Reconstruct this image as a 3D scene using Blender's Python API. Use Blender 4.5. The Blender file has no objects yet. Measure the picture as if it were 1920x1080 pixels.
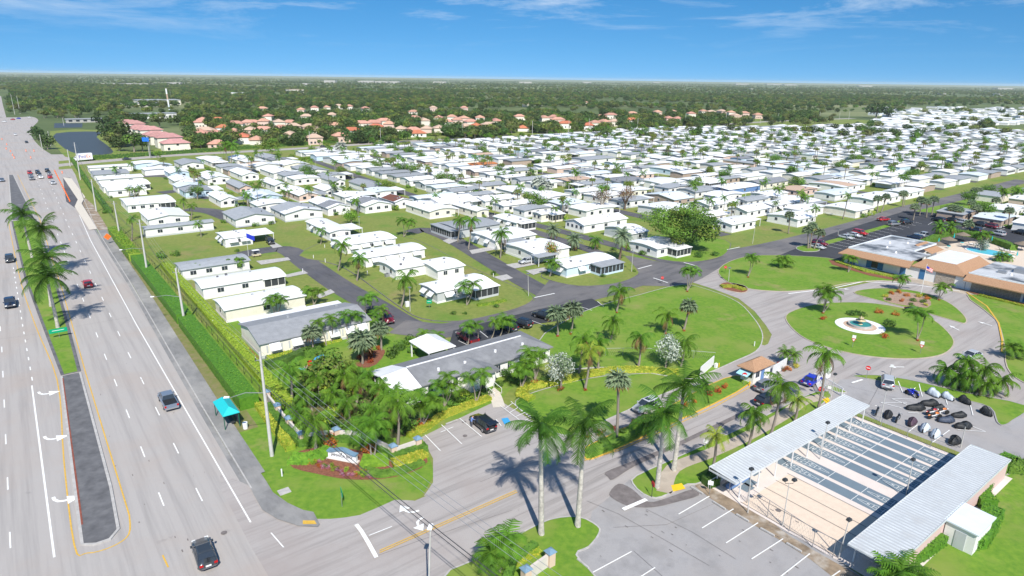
import bpy, math, random
from mathutils import Vector, Matrix, Quaternion
R = math.radians
sc = bpy.context.scene
rnd = random.Random(7)
# ---------------- camera ----------------
CF, CHY, CROLL, CH = 1225.0, 147.0, 0.0135, 46.0     # focal (px at 1920), horizon row, horizon slope, height
_p = math.atan((540 - CHY) / CF); _r = math.atan(CROLL)
_cp, _sp, _c, _s = math.cos(_p), math.sin(_p), math.cos(_r), math.sin(_r)
cd = bpy.data.cameras.new('camera'); cam = bpy.data.objects.new('camera', cd); sc.collection.objects.link(cam)
cd.sensor_width = 36; cd.lens = 36 * CF / 1920; cd.clip_start = 0.5; cd.clip_end = 60000
cam.matrix_world = Matrix(((_c, -_s, 0, 0), (_s * _sp, _c * _sp, -_cp, 0), (_s * _cp, _c * _cp, _sp, CH), (0, 0, 0, 1)))
sc.camera = cam
sc.render.resolution_x = 1024; sc.render.resolution_y = 576
# ---------------- sky, sun, exposure ----------------
SUN_EL, SUN_DIR = R(47), R(281.5)       # direction (math angle from +X) the sun stands in
w = bpy.data.worlds.new('World'); sc.world = w; w.use_nodes = True
nt = w.node_tree; nt.nodes.clear()
def N(tree, t, **k):
    n = tree.nodes.new(t)
    for a, b in k.items(): setattr(n, a, b)
    return n
out = N(nt, 'ShaderNodeOutputWorld'); bg = N(nt, 'ShaderNodeBackground'); sky = N(nt, 'ShaderNodeTexSky')
sky.sky_type = 'NISHITA'; sky.sun_disc = False; sky.sun_elevation = SUN_EL; sky.sun_rotation = R(90) - SUN_DIR
sky.altitude = 50; sky.air_density = 1.0; sky.dust_density = 0.3; sky.ozone_density = 3.0
hs = N(nt, 'ShaderNodeHueSaturation'); hs.inputs['Saturation'].default_value = 1.38; hs.inputs['Value'].default_value = 1.06
hs.inputs['Hue'].default_value = 0.497
tc = N(nt, 'ShaderNodeTexCoord'); mp = N(nt, 'ShaderNodeMapping'); mp.inputs['Scale'].default_value = (1.6, 1.2, 11.0)
mp.inputs['Rotation'].default_value = (0, R(9), R(20)); mp.inputs['Location'].default_value = (1.5, 0.9, 0)
nz = N(nt, 'ShaderNodeTexNoise'); nz.inputs['Scale'].default_value = 2.6; nz.inputs['Detail'].default_value = 12; nz.inputs['Roughness'].default_value = 0.68
nz.inputs['Distortion'].default_value = 0.5
cr = N(nt, 'ShaderNodeValToRGB'); cr.color_ramp.elements[0].position = 0.50; cr.color_ramp.elements[1].position = 0.70
sx = N(nt, 'ShaderNodeSeparateXYZ'); mr = N(nt, 'ShaderNodeMapRange'); mr.inputs[1].default_value = 0.03; mr.inputs[2].default_value = 0.13
mul = N(nt, 'ShaderNodeMath', operation='MULTIPLY'); mul2 = N(nt, 'ShaderNodeMath', operation='MULTIPLY'); mul2.inputs[1].default_value = 0.75
mix = N(nt, 'ShaderNodeMix', data_type='RGBA')
mix.inputs[7].default_value = (6.5, 7.2, 8.0, 1)
L = nt.links.new
sgz = N(nt, 'ShaderNodeSeparateXYZ'); cbz = N(nt, 'ShaderNodeCombineXYZ'); maz = N(nt, 'ShaderNodeMath', operation='MULTIPLY_ADD'); maz.inputs[1].default_value = 1.1; maz.inputs[2].default_value = 0.17
nt.links.new(tc.outputs['Generated'], sgz.inputs[0]); nt.links.new(sgz.outputs[0], cbz.inputs[0]); nt.links.new(sgz.outputs[1], cbz.inputs[1]); nt.links.new(sgz.outputs[2], maz.inputs[0]); nt.links.new(maz.outputs[0], cbz.inputs[2])
vn = N(nt, 'ShaderNodeVectorMath', operation='NORMALIZE'); nt.links.new(cbz.outputs[0], vn.inputs[0]); nt.links.new(vn.outputs[0], sky.inputs[0])
L(sky.outputs[0], hs.inputs['Color']); L(tc.outputs['Generated'], mp.inputs['Vector']); L(mp.outputs[0], nz.inputs['Vector'])
L(nz.outputs['Fac'], cr.inputs[0]); L(tc.outputs['Generated'], sx.inputs[0]); L(sx.outputs['Z'], mr.inputs[0])
L(cr.outputs[0], mul.inputs[0]); L(mr.outputs[0], mul.inputs[1]); L(mul.outputs[0], mul2.inputs[0]); L(mul2.outputs[0], mix.inputs[0])
L(hs.outputs[0], mix.inputs[6]); L(mix.outputs[2], bg.inputs[0]); L(bg.outputs[0], out.inputs[0]); bg.inputs[1].default_value = 0.105
sd = bpy.data.lights.new('sun', 'SUN'); sd.energy = 4.9; sd.angle = R(0.53); sd.color = (1.0, 0.95, 0.87)
sun = bpy.data.objects.new('sun', sd); sc.collection.objects.link(sun)
sv = Vector((math.cos(SUN_DIR) * math.cos(SUN_EL), math.sin(SUN_DIR) * math.cos(SUN_EL), math.sin(SUN_EL)))
sun.rotation_euler = sv.to_track_quat('Z', 'Y').to_euler(); sun.location = sv * 200
sc.view_settings.view_transform = 'Standard'; sc.view_settings.look = 'None'; sc.view_settings.gamma = 1
sc.view_settings.exposure = 0.33
sc.render.engine = 'CYCLES'; sc.cycles.max_bounces = 5; sc.cycles.diffuse_bounces = 2; sc.cycles.glossy_bounces = 2; sc.cycles.transparent_max_bounces = 6; sc.cycles.volume_bounces = 1
# ---------------- coordinates ----------------
def U(x, y, z=0.0):                  # a pixel of the 1920x1080 photograph to the point on the plane at height z
    u = x - 960; v = 540 - y; u2 = u * _c - v * _s; v2 = u * _s + v * _c
    d = Vector((u2, CF * _cp + v2 * _sp, -CF * _sp + v2 * _cp)); t = (z - CH) / d.z
    return Vector((d.x * t, d.y * t, z))
def UY(x, y, Y):                     # a pixel to the point on the vertical plane at distance Y
    u = x - 960; v = 540 - y; u2 = u * _c - v * _s; v2 = u * _s + v * _c
    d = Vector((u2, CF * _cp + v2 * _sp, -CF * _sp + v2 * _cp)); t = Y / d.y
    return Vector((d.x * t, Y, CH + d.z * t))
def PX(P):
    zz = P.z - CH; d = P.y * _cp - zz * _sp; v2 = (P.y * _sp + zz * _cp) * CF / d; u2 = P.x * CF / d
    return 960 + u2 * _c + v2 * _s, 540 + u2 * _s - v2 * _c
GA = R(37.5); GC, GS = math.cos(GA), math.sin(GA)   # street grid: T along the entrance road, S along the avenue
def G(T, S, z=0.0): return Vector((T * GC - S * GS, T * GS + S * GC, z))
def TS(x, y, z=0.0):
    p = U(x, y, z); return p.x * GC + p.y * GS, -p.x * GS + p.y * GC
# ---------------- objects ----------------
def link(o): sc.collection.objects.link(o); return o
def tag(o, label=None, cat=None, group=None, kind=None):
    if label: o['label'] = label
    if cat: o['category'] = cat
    if group: o['group'] = group
    if kind: o['kind'] = kind
    return o
def empty(name, loc, rz=0.0, label=None, cat=None, group=None):
    o = bpy.data.objects.new(name, None); o.empty_display_size = 0.2; link(o); o.location = loc; o.rotation_euler = (0, 0, rz)
    return tag(o, label, cat, group)
def inst(name, me, parent=None, loc=(0, 0, 0), rot=(0, 0, 0), scale=(1, 1, 1)):
    o = bpy.data.objects.new(name, me); link(o); o.location = loc; o.rotation_euler = rot; o.scale = scale
    if parent: o.parent = parent
    return o
class MB:
    def __init__(s): s.v = []; s.f = []; s.m = []; s.sm = []
    def add(s, vs, fs, m=0, smooth=False):
        b = len(s.v); s.v.extend([tuple(p) for p in vs])
        for f in fs: s.f.append([b + i for i in f]); s.m.append(m); s.sm.append(smooth)
        return s
    def box(s, x0, y0, z0, x1, y1, z1, m=0):
        return s.add([(x0,y0,z0),(x1,y0,z0),(x1,y1,z0),(x0,y1,z0),(x0,y0,z1),(x1,y0,z1),(x1,y1,z1),(x0,y1,z1)],
                     [(0,3,2,1),(4,5,6,7),(0,1,5,4),(1,2,6,5),(2,3,7,6),(3,0,4,7)], m)
    def obox(s, c, L_, W_, H_, a=0.0, m=0, top=1.0):   # oriented box on its base centre c
        ca, sa = math.cos(a), math.sin(a); v = []
        for z, k in ((0, 1), (H_, top)):
            for x, y in ((-1,-1),(1,-1),(1,1),(-1,1)):
                X, Y = x * L_ / 2 * k, y * W_ / 2 * k; v.append((c[0] + X*ca - Y*sa, c[1] + X*sa + Y*ca, c[2] + z))
        return s.add(v, [(0,3,2,1),(4,5,6,7),(0,1,5,4),(1,2,6,5),(2,3,7,6),(3,0,4,7)], m)
    def tube(s, pts, rad, n=8, m=0, cap=True, smooth=True):
        pts = [Vector(p) for p in pts]; rad = rad if isinstance(rad, (list, tuple)) else [rad] * len(pts); vs = []; fs = []
        for i, p in enumerate(pts):
            d = (pts[min(i+1, len(pts)-1)] - pts[max(i-1, 0)]).normalized()
            a = d.orthogonal().normalized() if abs(d.z) < 0.9 else Vector((1, 0, 0)); a = (a - d * a.dot(d)).normalized(); b = d.cross(a)
            for k in range(n):
                t = 2 * math.pi * k / n; vs.append(p + (a * math.cos(t) + b * math.sin(t)) * rad[i])
        for i in range(len(pts) - 1):
            for k in range(n):
                k2 = (k + 1) % n; fs.append((i*n+k, i*n+k2, (i+1)*n+k2, (i+1)*n+k))
        s.add(vs, fs, m, smooth)
        if cap:
            q = len(vs); s.add(vs[:n], [tuple(range(n))[::-1]], m); s.add(vs[q-n:], [tuple(range(n))], m)
        return s
    def prism(s, poly, z0, z1, m=0, side=None):
        n = len(poly); vs = [(p[0], p[1], z0) for p in poly] + [(p[0], p[1], z1) for p in poly]
        s.add(vs, [tuple(range(n, 2*n))], m); s.add(vs, [(i, (i+1) % n, n+(i+1) % n, n+i) for i in range(n)], m if side is None else side); return s
    def disc(s, c, r, z0, z1, n=24, m=0, r1=None):
        r1 = r if r1 is None else r1
        a = [(c[0]+r*math.cos(2*math.pi*k/n), c[1]+r*math.sin(2*math.pi*k/n), z0) for k in range(n)]
        b = [(c[0]+r1*math.cos(2*math.pi*k/n), c[1]+r1*math.sin(2*math.pi*k/n), z1) for k in range(n)]
        return s.add(a + b, [tuple(range(n, 2*n))] + [(i, (i+1) % n, n+(i+1) % n, n+i) for i in range(n)], m)
    def mesh(s, name, mats, tri=False):
        me = bpy.data.meshes.new(name); me.from_pydata(s.v, [], s.f)
        for m in (mats if isinstance(mats, (list, tuple)) else [mats]):
            if m: me.materials.append(m)
        me.polygons.foreach_set('material_index', s.m); me.polygons.foreach_set('use_smooth', s.sm); me.update(); return me
    def build(s, name, mats, parent=None, loc=(0, 0, 0), rz=0.0):
        return inst(name, s.mesh(name, mats), parent, loc, (0, 0, rz))
# ---------------- materials ----------------
M = {}
def mat(name, col, rough=0.7, var=0.0, scale=4.0, col2=None, bump=0.0, metal=0.0, spec=0.3, objvar=0.0, stretch=None, coat=0.0, coords='Object', detail=5, big=None, transl=0.0, big2=None):
    m = bpy.data.materials.new(name); m.use_nodes = True; t = m.node_tree; b = t.nodes['Principled BSDF']
    b.inputs['Roughness'].default_value = rough; b.inputs['Metallic'].default_value = metal
    b.inputs['Specular IOR Level'].default_value = spec; b.inputs['Coat Weight'].default_value = coat
    col = tuple(col) + (1,); src = None
    b.inputs['Base Color'].default_value = col
    if var or col2 or bump:
        tcn = N(t, 'ShaderNodeTexCoord'); vec = tcn.outputs[coords]
        if coords == 'World': pass
        if stretch:
            mpn = N(t, 'ShaderNodeMapping'); mpn.inputs['Rotation'].default_value = (0, 0, stretch[3] if len(stretch) > 3 else 0)
            mpn.inputs['Scale'].default_value = stretch[:3]; t.links.new(vec, mpn.inputs[0]); vec = mpn.outputs[0]
        n = N(t, 'ShaderNodeTexNoise'); n.inputs['Scale'].default_value = scale; n.inputs['Detail'].default_value = detail; n.inputs['Roughness'].default_value = 0.62
        t.links.new(vec, n.inputs['Vector']); fac = n.outputs['Fac']
        r = N(t, 'ShaderNodeValToRGB'); r.color_ramp.elements[0].position = 0.33; r.color_ramp.elements[1].position = 0.67
        c2 = tuple(col2) + (1,) if col2 else tuple(min(1, c * (1 + var)) for c in col[:3]) + (1,)
        c1 = col if col2 else tuple(c * (1 - var) for c in col[:3]) + (1,)
        r.color_ramp.elements[0].color = c1; r.color_ramp.elements[1].color = c2
        t.links.new(fac, r.inputs[0]); src = r.outputs[0]
        if big:          # a second, larger pattern: (scale, colour, threshold)
            n2 = N(t, 'ShaderNodeTexNoise'); n2.inputs['Scale'].default_value = big[0]; n2.inputs['Detail'].default_value = 6; n2.inputs['Roughness'].default_value = 0.6
            t.links.new(vec if len(big) > 3 else tcn.outputs[coords], n2.inputs['Vector'])
            r2 = N(t, 'ShaderNodeValToRGB'); r2.color_ramp.elements[0].position = big[2]; r2.color_ramp.elements[1].position = min(1, big[2] + 0.16)
            t.links.new(n2.outputs['Fac'], r2.inputs[0]); mx = N(t, 'ShaderNodeMix', data_type='RGBA')
            mx.inputs[7].default_value = tuple(big[1]) + (1,); t.links.new(r2.outputs[0], mx.inputs[0]); t.links.new(src, mx.inputs[6]); src = mx.outputs[2]
        if big2:
            n3 = N(t, 'ShaderNodeTexNoise'); n3.inputs['Scale'].default_value = big2[0]; n3.inputs['Detail'].default_value = 9; n3.inputs['Roughness'].default_value = 0.7; t.links.new(tcn.outputs[coords], n3.inputs['Vector'])
            r3 = N(t, 'ShaderNodeMapRange'); r3.inputs[1].default_value = big2[2]; r3.inputs[2].default_value = big2[2] + .14; r3.inputs[4].default_value = .75; t.links.new(n3.outputs['Fac'], r3.inputs[0])
            mx3 = N(t, 'ShaderNodeMix', data_type='RGBA'); mx3.inputs[7].default_value = tuple(big2[1]) + (1,); t.links.new(r3.outputs[0], mx3.inputs[0]); t.links.new(src, mx3.inputs[6]); src = mx3.outputs[2]
        if bump:
            bn = N(t, 'ShaderNodeBump'); bn.inputs['Strength'].default_value = bump; bn.inputs['Distance'].default_value = 0.05
            t.links.new(fac, bn.inputs['Height']); t.links.new(bn.outputs[0], b.inputs['Normal'])
    if objvar:
        oi = N(t, 'ShaderNodeObjectInfo'); mr_ = N(t, 'ShaderNodeMapRange'); mr_.inputs[3].default_value = 1 - objvar; mr_.inputs[4].default_value = 1 + objvar
        t.links.new(oi.outputs['Random'], mr_.inputs[0]); h = N(t, 'ShaderNodeHueSaturation'); t.links.new(mr_.outputs[0], h.inputs['Value'])
        if src: t.links.new(src, h.inputs['Color'])
        else: h.inputs['Color'].default_value = col
        mr2 = N(t, 'ShaderNodeMapRange'); mr2.inputs[3].default_value = 0.5 - objvar * 0.06; mr2.inputs[4].default_value = 0.5 + objvar * 0.06
        ml = N(t, 'ShaderNodeMath', operation='MULTIPLY'); ml.inputs[1].default_value = 7.3; fr = N(t, 'ShaderNodeMath', operation='FRACT')
        t.links.new(oi.outputs['Random'], ml.inputs[0]); t.links.new(ml.outputs[0], fr.inputs[0]); t.links.new(fr.outputs[0], mr2.inputs[0]); t.links.new(mr2.outputs[0], h.inputs['Hue'])
        src = h.outputs[0]
    if src: t.links.new(src, b.inputs['Base Color'])
    if transl:
        tr = N(t, 'ShaderNodeBsdfTranslucent'); ms = N(t, 'ShaderNodeMixShader'); ms.inputs[0].default_value = transl
        if src: t.links.new(src, tr.inputs[0])
        else: tr.inputs[0].default_value = col
        o = t.nodes['Material Output']; t.links.new(b.outputs[0], ms.inputs[1]); t.links.new(tr.outputs[0], ms.inputs[2]); t.links.new(ms.outputs[0], o.inputs[0])
    M[name] = m; return m
def stripes(m, scale, axis, depth=0.4, amount=0.25, prof='SIN'):   # ribs of corrugated or standing-seam sheet, in the object's own axes
    t = m.node_tree; b = t.nodes['Principled BSDF']; tcn = N(t, 'ShaderNodeTexCoord'); wv = N(t, 'ShaderNodeTexWave'); wv.bands_direction = axis; wv.wave_profile = prof
    wv.inputs['Scale'].default_value = scale; wv.inputs['Distortion'].default_value = 0.0
    t.links.new(tcn.outputs['Object'], wv.inputs[0])
    bn = N(t, 'ShaderNodeBump'); bn.inputs['Strength'].default_value = depth; bn.inputs['Distance'].default_value = 0.05
    t.links.new(wv.outputs['Fac'], bn.inputs['Height']); t.links.new(bn.outputs[0], b.inputs['Normal'])
    return m
# leaves
GR = dict(rough=0.62, spec=0.16, scale=1.2, objvar=0.16, transl=0.16)
mat('leaf', (0.085, 0.189, 0.026), col2=(0.169, 0.305, 0.046), **GR)
mat('leaf_dark', (0.041, 0.095, 0.020), col2=(0.088, 0.169, 0.034), **GR)
mat('leaf_olive', (0.112, 0.175, 0.027), col2=(0.213, 0.275, 0.050), **GR)
mat('leaf_bright', (0.121, 0.270, 0.027), col2=(0.230, 0.405, 0.041), **GR)
mat('leaf_yellow', (0.36, 0.36, 0.03), col2=(0.62, 0.58, 0.09), **GR)
mat('leaf_lime', (0.192, 0.312, 0.024), col2=(0.396, 0.456, 0.060), **GR)
mat('leaf_orange', (0.33, 0.10, 0.02), col2=(0.6, 0.22, 0.05), **GR)
mat('leaf_red', (0.30, 0.03, 0.02), col2=(0.5, 0.10, 0.03), **GR)
mat('leaf_maroon', (0.10, 0.02, 0.02), col2=(0.22, 0.05, 0.03), **GR)
mat('leaf_pink', (0.5, 0.08, 0.22), col2=(0.7, 0.3, 0.45), **GR)
mat('leaf_white', (0.6, 0.6, 0.5), col2=(0.75, 0.75, 0.7), **GR)
mat('leaf_silver', (0.345, 0.391, 0.322), col2=(0.598, 0.632, 0.552), **GR)
mat('leaf_bare', (0.16, 0.10, 0.06), col2=(0.32, 0.20, 0.11), **GR)
mat('frond', (0.062, 0.155, 0.012), col2=(0.125, 0.245, 0.022), **GR)
mat('frond_dark', (0.034, 0.095, 0.010), col2=(0.082, 0.175, 0.018), **GR)
mat('frond_lime', (0.13, 0.23, 0.02), col2=(0.30, 0.34, 0.04), **GR)
mat('frond_brown', (0.17, 0.10, 0.04), col2=(0.28, 0.18, 0.08), **GR)
mat('frond_grey', (0.130, 0.195, 0.104), col2=(0.247, 0.312, 0.182), **GR)
mat('forest', (0.033, 0.075, 0.018), col2=(0.090, 0.143, 0.038), rough=0.6, spec=0.2, scale=0.5, objvar=0.35, transl=0.15)
mat('forest_olive', (0.078, 0.101, 0.028), col2=(0.155, 0.171, 0.054), rough=0.6, spec=0.2, scale=0.5, objvar=0.3, transl=0.15)
mat('bark', (0.24, 0.21, 0.17), var=0.3, scale=5, stretch=(1, 1, 0.4), rough=0.9)
mat('bark_white', (0.46, 0.43, 0.38), var=0.3, scale=3, stretch=(1, 1, 9), rough=0.85)
mat('bark_brown', (0.15, 0.11, 0.08), var=0.3, scale=8, rough=0.9)
mat('crownshaft', (0.11, 0.22, 0.03), var=0.15, scale=4, rough=0.4)
# ground
mat('hedge_green', (0.055, 0.16, 0.012), col2=(0.105, 0.25, 0.02), rough=.6, scale=2.5, detail=6)
mat('hedge_lime', (0.20, 0.34, 0.02), col2=(0.33, 0.44, 0.04), rough=.6, scale=2.5, detail=6)
mat('verge_mix', (0.13, 0.17, 0.035), col2=(0.23, 0.19, 0.10), rough=.95, scale=.8, detail=8)
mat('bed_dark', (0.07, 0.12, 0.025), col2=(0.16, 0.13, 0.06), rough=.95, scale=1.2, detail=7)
mat('ground_mat', (0.11, 0.145, 0.04), col2=(0.17, 0.19, 0.06), scale=0.09, rough=0.95, coords='Object', detail=8, big=(0.012, (0.22, 0.17, 0.08), 0.56))
mat('countryside', (0.052, 0.085, 0.026), col2=(0.130, 0.169, 0.058), scale=0.006, rough=0.95, detail=9, big=(0.0022, (0.26, 0.27, 0.13), 0.50))
mat('lawn', (0.095, 0.205, 0.017), col2=(0.165, 0.275, 0.028), scale=1.3, rough=0.9, bump=0.5, detail=9, big=(0.13, (0.19, 0.255, 0.045), 0.48), big2=(0.085, (0.30, 0.24, 0.11), 0.56))
mat('lawn_dry', (0.145, 0.190, 0.038), col2=(0.220, 0.250, 0.060), scale=1.1, rough=0.9, bump=0.4, detail=9, big=(0.10, (0.12, 0.21, 0.03), 0.5), big2=(0.06, (0.28, 0.21, 0.10), 0.55))
def paved(name, col, warm, dark, rot=GA, sc1=(0.05, 1.3, 1)):   # aggregate grain, long wheel streaks, large stains
    m = bpy.data.materials.new(name); m.use_nodes = True; t = m.node_tree; b = t.nodes['Principled BSDF']; b.inputs['Roughness'].default_value = 0.88; b.inputs['Specular IOR Level'].default_value = 0.25
    tcn = N(t, 'ShaderNodeTexCoord')
    def nz_(scale, detail, st=None, rot_=0):
        v = tcn.outputs['Object']
        if st:
            mpn = N(t, 'ShaderNodeMapping', vector_type='TEXTURE'); mpn.inputs['Rotation'].default_value = (0, 0, rot_)
            mpn.inputs['Scale'].default_value = tuple(1 / s_ for s_ in st); t.links.new(v, mpn.inputs[0]); v = mpn.outputs[0]
        n = N(t, 'ShaderNodeTexNoise'); n.inputs['Scale'].default_value = scale; n.inputs['Detail'].default_value = detail; n.inputs['Roughness'].default_value = 0.65; t.links.new(v, n.inputs[0]); return n.outputs['Fac']
    def mixc(a, c, fac, lo, hi):
        r = N(t, 'ShaderNodeMapRange'); r.inputs[1].default_value = lo; r.inputs[2].default_value = hi; t.links.new(fac, r.inputs[0])
        mx = N(t, 'ShaderNodeMix', data_type='RGBA'); t.links.new(r.outputs[0], mx.inputs[0]); mx.inputs[7].default_value = tuple(c) + (1,)
        if isinstance(a, tuple): mx.inputs[6].default_value = a + (1,)
        else: t.links.new(a, mx.inputs[6])
        return mx.outputs[2]
    s0 = mixc(tuple(col), tuple(k * 0.86 for k in col), nz_(9, 8), 0.3, 0.75)
    s1 = mixc(s0, tuple(dark), nz_(1.0, 5, sc1, rot), 0.46, 0.78)
    s2 = mixc(s1, tuple(warm), nz_(0.07, 6), 0.46, 0.74)
    s3 = mixc(s2, tuple(k * 0.62 for k in dark), nz_(0.35, 7), 0.66, 0.85)
    t.links.new(s3, b.inputs['Base Color']); M[name] = m; return m
paved('concrete_road', (0.41, 0.385, 0.365), (0.375, 0.325, 0.29), (0.27, 0.255, 0.245), GA + R(90), (0.03, 1.0, 1))
paved('drive_paving', (0.40, 0.37, 0.352), (0.32, 0.28, 0.26), (0.22, 0.205, 0.195), GA, (0.05, 0.9, 1))
paved('lot_paving', (0.35, 0.34, 0.34), (0.34, 0.315, 0.30), (0.225, 0.22, 0.22), GA, (0.3, 0.3, 1))
paved('asphalt', (0.105, 0.105, 0.118), (0.155, 0.148, 0.145), (0.055, 0.055, 0.062), GA + R(90), (0.12, 0.8, 1))
paved('asphalt_brown', (0.155, 0.15, 0.155), (0.21, 0.195, 0.185), (0.07, 0.07, 0.075), GA, (0.12, 0.6, 1))
paved('asphalt_black', (0.05, 0.053, 0.062), (0.065, 0.068, 0.078), (0.035, 0.036, 0.042), GA, (0.4, 0.4, 1))
paved('walk_grey', (0.24, 0.238, 0.235), (0.40, 0.385, 0.36), (0.15, 0.148, 0.145), GA + R(90), (0.4, 1.2, 1))
mat('walk_new', (0.58, 0.53, 0.45), var=0.06, scale=1.5, rough=0.9)
mat('walk_tan', (0.42, 0.36, 0.29), var=0.14, scale=0.8, rough=0.9, big=(0.2, (0.3, 0.25, 0.2), 0.55))
mat('concrete', (0.42, 0.405, 0.385), var=0.16, scale=1.5, rough=0.9)
mat('median_dark', (0.095, 0.095, 0.10), col2=(0.16, 0.16, 0.165), scale=0.7, rough=0.85, big=(0.25, (0.22, 0.22, 0.22), 0.62))
mat('line_white', (0.78, 0.78, 0.76), var=0.08, scale=3, rough=0.7)
mat('line_yellow', (0.62, 0.38, 0.06), var=0.14, scale=3, rough=0.7)
mat('paint_yellow', (0.8, 0.5, 0.02), var=0.08, scale=3, rough=0.7)
mat('paint_blue', (0.05, 0.32, 0.62), var=0.1, scale=3, rough=0.7)
mat('red_kerb', (0.24, 0.075, 0.05), var=0.3, scale=2, rough=0.9)
mat('mulch', (0.21, 0.085, 0.05), var=0.35, scale=5, rough=0.95)
mat('mulch_tan', (0.33, 0.23, 0.17), var=0.25, scale=3, rough=0.95)
mat('dirt', (0.26, 0.20, 0.14), var=0.3, scale=0.7, rough=0.95, big=(0.3, (0.45, 0.41, 0.36), 0.5))
mat('stain', (0.17, 0.15, 0.145), var=0.2, scale=1.2, rough=0.9)
mat('pool_deck', (0.62, 0.52, 0.42), var=0.06, scale=2, rough=0.85)
mat('pool_water', (0.10, 0.52, 0.62), rough=0.08, spec=0.5, var=0.08, scale=0.6)
mat('lake_water', (0.055, 0.07, 0.08), rough=0.5, spec=0.25, bump=0.5, scale=0.8, var=0.1)
# building finishes
mat('roof_white', (0.80, 0.80, 0.80), rough=0.45, var=0.04, scale=0.7, objvar=0.08, big=(0.3, (0.70, 0.70, 0.69), 0.60))
mat('roof_cool', (0.66, 0.72, 0.76), rough=0.45, var=0.05, scale=0.6)
mat('roof_grey', (0.31, 0.33, 0.35), rough=0.8, var=0.10, scale=1.0, objvar=0.08)
mat('roof_office', (0.20, 0.205, 0.215), rough=0.9, var=0.12, scale=1.0, bump=0.3, big=(0.3, (0.26, 0.265, 0.275), 0.5))
mat('roof_darkgrey', (0.22, 0.23, 0.25), rough=0.85, var=0.14, scale=1.2)
for _n in ('roof_white', 'roof_cool', 'roof_grey'): stripes(M[_n], 1.3, 'X', .22)
mat('roof_brown', (0.16, 0.065, 0.045), rough=0.9, var=0.15, scale=4)
mat('roof_orange', (0.52, 0.19, 0.07), rough=0.9, var=0.15, scale=4)
mat('roof_tan', (0.50, 0.36, 0.27), rough=0.9, var=0.12, scale=3)
mat('shingle', (0.29, 0.165, 0.095), col2=(0.46, 0.28, 0.17), rough=0.95, scale=5, stretch=(1, 1, 3), bump=0.6, detail=8)
mat('tile_rose', (0.47, 0.25, 0.23), rough=0.9, var=0.14, scale=0.6, objvar=0.1)
mat('tile_pink', (0.50, 0.27, 0.20), rough=0.9, var=0.14, scale=0.6, objvar=0.14, bump=0.4)
mat('tile_red', (0.48, 0.17, 0.09), rough=0.9, var=0.14, scale=0.6, objvar=0.12)
mat('wall_white', (0.78, 0.77, 0.74), rough=0.7, var=0.03, scale=1.0, objvar=0.04)
mat('wall_cream', (0.74, 0.70, 0.60), rough=0.7, var=0.05, scale=1.0, objvar=0.06)
mat('wall_blue', (0.14, 0.25, 0.48), rough=0.7, var=0.05, scale=1.0)
mat('wall_paleblue', (0.55, 0.68, 0.78), rough=0.7, var=0.04, scale=1.0, objvar=0.05)
mat('wall_pink', (0.66, 0.50, 0.43), rough=0.8, var=0.05, scale=1.0)
mat('wall_tan', (0.42, 0.33, 0.27), rough=0.8, var=0.08, scale=1.0)
mat('wall_grey', (0.50, 0.52, 0.53), rough=0.7, var=0.04, scale=1.0)
mat('stone', (0.24, 0.20, 0.16), col2=(0.46, 0.41, 0.34), scale=3.5, rough=0.95, bump=0.6)
mat('glass_dark', (0.03, 0.04, 0.055), rough=0.12, spec=0.6)
mat('screen_dark', (0.045, 0.05, 0.055), rough=0.5, spec=0.4)
mat('frame_white', (0.76, 0.76, 0.75), rough=0.5)
mat('awning_white', (0.72, 0.73, 0.74), rough=0.45); stripes(M['awning_white'], 3, 'X', 0.5)
mat('trim_dark', (0.12, 0.12, 0.13), rough=0.6)
mat('flat_membrane', (0.52, 0.53, 0.54), rough=0.5, var=0.08, scale=0.5, big=(0.16, (0.10, 0.11, 0.12), 0.46))
mat('flat_white', (0.70, 0.75, 0.78), rough=0.5, var=0.06, scale=0.4)
mat('metal', (0.38, 0.39, 0.40), rough=0.45, metal=0.6)
mat('metal_dark', (0.06, 0.065, 0.07), rough=0.45, metal=0.3)
mat('pole_concrete', (0.50, 0.49, 0.46), rough=0.85, var=0.08, scale=2)
mat('pole_wood', (0.22, 0.18, 0.14), rough=0.9, var=0.15, scale=3)
mat('cable', (0.06, 0.06, 0.065), rough=0.5)
mat('cable_light', (0.42, 0.43, 0.45), rough=0.35, metal=0.5)
mat('tile_blue', (0.16, 0.26, 0.36), rough=0.6, var=0.1, scale=6)
mat('wall_beige', (0.60, 0.55, 0.50), rough=0.85, var=0.05, scale=1)
mat('turquoise', (0.02, 0.48, 0.50), rough=0.45)
mat('orange', (0.85, 0.16, 0.02), rough=0.6)
mat('red_paint', (0.62, 0.02, 0.02), rough=0.4)
mat('green_sign', (0.0, 0.33, 0.16), rough=0.4)
mat('green_dark', (0.01, 0.10, 0.06), rough=0.4)
mat('white_paint', (0.80, 0.80, 0.80), rough=0.45)
mat('blue_cloth', (0.02, 0.04, 0.45), rough=0.8)
mat('black_text', (0.02, 0.02, 0.02), rough=0.6)
mat('purple_text', (0.07, 0.02, 0.28), rough=0.5)
mat('rubber', (0.02, 0.02, 0.021), rough=0.85)
mat('chrome', (0.55, 0.55, 0.56), rough=0.25, metal=0.8)
mat('light_red', (0.45, 0.01, 0.01), rough=0.3)
mat('light_clear', (0.75, 0.75, 0.72), rough=0.2)
mat('thatch', (0.20, 0.16, 0.12), rough=0.95, var=0.25, scale=6)
mat('court_grey', (0.155, 0.205, 0.245), rough=0.6, var=0.06, scale=0.8)
mat('court_pale', (0.66, 0.58, 0.53), rough=0.8, var=0.04, scale=0.6)
mat('sand', (0.66, 0.54, 0.43), rough=0.95, var=0.05, scale=1.5)
mat('cover_black', (0.022, 0.024, 0.027), rough=0.55, var=0.3, scale=3, bump=0.8)
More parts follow.
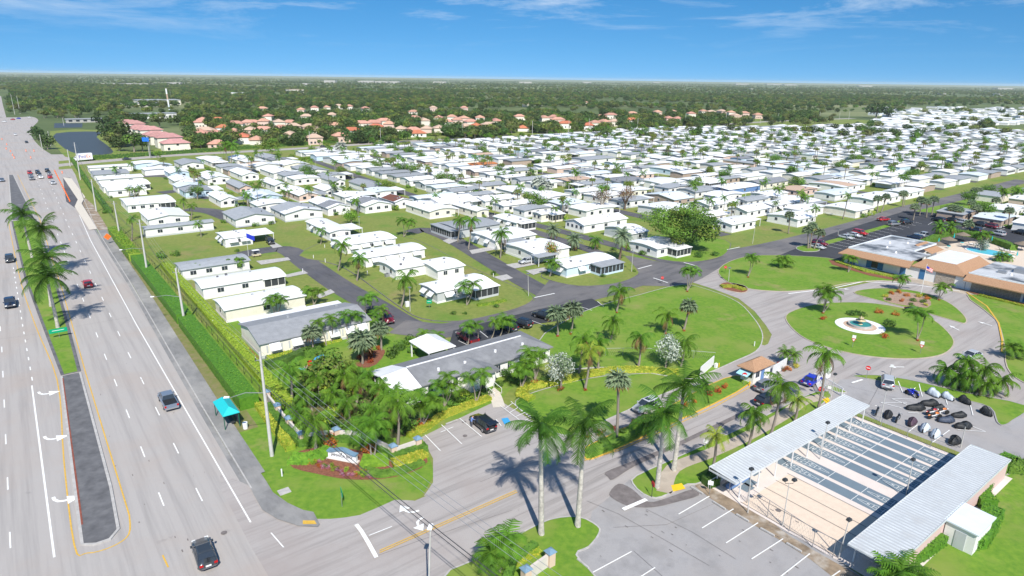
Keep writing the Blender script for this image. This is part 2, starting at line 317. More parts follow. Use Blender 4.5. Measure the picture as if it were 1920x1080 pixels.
mat('cover_silver', (0.50, 0.56, 0.62), rough=0.5, var=0.12, scale=3, bump=0.8)
mat('cover_plum', (0.075, 0.045, 0.065), rough=0.55, var=0.25, scale=3, bump=0.8)
mat('cover_navy', (0.05, 0.065, 0.10), rough=0.55, var=0.25, scale=3, bump=0.8)
mat('skin', (0.55, 0.33, 0.24), rough=0.6)
for cn, cc in dict(black=(0.012,0.013,0.016), charcoal=(0.035,0.042,0.05), silver=(0.44,0.46,0.48), steel=(0.16,0.20,0.26), white=(0.75,0.75,0.74), red=(0.42,0.015,0.02),
                   maroon=(0.16,0.012,0.03), blue=(0.01,0.025,0.42), navy=(0.012,0.025,0.06), cream=(0.6,0.52,0.36), grey=(0.20,0.21,0.225), orange=(0.7,0.2,0.03)).items():
    mat('car_' + cn, cc, rough=0.28, spec=0.5, coat=0.7)
# ================= the setting: ground, roads, paths =================
def smooth(pts, n=5, closed=True):
    P = [Vector((p[0], p[1])) for p in pts]; o = []; L_ = len(P); rng = range(L_) if closed else range(L_ - 1)
    for i in rng:
        if closed: a, b, c, d = P[(i-1) % L_], P[i], P[(i+1) % L_], P[(i+2) % L_]
        else: a, b, c, d = P[max(i-1, 0)], P[i], P[i+1], P[min(i+2, L_-1)]
        for k in range(n):
            t = k / n; o.append(0.5 * ((2*b) + (c - a)*t + (2*a - 5*b + 4*c - d)*t*t + (3*b - a - 3*c + d)*t**3))
    if not closed: o.append(P[-1])
    return o
def area(p): return sum(p[i].x*p[(i+1) % len(p)].y - p[(i+1) % len(p)].x*p[i].y for i in range(len(p))) / 2
def wp(px, z=0.0): return [Vector((U(x, y, z).x, U(x, y, z).y)) for x, y in px]
def gp(ts): return [Vector((G(t, s).x, G(t, s).y)) for t, s in ts]
_z = [0.02]
def nextz(): _z[0] += 0.0015; return _z[0]
def sheet(name, poly, m, z=None, kind='structure', label=None):
    if area(poly) < 0: poly = poly[::-1]
    z = nextz() if z is None else z
    o = MB().add([(p.x, p.y, z) for p in poly], [tuple(range(len(poly)))]).build(name, M[m] if isinstance(m, str) else m)
    o['kind'] = kind; return o
def island(name, poly, m='lawn', kerb='concrete', h=0.15, kw=0.18):     # raised planted ground inside a kerb
    if area(poly) < 0: poly = poly[::-1]
    n = len(poly); inner = []
    for i in range(n):
        d = (poly[(i+1) % n] - poly[i-1]); d = d.normalized() if d.length > 1e-6 else Vector((1, 0)); inner.append(poly[i] + Vector((-d.y, d.x)) * kw)
    b = MB(); vs = [(p.x, p.y, 0) for p in poly] + [(p.x, p.y, h) for p in poly] + [(p.x, p.y, h) for p in inner]
    b.add(vs, [(i, (i+1) % n, n+(i+1) % n, n+i) for i in range(n)] + [(n+i, n+(i+1) % n, 2*n+(i+1) % n, 2*n+i) for i in range(n)])
    o = b.build('kerb', M[kerb]); o['kind'] = 'structure'
    return sheet(name, inner, m, h - 0.02)
def strip(pts, w_, closed=False):     # outline of a band of width w_ along a line
    n = len(pts); l_ = []; r_ = []
    for i in range(n):
        a = pts[max(i-1, 0)]; c = pts[min(i+1, n-1)]
        d = (c - a).normalized(); q = Vector((-d.y, d.x)) * w_ / 2; l_.append(pts[i] + q); r_.append(pts[i] - q)
    return l_, r_
def road(name, pts, w_, m, z=None, n=4):
    pts = smooth(pts, n, False); l_, r_ = strip(pts, w_); z = nextz() if z is None else z; b = MB()
    k = len(pts); b.add([(p.x, p.y, z) for p in l_] + [(p.x, p.y, z) for p in r_], [(i+k, i+1+k, i+1, i) for i in range(k-1)])
    o = b.build(name, M[m]); o['kind'] = 'structure'; return o
class Lines:                        # painted markings, laid 4 mm above the paving
    def __init__(s): s.b = MB()
    def line(s, pts, w_=0.12, z=0.2, m=0, dash=None):
        if dash:
            on, off = dash; segs = []; acc = 0.0
            for i in range(len(pts) - 1):
                a, c = pts[i], pts[i+1]; L_ = (c - a).length; d = (c - a) / L_; t = 0.0
                while t < L_:
                    ph = acc % (on + off)
                    if ph < on: e = min(L_ - t, on - ph); segs.append((a + d*t, a + d*(t+e)))
                    else: e = min(L_ - t, on + off - ph)
                    e = max(e, 1e-3); t += e; acc += e
            for a, c in segs: s.line([a, c], w_, z, m)
            return s
        l_, r_ = strip(pts, w_); k = len(pts)
        s.b.add([(p.x, p.y, z) for p in l_] + [(p.x, p.y, z) for p in r_], [(i+k, i+1+k, i+1, i) for i in range(k-1)], m); return s
    def poly(s, poly, z=0.2, m=0):
        if area(poly) < 0: poly = poly[::-1]
        s.b.add([(p.x, p.y, z) for p in poly], [tuple(range(len(poly)))], m); return s
    def done(s, name='road_markings'):
        o = s.b.build(name, [M['line_white'], M['line_yellow'], M['paint_yellow'], M['paint_blue'], M['stain']]); o['kind'] = 'structure'; return o
# ground as one sheet to the horizon
E_ = 40000
far = sheet('ground', [Vector((-E_, -3000)), Vector((E_, -3000)), Vector((E_, E_)), Vector((-E_, E_))], 'countryside', -0.02)
sheet('grass_field', gp([(-80, -120), (520, -120), (900, 150), (900, 520), (440, 560), (-80, 440)]), 'lawn_dry', 0.0)
# roads
KERB = [(15.0, -40), (15.2, 30), (15.7, 60), (16.0, 90), (16.8, 134), (17.4, 162), (17.9, 234), (20.5, 300), (24, 372), (25, 418)]
Z_AV = 0.018
sheet('avenue', gp([(-60, -60)] + KERB + [(30, 440), (28, 470), (6, 480), (-60, 480)]), 'concrete_road', Z_AV)
sheet('avenue_beyond_junction', smooth(wp([(-40, 311), (104, 303), (78, 278), (61, 258), (60, 240), (72, 226), (60, 219), (30, 220), (-30, 222), (-60, 240), (-60, 270)]), 3), 'concrete_road')
sheet('far_avenue', wp([(-3, 219), (12, 221), (5, 195), (2, 180), (-5, 180)]), 'concrete_road')
road('boundary_road', wp([(60, 318), (110, 310), (230, 299), (330, 291), (480, 283), (600, 276), (730, 267), (860, 260), (960, 257), (1080, 249), (1250, 240), (1440, 228), (1600, 222)]), 11, 'concrete_road')
sheet('side_asphalt', wp([(118, 333), (132, 333), (178, 408), (160, 404), (124, 378)]), 'asphalt')
# sidewalk beside the avenue (grey, older) and the new pale stretch
def kerb_off(a, s0, s1, n=14):
    o = []
    for i in range(n + 1):
        S = s0 + (s1 - s0) * i / n
        for (t0, q0), (t1, q1) in zip(KERB, KERB[1:]):
            if q0 <= S <= q1: o.append((t0 + (t1 - t0) * (S - q0) / (q1 - q0) + a, S)); break
    return gp(o)
def band(name, a0, a1, s0, s1, m, z, h=None):
    p = kerb_off(a0, s0, s1) + kerb_off(a1, s0, s1)[::-1]; return sheet(name, p, m, z)
band('gutter', -0.6, 0.0, 70, 235, 'walk_grey', 0.024)
band('verge', 2.4, 5.0, 84, 235, 'verge_mix', 0.03)
b_ = MB(); kk = kerb_off(0.0, 70, 420); k2_ = kerb_off(0.16, 70, 420); n_ = len(kk)
b_.add([(p.x, p.y, 0.02) for p in kk] + [(p.x, p.y, 0.16) for p in kk] + [(p.x, p.y, 0.16) for p in k2_], [(n_+i+1, n_+i, i, i+1) for i in range(n_-1)] + [(2*n_+i+1, 2*n_+i, n_+i, n_+i+1) for i in range(n_-1)])
b_.build('kerb', M['concrete'])['kind'] = 'structure'
band('sidewalk', 0.16, 2.4, 72.5, 232, 'walk_grey', 0.155)
sheet('sidewalk_corner', wp([(500, 905), (512, 925), (540, 945), (568, 958), (588, 962), (600, 985), (596, 990), (560, 988), (520, 975), (492, 958), (476, 930), (464, 905), (458, 890), (478, 872)]), 'walk_grey', 0.157)
sheet('new_sidewalk', wp([(118, 333), (134, 335), (160, 370), (153, 382), (182, 430), (168, 432), (140, 388), (146, 375), (126, 345)]), 'walk_new', 0.16)
sheet('bare_verge', wp([(160, 372), (175, 385), (200, 425), (215, 450), (200, 450), (183, 430), (155, 383)]), 'dirt', 0.15)
# garden / lawns of the office block
sheet('garden_lawn', wp([(415, 780), (520, 935), (590, 978), (640, 984), (790, 932), (815, 890), (800, 840), (935, 752), (1000, 690), (1020, 640), (900, 640), (810, 635), (700, 650), (580, 590), (480, 520), (300, 440), (215, 440), (300, 600)]), 'lawn', 0.02)
sheet('inner_lawn', gp([(24.5, 128), (60, 128), (52, 200), (30, 300), (22, 300), (24.0, 200)]), 'lawn_dry', 0.026)
# paving of the entrance and the circle
sheet('entrance_road', gp([(14, 40), (14, 62), (20, 58.5), (24.5, 56.8), (60, 57.3), (118, 60), (118, 40)]), 'drive_paving')
sheet('mouth_of_entrance_road', smooth(gp([(14, 30), (13, 72), (15.8, 71), (17.2, 64), (20, 60.3), (24, 58.2), (30, 57), (30, 42), (25, 39), (22, 34), (20, 28)]), 3), 'drive_paving')
sheet('office_parking', wp([(795, 930), (812, 905), (812, 860), (790, 820), (858, 786), (935, 750), (1000, 790), (1025, 830), (1100, 860), (1000, 905), (880, 925)]), 'drive_paving')
road('inbound_lane', wp([(940, 880), (1040, 842), (1150, 793), (1250, 748), (1330, 708), (1400, 672), (1440, 650)]), 5.2, 'drive_paving')
sheet('circle_drive', smooth(wp([(1340, 700), (1440, 645), (1436, 610), (1385, 560), (1300, 530), (1250, 505), (1330, 480), (1400, 530), (1560, 545), (1700, 515), (1830, 540), (1890, 600), (1910, 690), (1990, 760), (2060, 900), (1890, 905), (1850, 850), (1780, 870), (1600, 785), (1560, 752), (1500, 740), (1400, 790)]), 2), 'drive_paving')
sheet('cycle_parking', wp([(1575, 712), (1700, 705), (1900, 770), (1990, 850), (1990, 930), (1900, 895), (1850, 845), (1800, 880), (1605, 785), (1560, 748)]), 'lot_paving')
sheet('visitor_parking', wp([(1030, 1200), (1060, 1060), (1100, 1010), (1110, 960), (1180, 900), (1240, 938), (1310, 905), (1400, 940), (1660, 1110), (1700, 1250), (1300, 1300)]), 'lot_paving')
# community streets
def st(px, w_, m='asphalt', nm='street'): return road(nm, wp(px), w_, m)
st([(452, 478), (500, 469), (540, 469), (580, 497), (640, 538), (700, 572), (770, 612), (840, 620)], 6.4)
st([(770, 436), (800, 431), (850, 450), (930, 497), (1000, 537), (1060, 567)], 6.0)
st([(745, 612), (830, 620), (900, 606), (960, 592), (1040, 567), (1130, 545), (1210, 520), (1290, 500), (1370, 478), (1480, 455), (1620, 418), (1700, 392), (1790, 372), (1920, 338)], 7.5, 'asphalt_brown', 'club_road')
st([(585, 300), (640, 320), (760, 362), (860, 388), (960, 411), (1100, 446), (1200, 474), (1290, 502)], 4.6)
st([(800, 375), (900, 402), (1000, 434), (1090, 463), (1180, 496), (1230, 515)], 4.4)
sheet('street_junction', smooth(wp([(1080, 490), (1180, 480), (1300, 500), (1420, 470), (1560, 440), (1500, 500), (1400, 485), (1345, 505), (1280, 538), (1180, 535), (1060, 575), (1000, 560)]), 2), 'asphalt_brown')
sheet('visitor_bays', wp([(838, 660), (850, 620), (1010, 580), (1110, 560), (1140, 578), (1060, 600), (990, 610), (960, 625), (900, 645)]), 'asphalt_black')
sheet('clubhouse_parking', wp([(1430, 492), (1560, 438), (1700, 395), (1760, 400), (1960, 440), (1960, 520), (1880, 490), (1700, 490), (1600, 500), (1540, 492)]), 'asphalt_black')
st([(265, 331), (310, 330), (345, 336)], 7); st([(300, 362), (350, 358), (400, 372)], 7); st([(350, 392), (395, 396), (430, 408), (470, 425)], 7)
st([(540, 342), (575, 338), (620, 333), (680, 337)], 6)
st([(860, 318), (910, 315), (960, 322)], 6); st([(885, 350), (950, 358), (1000, 372)], 7); st([(1040, 397), (1095, 385), (1130, 390)], 9)
# inner streets of the far rows
for k in range(1, 16):
    T = 134 + 41 * k; a = 118 if k < 7 else 118
    b2 = 425 + 0.1 * T if T < 520 else 440 - (T - 520) * 0.25
    road('street', gp([(T, a), (T, (a + b2) / 2), (T, b2)]), 5.5, 'asphalt', n=1)
# islands
island('main_lawn', smooth(wp([(1010, 640), (1060, 602), (1120, 575), (1200, 553), (1280, 534), (1340, 548), (1385, 568), (1412, 595), (1428, 620), (1430, 640), (1418, 660), (1380, 678), (1330, 700), (1290, 712), (1150, 690), (1050, 690)]), 3))
island('front_lawn', smooth(wp([(965, 760), (985, 742), (1050, 722), (1130, 706), (1230, 700), (1290, 700), (1310, 712), (1230, 746), (1150, 783), (1060, 818), (1008, 790)]), 3), kerb='concrete', h=0.12)
island('roundabout_lawn', smooth(wp([(1472, 598), (1490, 582), (1540, 570), (1620, 568), (1700, 580), (1750, 600), (1785, 632), (1786, 652), (1760, 668), (1700, 674), (1620, 668), (1550, 652), (1500, 630)]), 4), kerb='walk_tan')
island('crescent_lawn', smooth(wp([(1600, 549), (1650, 541), (1720, 547), (1775, 566), (1808, 592), (1810, 607), (1780, 600), (1720, 583), (1650, 565)]), 4), kerb='walk_tan')
island('clubhouse_lawn', smooth(wp([(1346, 508), (1375, 488), (1430, 479), (1550, 484), (1610, 500), (1690, 526), (1640, 527), (1590, 532), (1530, 543), (1470, 547), (1410, 543), (1365, 530)]), 4), kerb='walk_tan')
island('right_lawn', smooth(wp([(1812, 553), (1920, 570), (2050, 620), (2080, 790), (1925, 722), (1887, 690), (1882, 650), (1866, 600)]), 3), kerb='walk_tan')
island('parking_verge', smooth(wp([(1597, 706), (1640, 704), (1700, 712), (1800, 735), (1925, 762), (1900, 790), (1882, 799), (1868, 792), (1855, 765), (1800, 750), (1720, 735), (1650, 716)]), 3), kerb='lot_paving')
island('palm_island', smooth(wp([(830, 1085), (890, 1050), (970, 1004), (1030, 975), (1085, 970), (1122, 988), (1124, 1004), (1105, 1028), (1082, 1042), (1120, 1085), (1150, 1150), (1000, 1200), (850, 1200)]), 3), kerb='concrete')
island('walkway_verge', smooth(wp([(1185, 908), (1192, 893), (1260, 862), (1400, 798), (1470, 762), (1530, 735), (1560, 745), (1460, 820), (1335, 900), (1290, 910), (1255, 928), (1230, 936), (1205, 928)]), 2), kerb='concrete')
island('median_bed', smooth(wp([(1092, 848), (1100, 838), (1160, 808), (1250, 765), (1330, 722), (1380, 705), (1410, 718), (1340, 758), (1250, 800), (1160, 842), (1110, 862), (1096, 860)]), 2), 'lawn', kerb='line_yellow')
island('flower_divider', smooth(wp([(1348, 536), (1362, 530), (1395, 536), (1403, 545), (1390, 550), (1360, 544)]), 3), 'mulch', kerb='walk_tan')
island('sabal_island', smooth(wp([(1492, 465), (1512, 460), (1536, 468), (1530, 472), (1505, 472)]), 3), 'lawn', kerb='concrete')
island('gate_island', smooth(wp([(1545, 726), (1560, 724), (1588, 736), (1570, 737)]), 3), 'lawn', kerb='concrete')
sheet('south_lawn', smooth(wp([(1690, 1100), (1745, 1030), (1790, 1015), (1830, 1010), (1860, 960), (1845, 930), (1880, 895), (2000, 880), (2100, 1200), (1700, 1300)]), 2), 'lawn', 0.05)
island('home_corner_lawn', smooth(wp([(1015, 515), (1060, 500), (1150, 470), (1195, 505), (1190, 520), (1150, 533), (1085, 537), (1030, 526)]), 3), 'lawn_dry', kerb='asphalt_brown', h=0.14)
island('corner_home_lawn', smooth(wp([(560, 480), (640, 500), (740, 570), (790, 598), (860, 603), (930, 590), (985, 573), (1000, 556), (960, 535), (880, 500), (780, 450), (700, 440), (620, 450)]), 3), 'lawn_dry', kerb='asphalt_brown', h=0.14)
sheet('bright_lawn_by_path', wp([(500, 590), (560, 640), (640, 690), (760, 640), (700, 600)]), 'lawn', 0.03)
island('fig_tree_lawn', smooth(wp([(1165, 455), (1240, 440), (1360, 450), (1362, 475), (1330, 488), (1280, 492), (1230, 485), (1180, 470)]), 3), 'lawn', kerb='asphalt_brown', h=0.14)
sheet('park_lawn', smooth(wp([(1715, 398), (1760, 385), (1850, 362), (1960, 350), (1990, 440), (1880, 430), (1780, 410)]), 2), 'lawn', 0.04)
sheet('verge_strip', wp([(1540, 455), (1640, 428), (1700, 410), (1705, 414), (1640, 434), (1545, 461)]), 'lawn', 0.13)
sheet('canal_bank', wp([(110, 318), (480, 292), (740, 275), (980, 262), (1100, 254), (1400, 235), (1400, 230), (1100, 247), (960, 253), (740, 262), (480, 277), (230, 292), (110, 302)]), 'lawn_dry', 0.022)
sheet('far_canal_bank', wp([(1725, 236), (1800, 239), (1920, 246), (1990, 252), (1990, 258), (1880, 252), (1730, 241)]), 'lawn_dry', 0.03)
# palm-walk path, dirt strip, driveways
road('walkway', wp([(1245, 925), (1262, 880), (1330, 852), (1400, 820), (1470, 780), (1505, 755), (1545, 745)]), 1.8, 'walk_tan', 0.15)
sheet('kerb_ramp', wp([(1258, 912), (1278, 908), (1285, 918), (1262, 924)]), 'paint_yellow', 0.158)
sheet('kerb_ramp', wp([(1542, 750), (1552, 747), (1566, 763), (1556, 766)]), 'paint_yellow', 0.158)
sheet('kerb_ramp', wp([(568, 978), (590, 978), (594, 985), (568, 985)]), 'line_yellow', 0.162)
sheet('dirt_strip', smooth(wp([(1303, 912), (1330, 905), (1400, 945), (1480, 1005), (1560, 1052), (1640, 1100), (1600, 1110), (1520, 1050), (1440, 1000), (1370, 960)]), 2), 'dirt', 0.06)
road('office_walk', wp([(936, 764), (930, 745), (925, 735)]), 1.8, 'walk_new', 0.06)
for q in ([(502, 457), (512, 466), (530, 463), (516, 455)], [(480, 490), (540, 483), (545, 488), (490, 497)], [(535, 516), (570, 508), (578, 513), (538, 521)], [(592, 555), (620, 543), (628, 549), (600, 560)],
          [(880, 470), (925, 462), (940, 466), (885, 477)], [(830, 452), (850, 444), (862, 450), (842, 458)], [(948, 497), (1000, 488), (1012, 495), (965, 504)], [(985, 508), (1020, 502), (1030, 507), (1000, 516)], [(925, 520), (950, 515), (962, 522), (940, 528)]):
    sheet('driveway', wp(q), 'concrete', 0.11)
sheet('playground_bed', wp([(565, 690), (590, 680), (615, 690), (600, 702), (575, 702)]), 'dirt', 0.06)
# median of the avenue
island('median_paving', gp([(-1.0, 70.5), (0.2, 69.6), (1.6, 69.6), (2.6, 71), (3.0, 80), (3.4, 118), (0.6, 118), (-0.4, 90)]), 'median_dark', kerb='concrete', kw=0.3)
island('median_lawn', gp([(0.7, 118.6), (3.4, 118.6), (3.8, 150), (4.1, 200), (4.0, 262), (-2.6, 262), (-1.8, 186), (-0.5, 150)]), 'lawn', kerb='median_dark', kw=0.45)
island('median_paving', gp([(-2.6, 263), (3.9, 263), (2.0, 340), (1.0, 385), (-1.2, 385)]), 'median_dark', kerb='concrete', kw=0.4)
sheet('median_weeds', gp([(-0.6, 74), (-0.42, 74), (0.95, 117), (0.8, 117)]), 'red_kerb', 0.156)
# lakes beyond the boundary road
sheet('lake_bank', smooth(wp([(94, 246), (190, 244), (215, 262), (226, 296), (140, 298), (112, 283)]), 2), 'lawn_dry', 0.03)
sheet('lake', smooth(wp([(105, 250), (187, 247), (181, 257), (203, 274), (209, 288), (148, 289), (113, 272)]), 3), 'lake_water', 0.05)
sheet('pond', wp([(102, 231), (155, 231), (154, 239), (101, 240)]), 'lake_water', 0.05)
# ---- painted markings ----
A = Lines(); z = 0.034
A.line(gp([(14.0, 64), (14.1, 136), (14.9, 220), (16, 262)]), 0.16, z)
A.line(gp([(-3.25, 70), (-3.15, 117)]), 0.2, z)
A.line(gp([(7.1, 72.6), (7.4, 135), (8, 250), (9, 395)]), 0.14, z, 0, (3.05, 9.14))
A.line(gp([(10.75, 71), (10.7, 130), (11.6, 250), (13.5, 395)]), 0.14, z, 0, (3.05, 9.14))
A.line(gp([(-6.7, 62), (-6.6, 138), (-7.5, 260), (-8, 395)]), 0.14, z, 0, (3.05, 9.14))
A.line(gp([(-3.0, 119), (-3.3, 150), (-3.6, 200)]), 0.16, z, 0, (1.6, 3.2))
A.line(gp([(-10.3, 62), (-10.3, 395)]), 0.14, z, 0, (3.05, 9.14))
A.line(gp([(3.75, 73), (3.95, 118), (4.5, 165), (4.9, 262), (2.4, 385)]), 0.15, z, 1)
A.line([Vector((p.x, p.y)) for p in smooth(gp([(3.75, 73), (3.2, 69.5), (1.5, 68.4), (-0.6, 68.8), (-1.5, 71), (-1.0, 90), (0.1, 117), (-1.3, 146), (-2.5, 180), (-3.1, 230), (-3.3, 262)]), 4, False)], 0.15, z, 1)
for T, S in ((5.4, 64), (6.3, 58), (-3, 62)): A.line(gp([(T, S), (T + 0.1, S - 2.2)]), 0.15, z, 1)
A.line(gp([(15.2, 61), (15.5, 58)]), 0.12, z)
def turn_arrow(c, fwd, side, s_=1.0):     # curved shaft and a head to one side
    f = fwd.normalized(); q = side.normalized()
    c = Vector(c); P_ = lambda a, b: c + f * a * s_ + q * b * s_
    arc = [P_(-1.1, -0.9), P_(-0.4, -0.8), P_(0.25, -0.45), P_(0.5, 0.1), P_(0.55, 0.6)]
    A.line(arc, 0.38 * s_, z + 0.004); A.poly([P_(1.5, 0.4), P_(0.55, 1.9), P_(-0.4, 0.4)], z + 0.006)
fA = Vector((GS, -GC)); sA = Vector((GC, GS))
for x, y in ((95, 737), (108, 821), (127, 936)): turn_arrow(wp([(x - 9, y)])[0], fA, sA, 0.95)
zE = nextz() + 0.006
def al(px, w_=0.12, m=0, z_=None, dash=None): A.line(wp(px), w_, zE + 0.05 if z_ is None else z_, m, dash)
al([(712, 1038), (970, 924)], 0.12, 1); al([(712, 1034), (968, 921)], 0.12, 1)
al([(692, 1006), (735, 989)], 0.12); al([(668, 985), (678, 998), (690, 1018), (706, 1047)], 0.42); 
al([(1168, 957), (1212, 938)], 0.5)
zs = z; z = zE + 0.012
turn_arrow(wp([(768, 958)])[0], Vector((-GC, -GS)), Vector((-GS, GC)) , .75); turn_arrow(wp([(788, 982)])[0], Vector((-GC, -GS)), Vector((GS, -GC)), 0.7)
z = zs
for a, b2 in (((1272, 966), (1330, 932)), ((1316, 992), (1375, 956)), ((1361, 1020), (1421, 982)), ((1409, 1050), (1468, 1012)), ((1462, 1084), (1518, 1040)), ((1110, 1076), (1184, 1036)), ((1200, 1084), (1228, 1066)), ((1520, 1110), (1575, 1072))): al([a, b2], 0.12)
for a, b2 in (((797, 817), (826, 847)), ((828, 798), (866, 834)), ((862, 786), (903, 820)), ((930, 788), (940, 800)), ((826, 812), (850, 802))): al([a, b2], 0.12)
# striped bay beside the black car and the wheelchair bay
for a, b2 in (((938, 762), (978, 792)), ((978, 792), (996, 786)), ((958, 754), (996, 786)), ((946, 768), (962, 757)), ((956, 775), (972, 765)), ((966, 783), (984, 775))): al([a, b2], 0.1)
A.poly(wp([(940, 786), (952, 784), (958, 793), (946, 797)]), zE + 0.017, 3)
# yellow edges
al([(1092, 866), (1160, 846), (1250, 806), (1340, 764), (1412, 724), (1420, 718)], 0.14, 1)
al([(1812, 549), (1850, 575), (1872, 606), (1879, 640), (1878, 662)], 0.3, 1, 0.165); 
al([(1478, 551), (1560, 541), (1620, 528), (1720, 535), (1800, 546)], 0.35, 0, 0.06)
for a, b2 in (((1002, 559), (1040, 551)), ((1196, 505), (1222, 498)), ((1225, 522), (1252, 531)), ((1282, 493), (1308, 500)), ((1363, 469), (1387, 464)), ((1597, 719), (1617, 713))): al([a, b2], 0.35)
for x, y, dx, dy in ((1682, 689, -1, 0), (1790, 616, -1, -1), (1848, 608, -1, -0.6), (1580, 542, 1, 0.2)):
    c = wp([(x, y)])[0]; f = (wp([(x + dx * 12, y + dy * 6)])[0] - c).normalized(); q = Vector((-f.y, f.x))
    A.line([c - f * 1.2, c + f * 0.6], 0.25, zE + 0.012); A.poly([c + f * 1.5, c + f * 0.4 + q * 0.5, c + f * 0.4 - q * 0.5], zE + 0.018)
# bays
for i in range(14):
    t = i / 13; x = 1545 + (1700 - 1545) * t; y = 458 - 46 * t; al([(x, y + 2), (x + 34 - 6 * t, y + 10 - 2 * t)], 0.12)
for a, b2 in (((1684, 716), (1692, 737)), ((1723, 721), (1729, 745)), ((1772, 745), (1776, 760)), ((1817, 752), (1824, 780)), ((1748, 831), (1780, 808)), ((1703, 811), (1720, 798)), ((1795, 807), (1848, 811)), ((1848, 811), (1816, 798)), ((1702, 775), (1722, 776)), ((1672, 749), (1718, 750)), ((1672, 749), (1700, 760)), ((1650, 756), (1690, 766)), ((1650, 756), (1700, 757))): al([a, b2], 0.11)
for a, b2 in (((860, 640), (885, 652)), ((900, 622), (915, 634)), ((945, 612), (965, 622)), ((992, 600), (1022, 612)), ((1048, 585), (1080, 595)), ((1085, 575), (1110, 583)), ((1120, 566), (1132, 576))): al([a, b2], 0.11)
for i in range(7): al([(1740 + i * 32, 422 + i * 3), (1748 + i * 34, 417 + i * 3)], 0.11)
# stains along the joint of the entrance road
def stain(px, zz=None):
    o = sheet('stained_paving', smooth(wp(px), 3), 'stain', zE + 0.006); return o
stain([(1136, 886), (1180, 868), (1260, 835), (1330, 802), (1398, 770), (1402, 774), (1330, 810), (1262, 842), (1190, 875), (1150, 900), (1140, 895)])
stain([(1143, 925), (1160, 908), (1185, 918), (1215, 942), (1250, 935), (1300, 918), (1310, 930), (1270, 942), (1225, 952), (1180, 950), (1150, 936)])
for px in ([(-40, 642), (76, 626)], [(140, 613), (250, 594)], [(960, 973), (1060, 928), (1140, 884)], [(700, 1046), (800, 1010), (960, 958)], [(1188, 1034), (1240, 1080), (1290, 1130)], [(1100, 940), (1160, 965), (1240, 1010), (1330, 1062)], [(1210, 955), (1300, 1000), (1380, 1050)], [(1150, 990), (1250, 985), (1340, 945)],
           [(1545, 1040), (1500, 1010), (1440, 985)], [(900, 905), (960, 880), (1010, 866)], [(1040, 905), (1150, 862), (1280, 812), (1395, 765)], [(1590, 725), (1700, 752), (1830, 800)], [(1660, 700), (1640, 740), (1620, 775)]): al(px, .032, 4, zE + .008)
for i in range(26): al([(rnd.uniform(150, 330), 0), (0, 0)], .01) if 0 else None
cr_ = random.Random(3)
for i in range(60):      # short dark scuffs and tar spots on the avenue and in the lots
    x, y = (cr_.uniform(150, 430), cr_.uniform(650, 1060)) if i < 34 else (cr_.uniform(1120, 1520), cr_.uniform(950, 1075)); 
    if i < 34 and x > 150 + (y - 400) * .5: continue
    c = wp([(x, y)])[0]; d = Vector((GS, -GC)) * cr_.uniform(.1, .5); A.line([c, c + d], cr_.uniform(.04, .12), (0.036 if i < 34 else zE + .01), 4)
for x, y in ((870, 792), (1459, 958), (872, 818), (1236, 890), (420, 1000)):
    c = wp([(x, y)])[0]; A.poly([c + Vector((.32*math.cos(k), .32*math.sin(k))) for k in [q*.524 for q in range(12)]], zE + .011, 4)
A.done()
# ================= plants =================
def frond(b, base, az, el, L_, droop, n, lw, m=0, vee=0.55, r=rnd, back=0.0):
    # rachis curving out and down, leaflets on both sides
    p = Vector(base); ca, sa = math.cos(az), math.sin(az); h = Vector((ca, sa, 0)); side = Vector((-sa, ca, 0)); pts = []; st = L_ / n; e = el
    for i in range(n + 1):
        pts.append((p.copy(), e)); p = p + (h * math.cos(e) + Vector((0, 0, 1)) * math.sin(e)) * st; e -= droop / n * (0.5 + 1.0 * i / n)
    for i in range(1, n):
        a, e = pts[i]; t = i / n; d = (h * math.cos(e) + Vector((0, 0, 1)) * math.sin(e)); up = d.cross(side) * -1
        if up.z < 0: up = -up
        ll = lw * (0.45 + 1.0 * math.sin(math.pi * min(1, t * 0.85 + 0.12))) ; wd = st * 0.92
        for s_ in (-1, 1):
            dirn = (side * s_ * (0.85) + d * 0.55 - Vector((0, 0, 1)) * vee * (0.7 + 0.6 * r.random())).normalized(); q = a + dirn * ll * (0.85 + 0.3 * r.random())
            b.add([a - d * wd * 0.5, a + d * wd * 0.5, q + d * wd * 0.15, q - d * wd * 0.1], [(0, 1, 2, 3)], m)
    for i in range(n):
        a, _e = pts[i]; c, _e = pts[i+1]; wv = Vector((0, 0, 0.035 * L_ / 3)); b.add([a - side * 0.03 * L_ / 3, a + side * 0.03 * L_ / 3, c + side * 0.02 * L_ / 3, c - side * 0.02 * L_ / 3], [(0, 1, 2, 3)], m)
def palm_crown(nf, L_, droop, n, lw, mats, vee=0.6, elr=(-0.25, 1.25), seed=1, brown=0, tuft=0.0):
    r = random.Random(seed); b = MB()
    for i in range(nf):
        az = i * 2.39996 + r.uniform(-0.2, 0.2); k = i / max(1, nf - 1); el = elr[1] + (elr[0] - elr[1]) * k ** 0.8 + r.uniform(-0.12, 0.12)
        m = 1 if (brown and i >= nf - brown) else 0
        frond(b, (0, 0, tuft * (1 - k)), az, el, L_ * r.uniform(0.85, 1.08), droop * r.uniform(0.85, 1.2), n, lw, m, vee, r)
    return b.mesh('crown', mats)
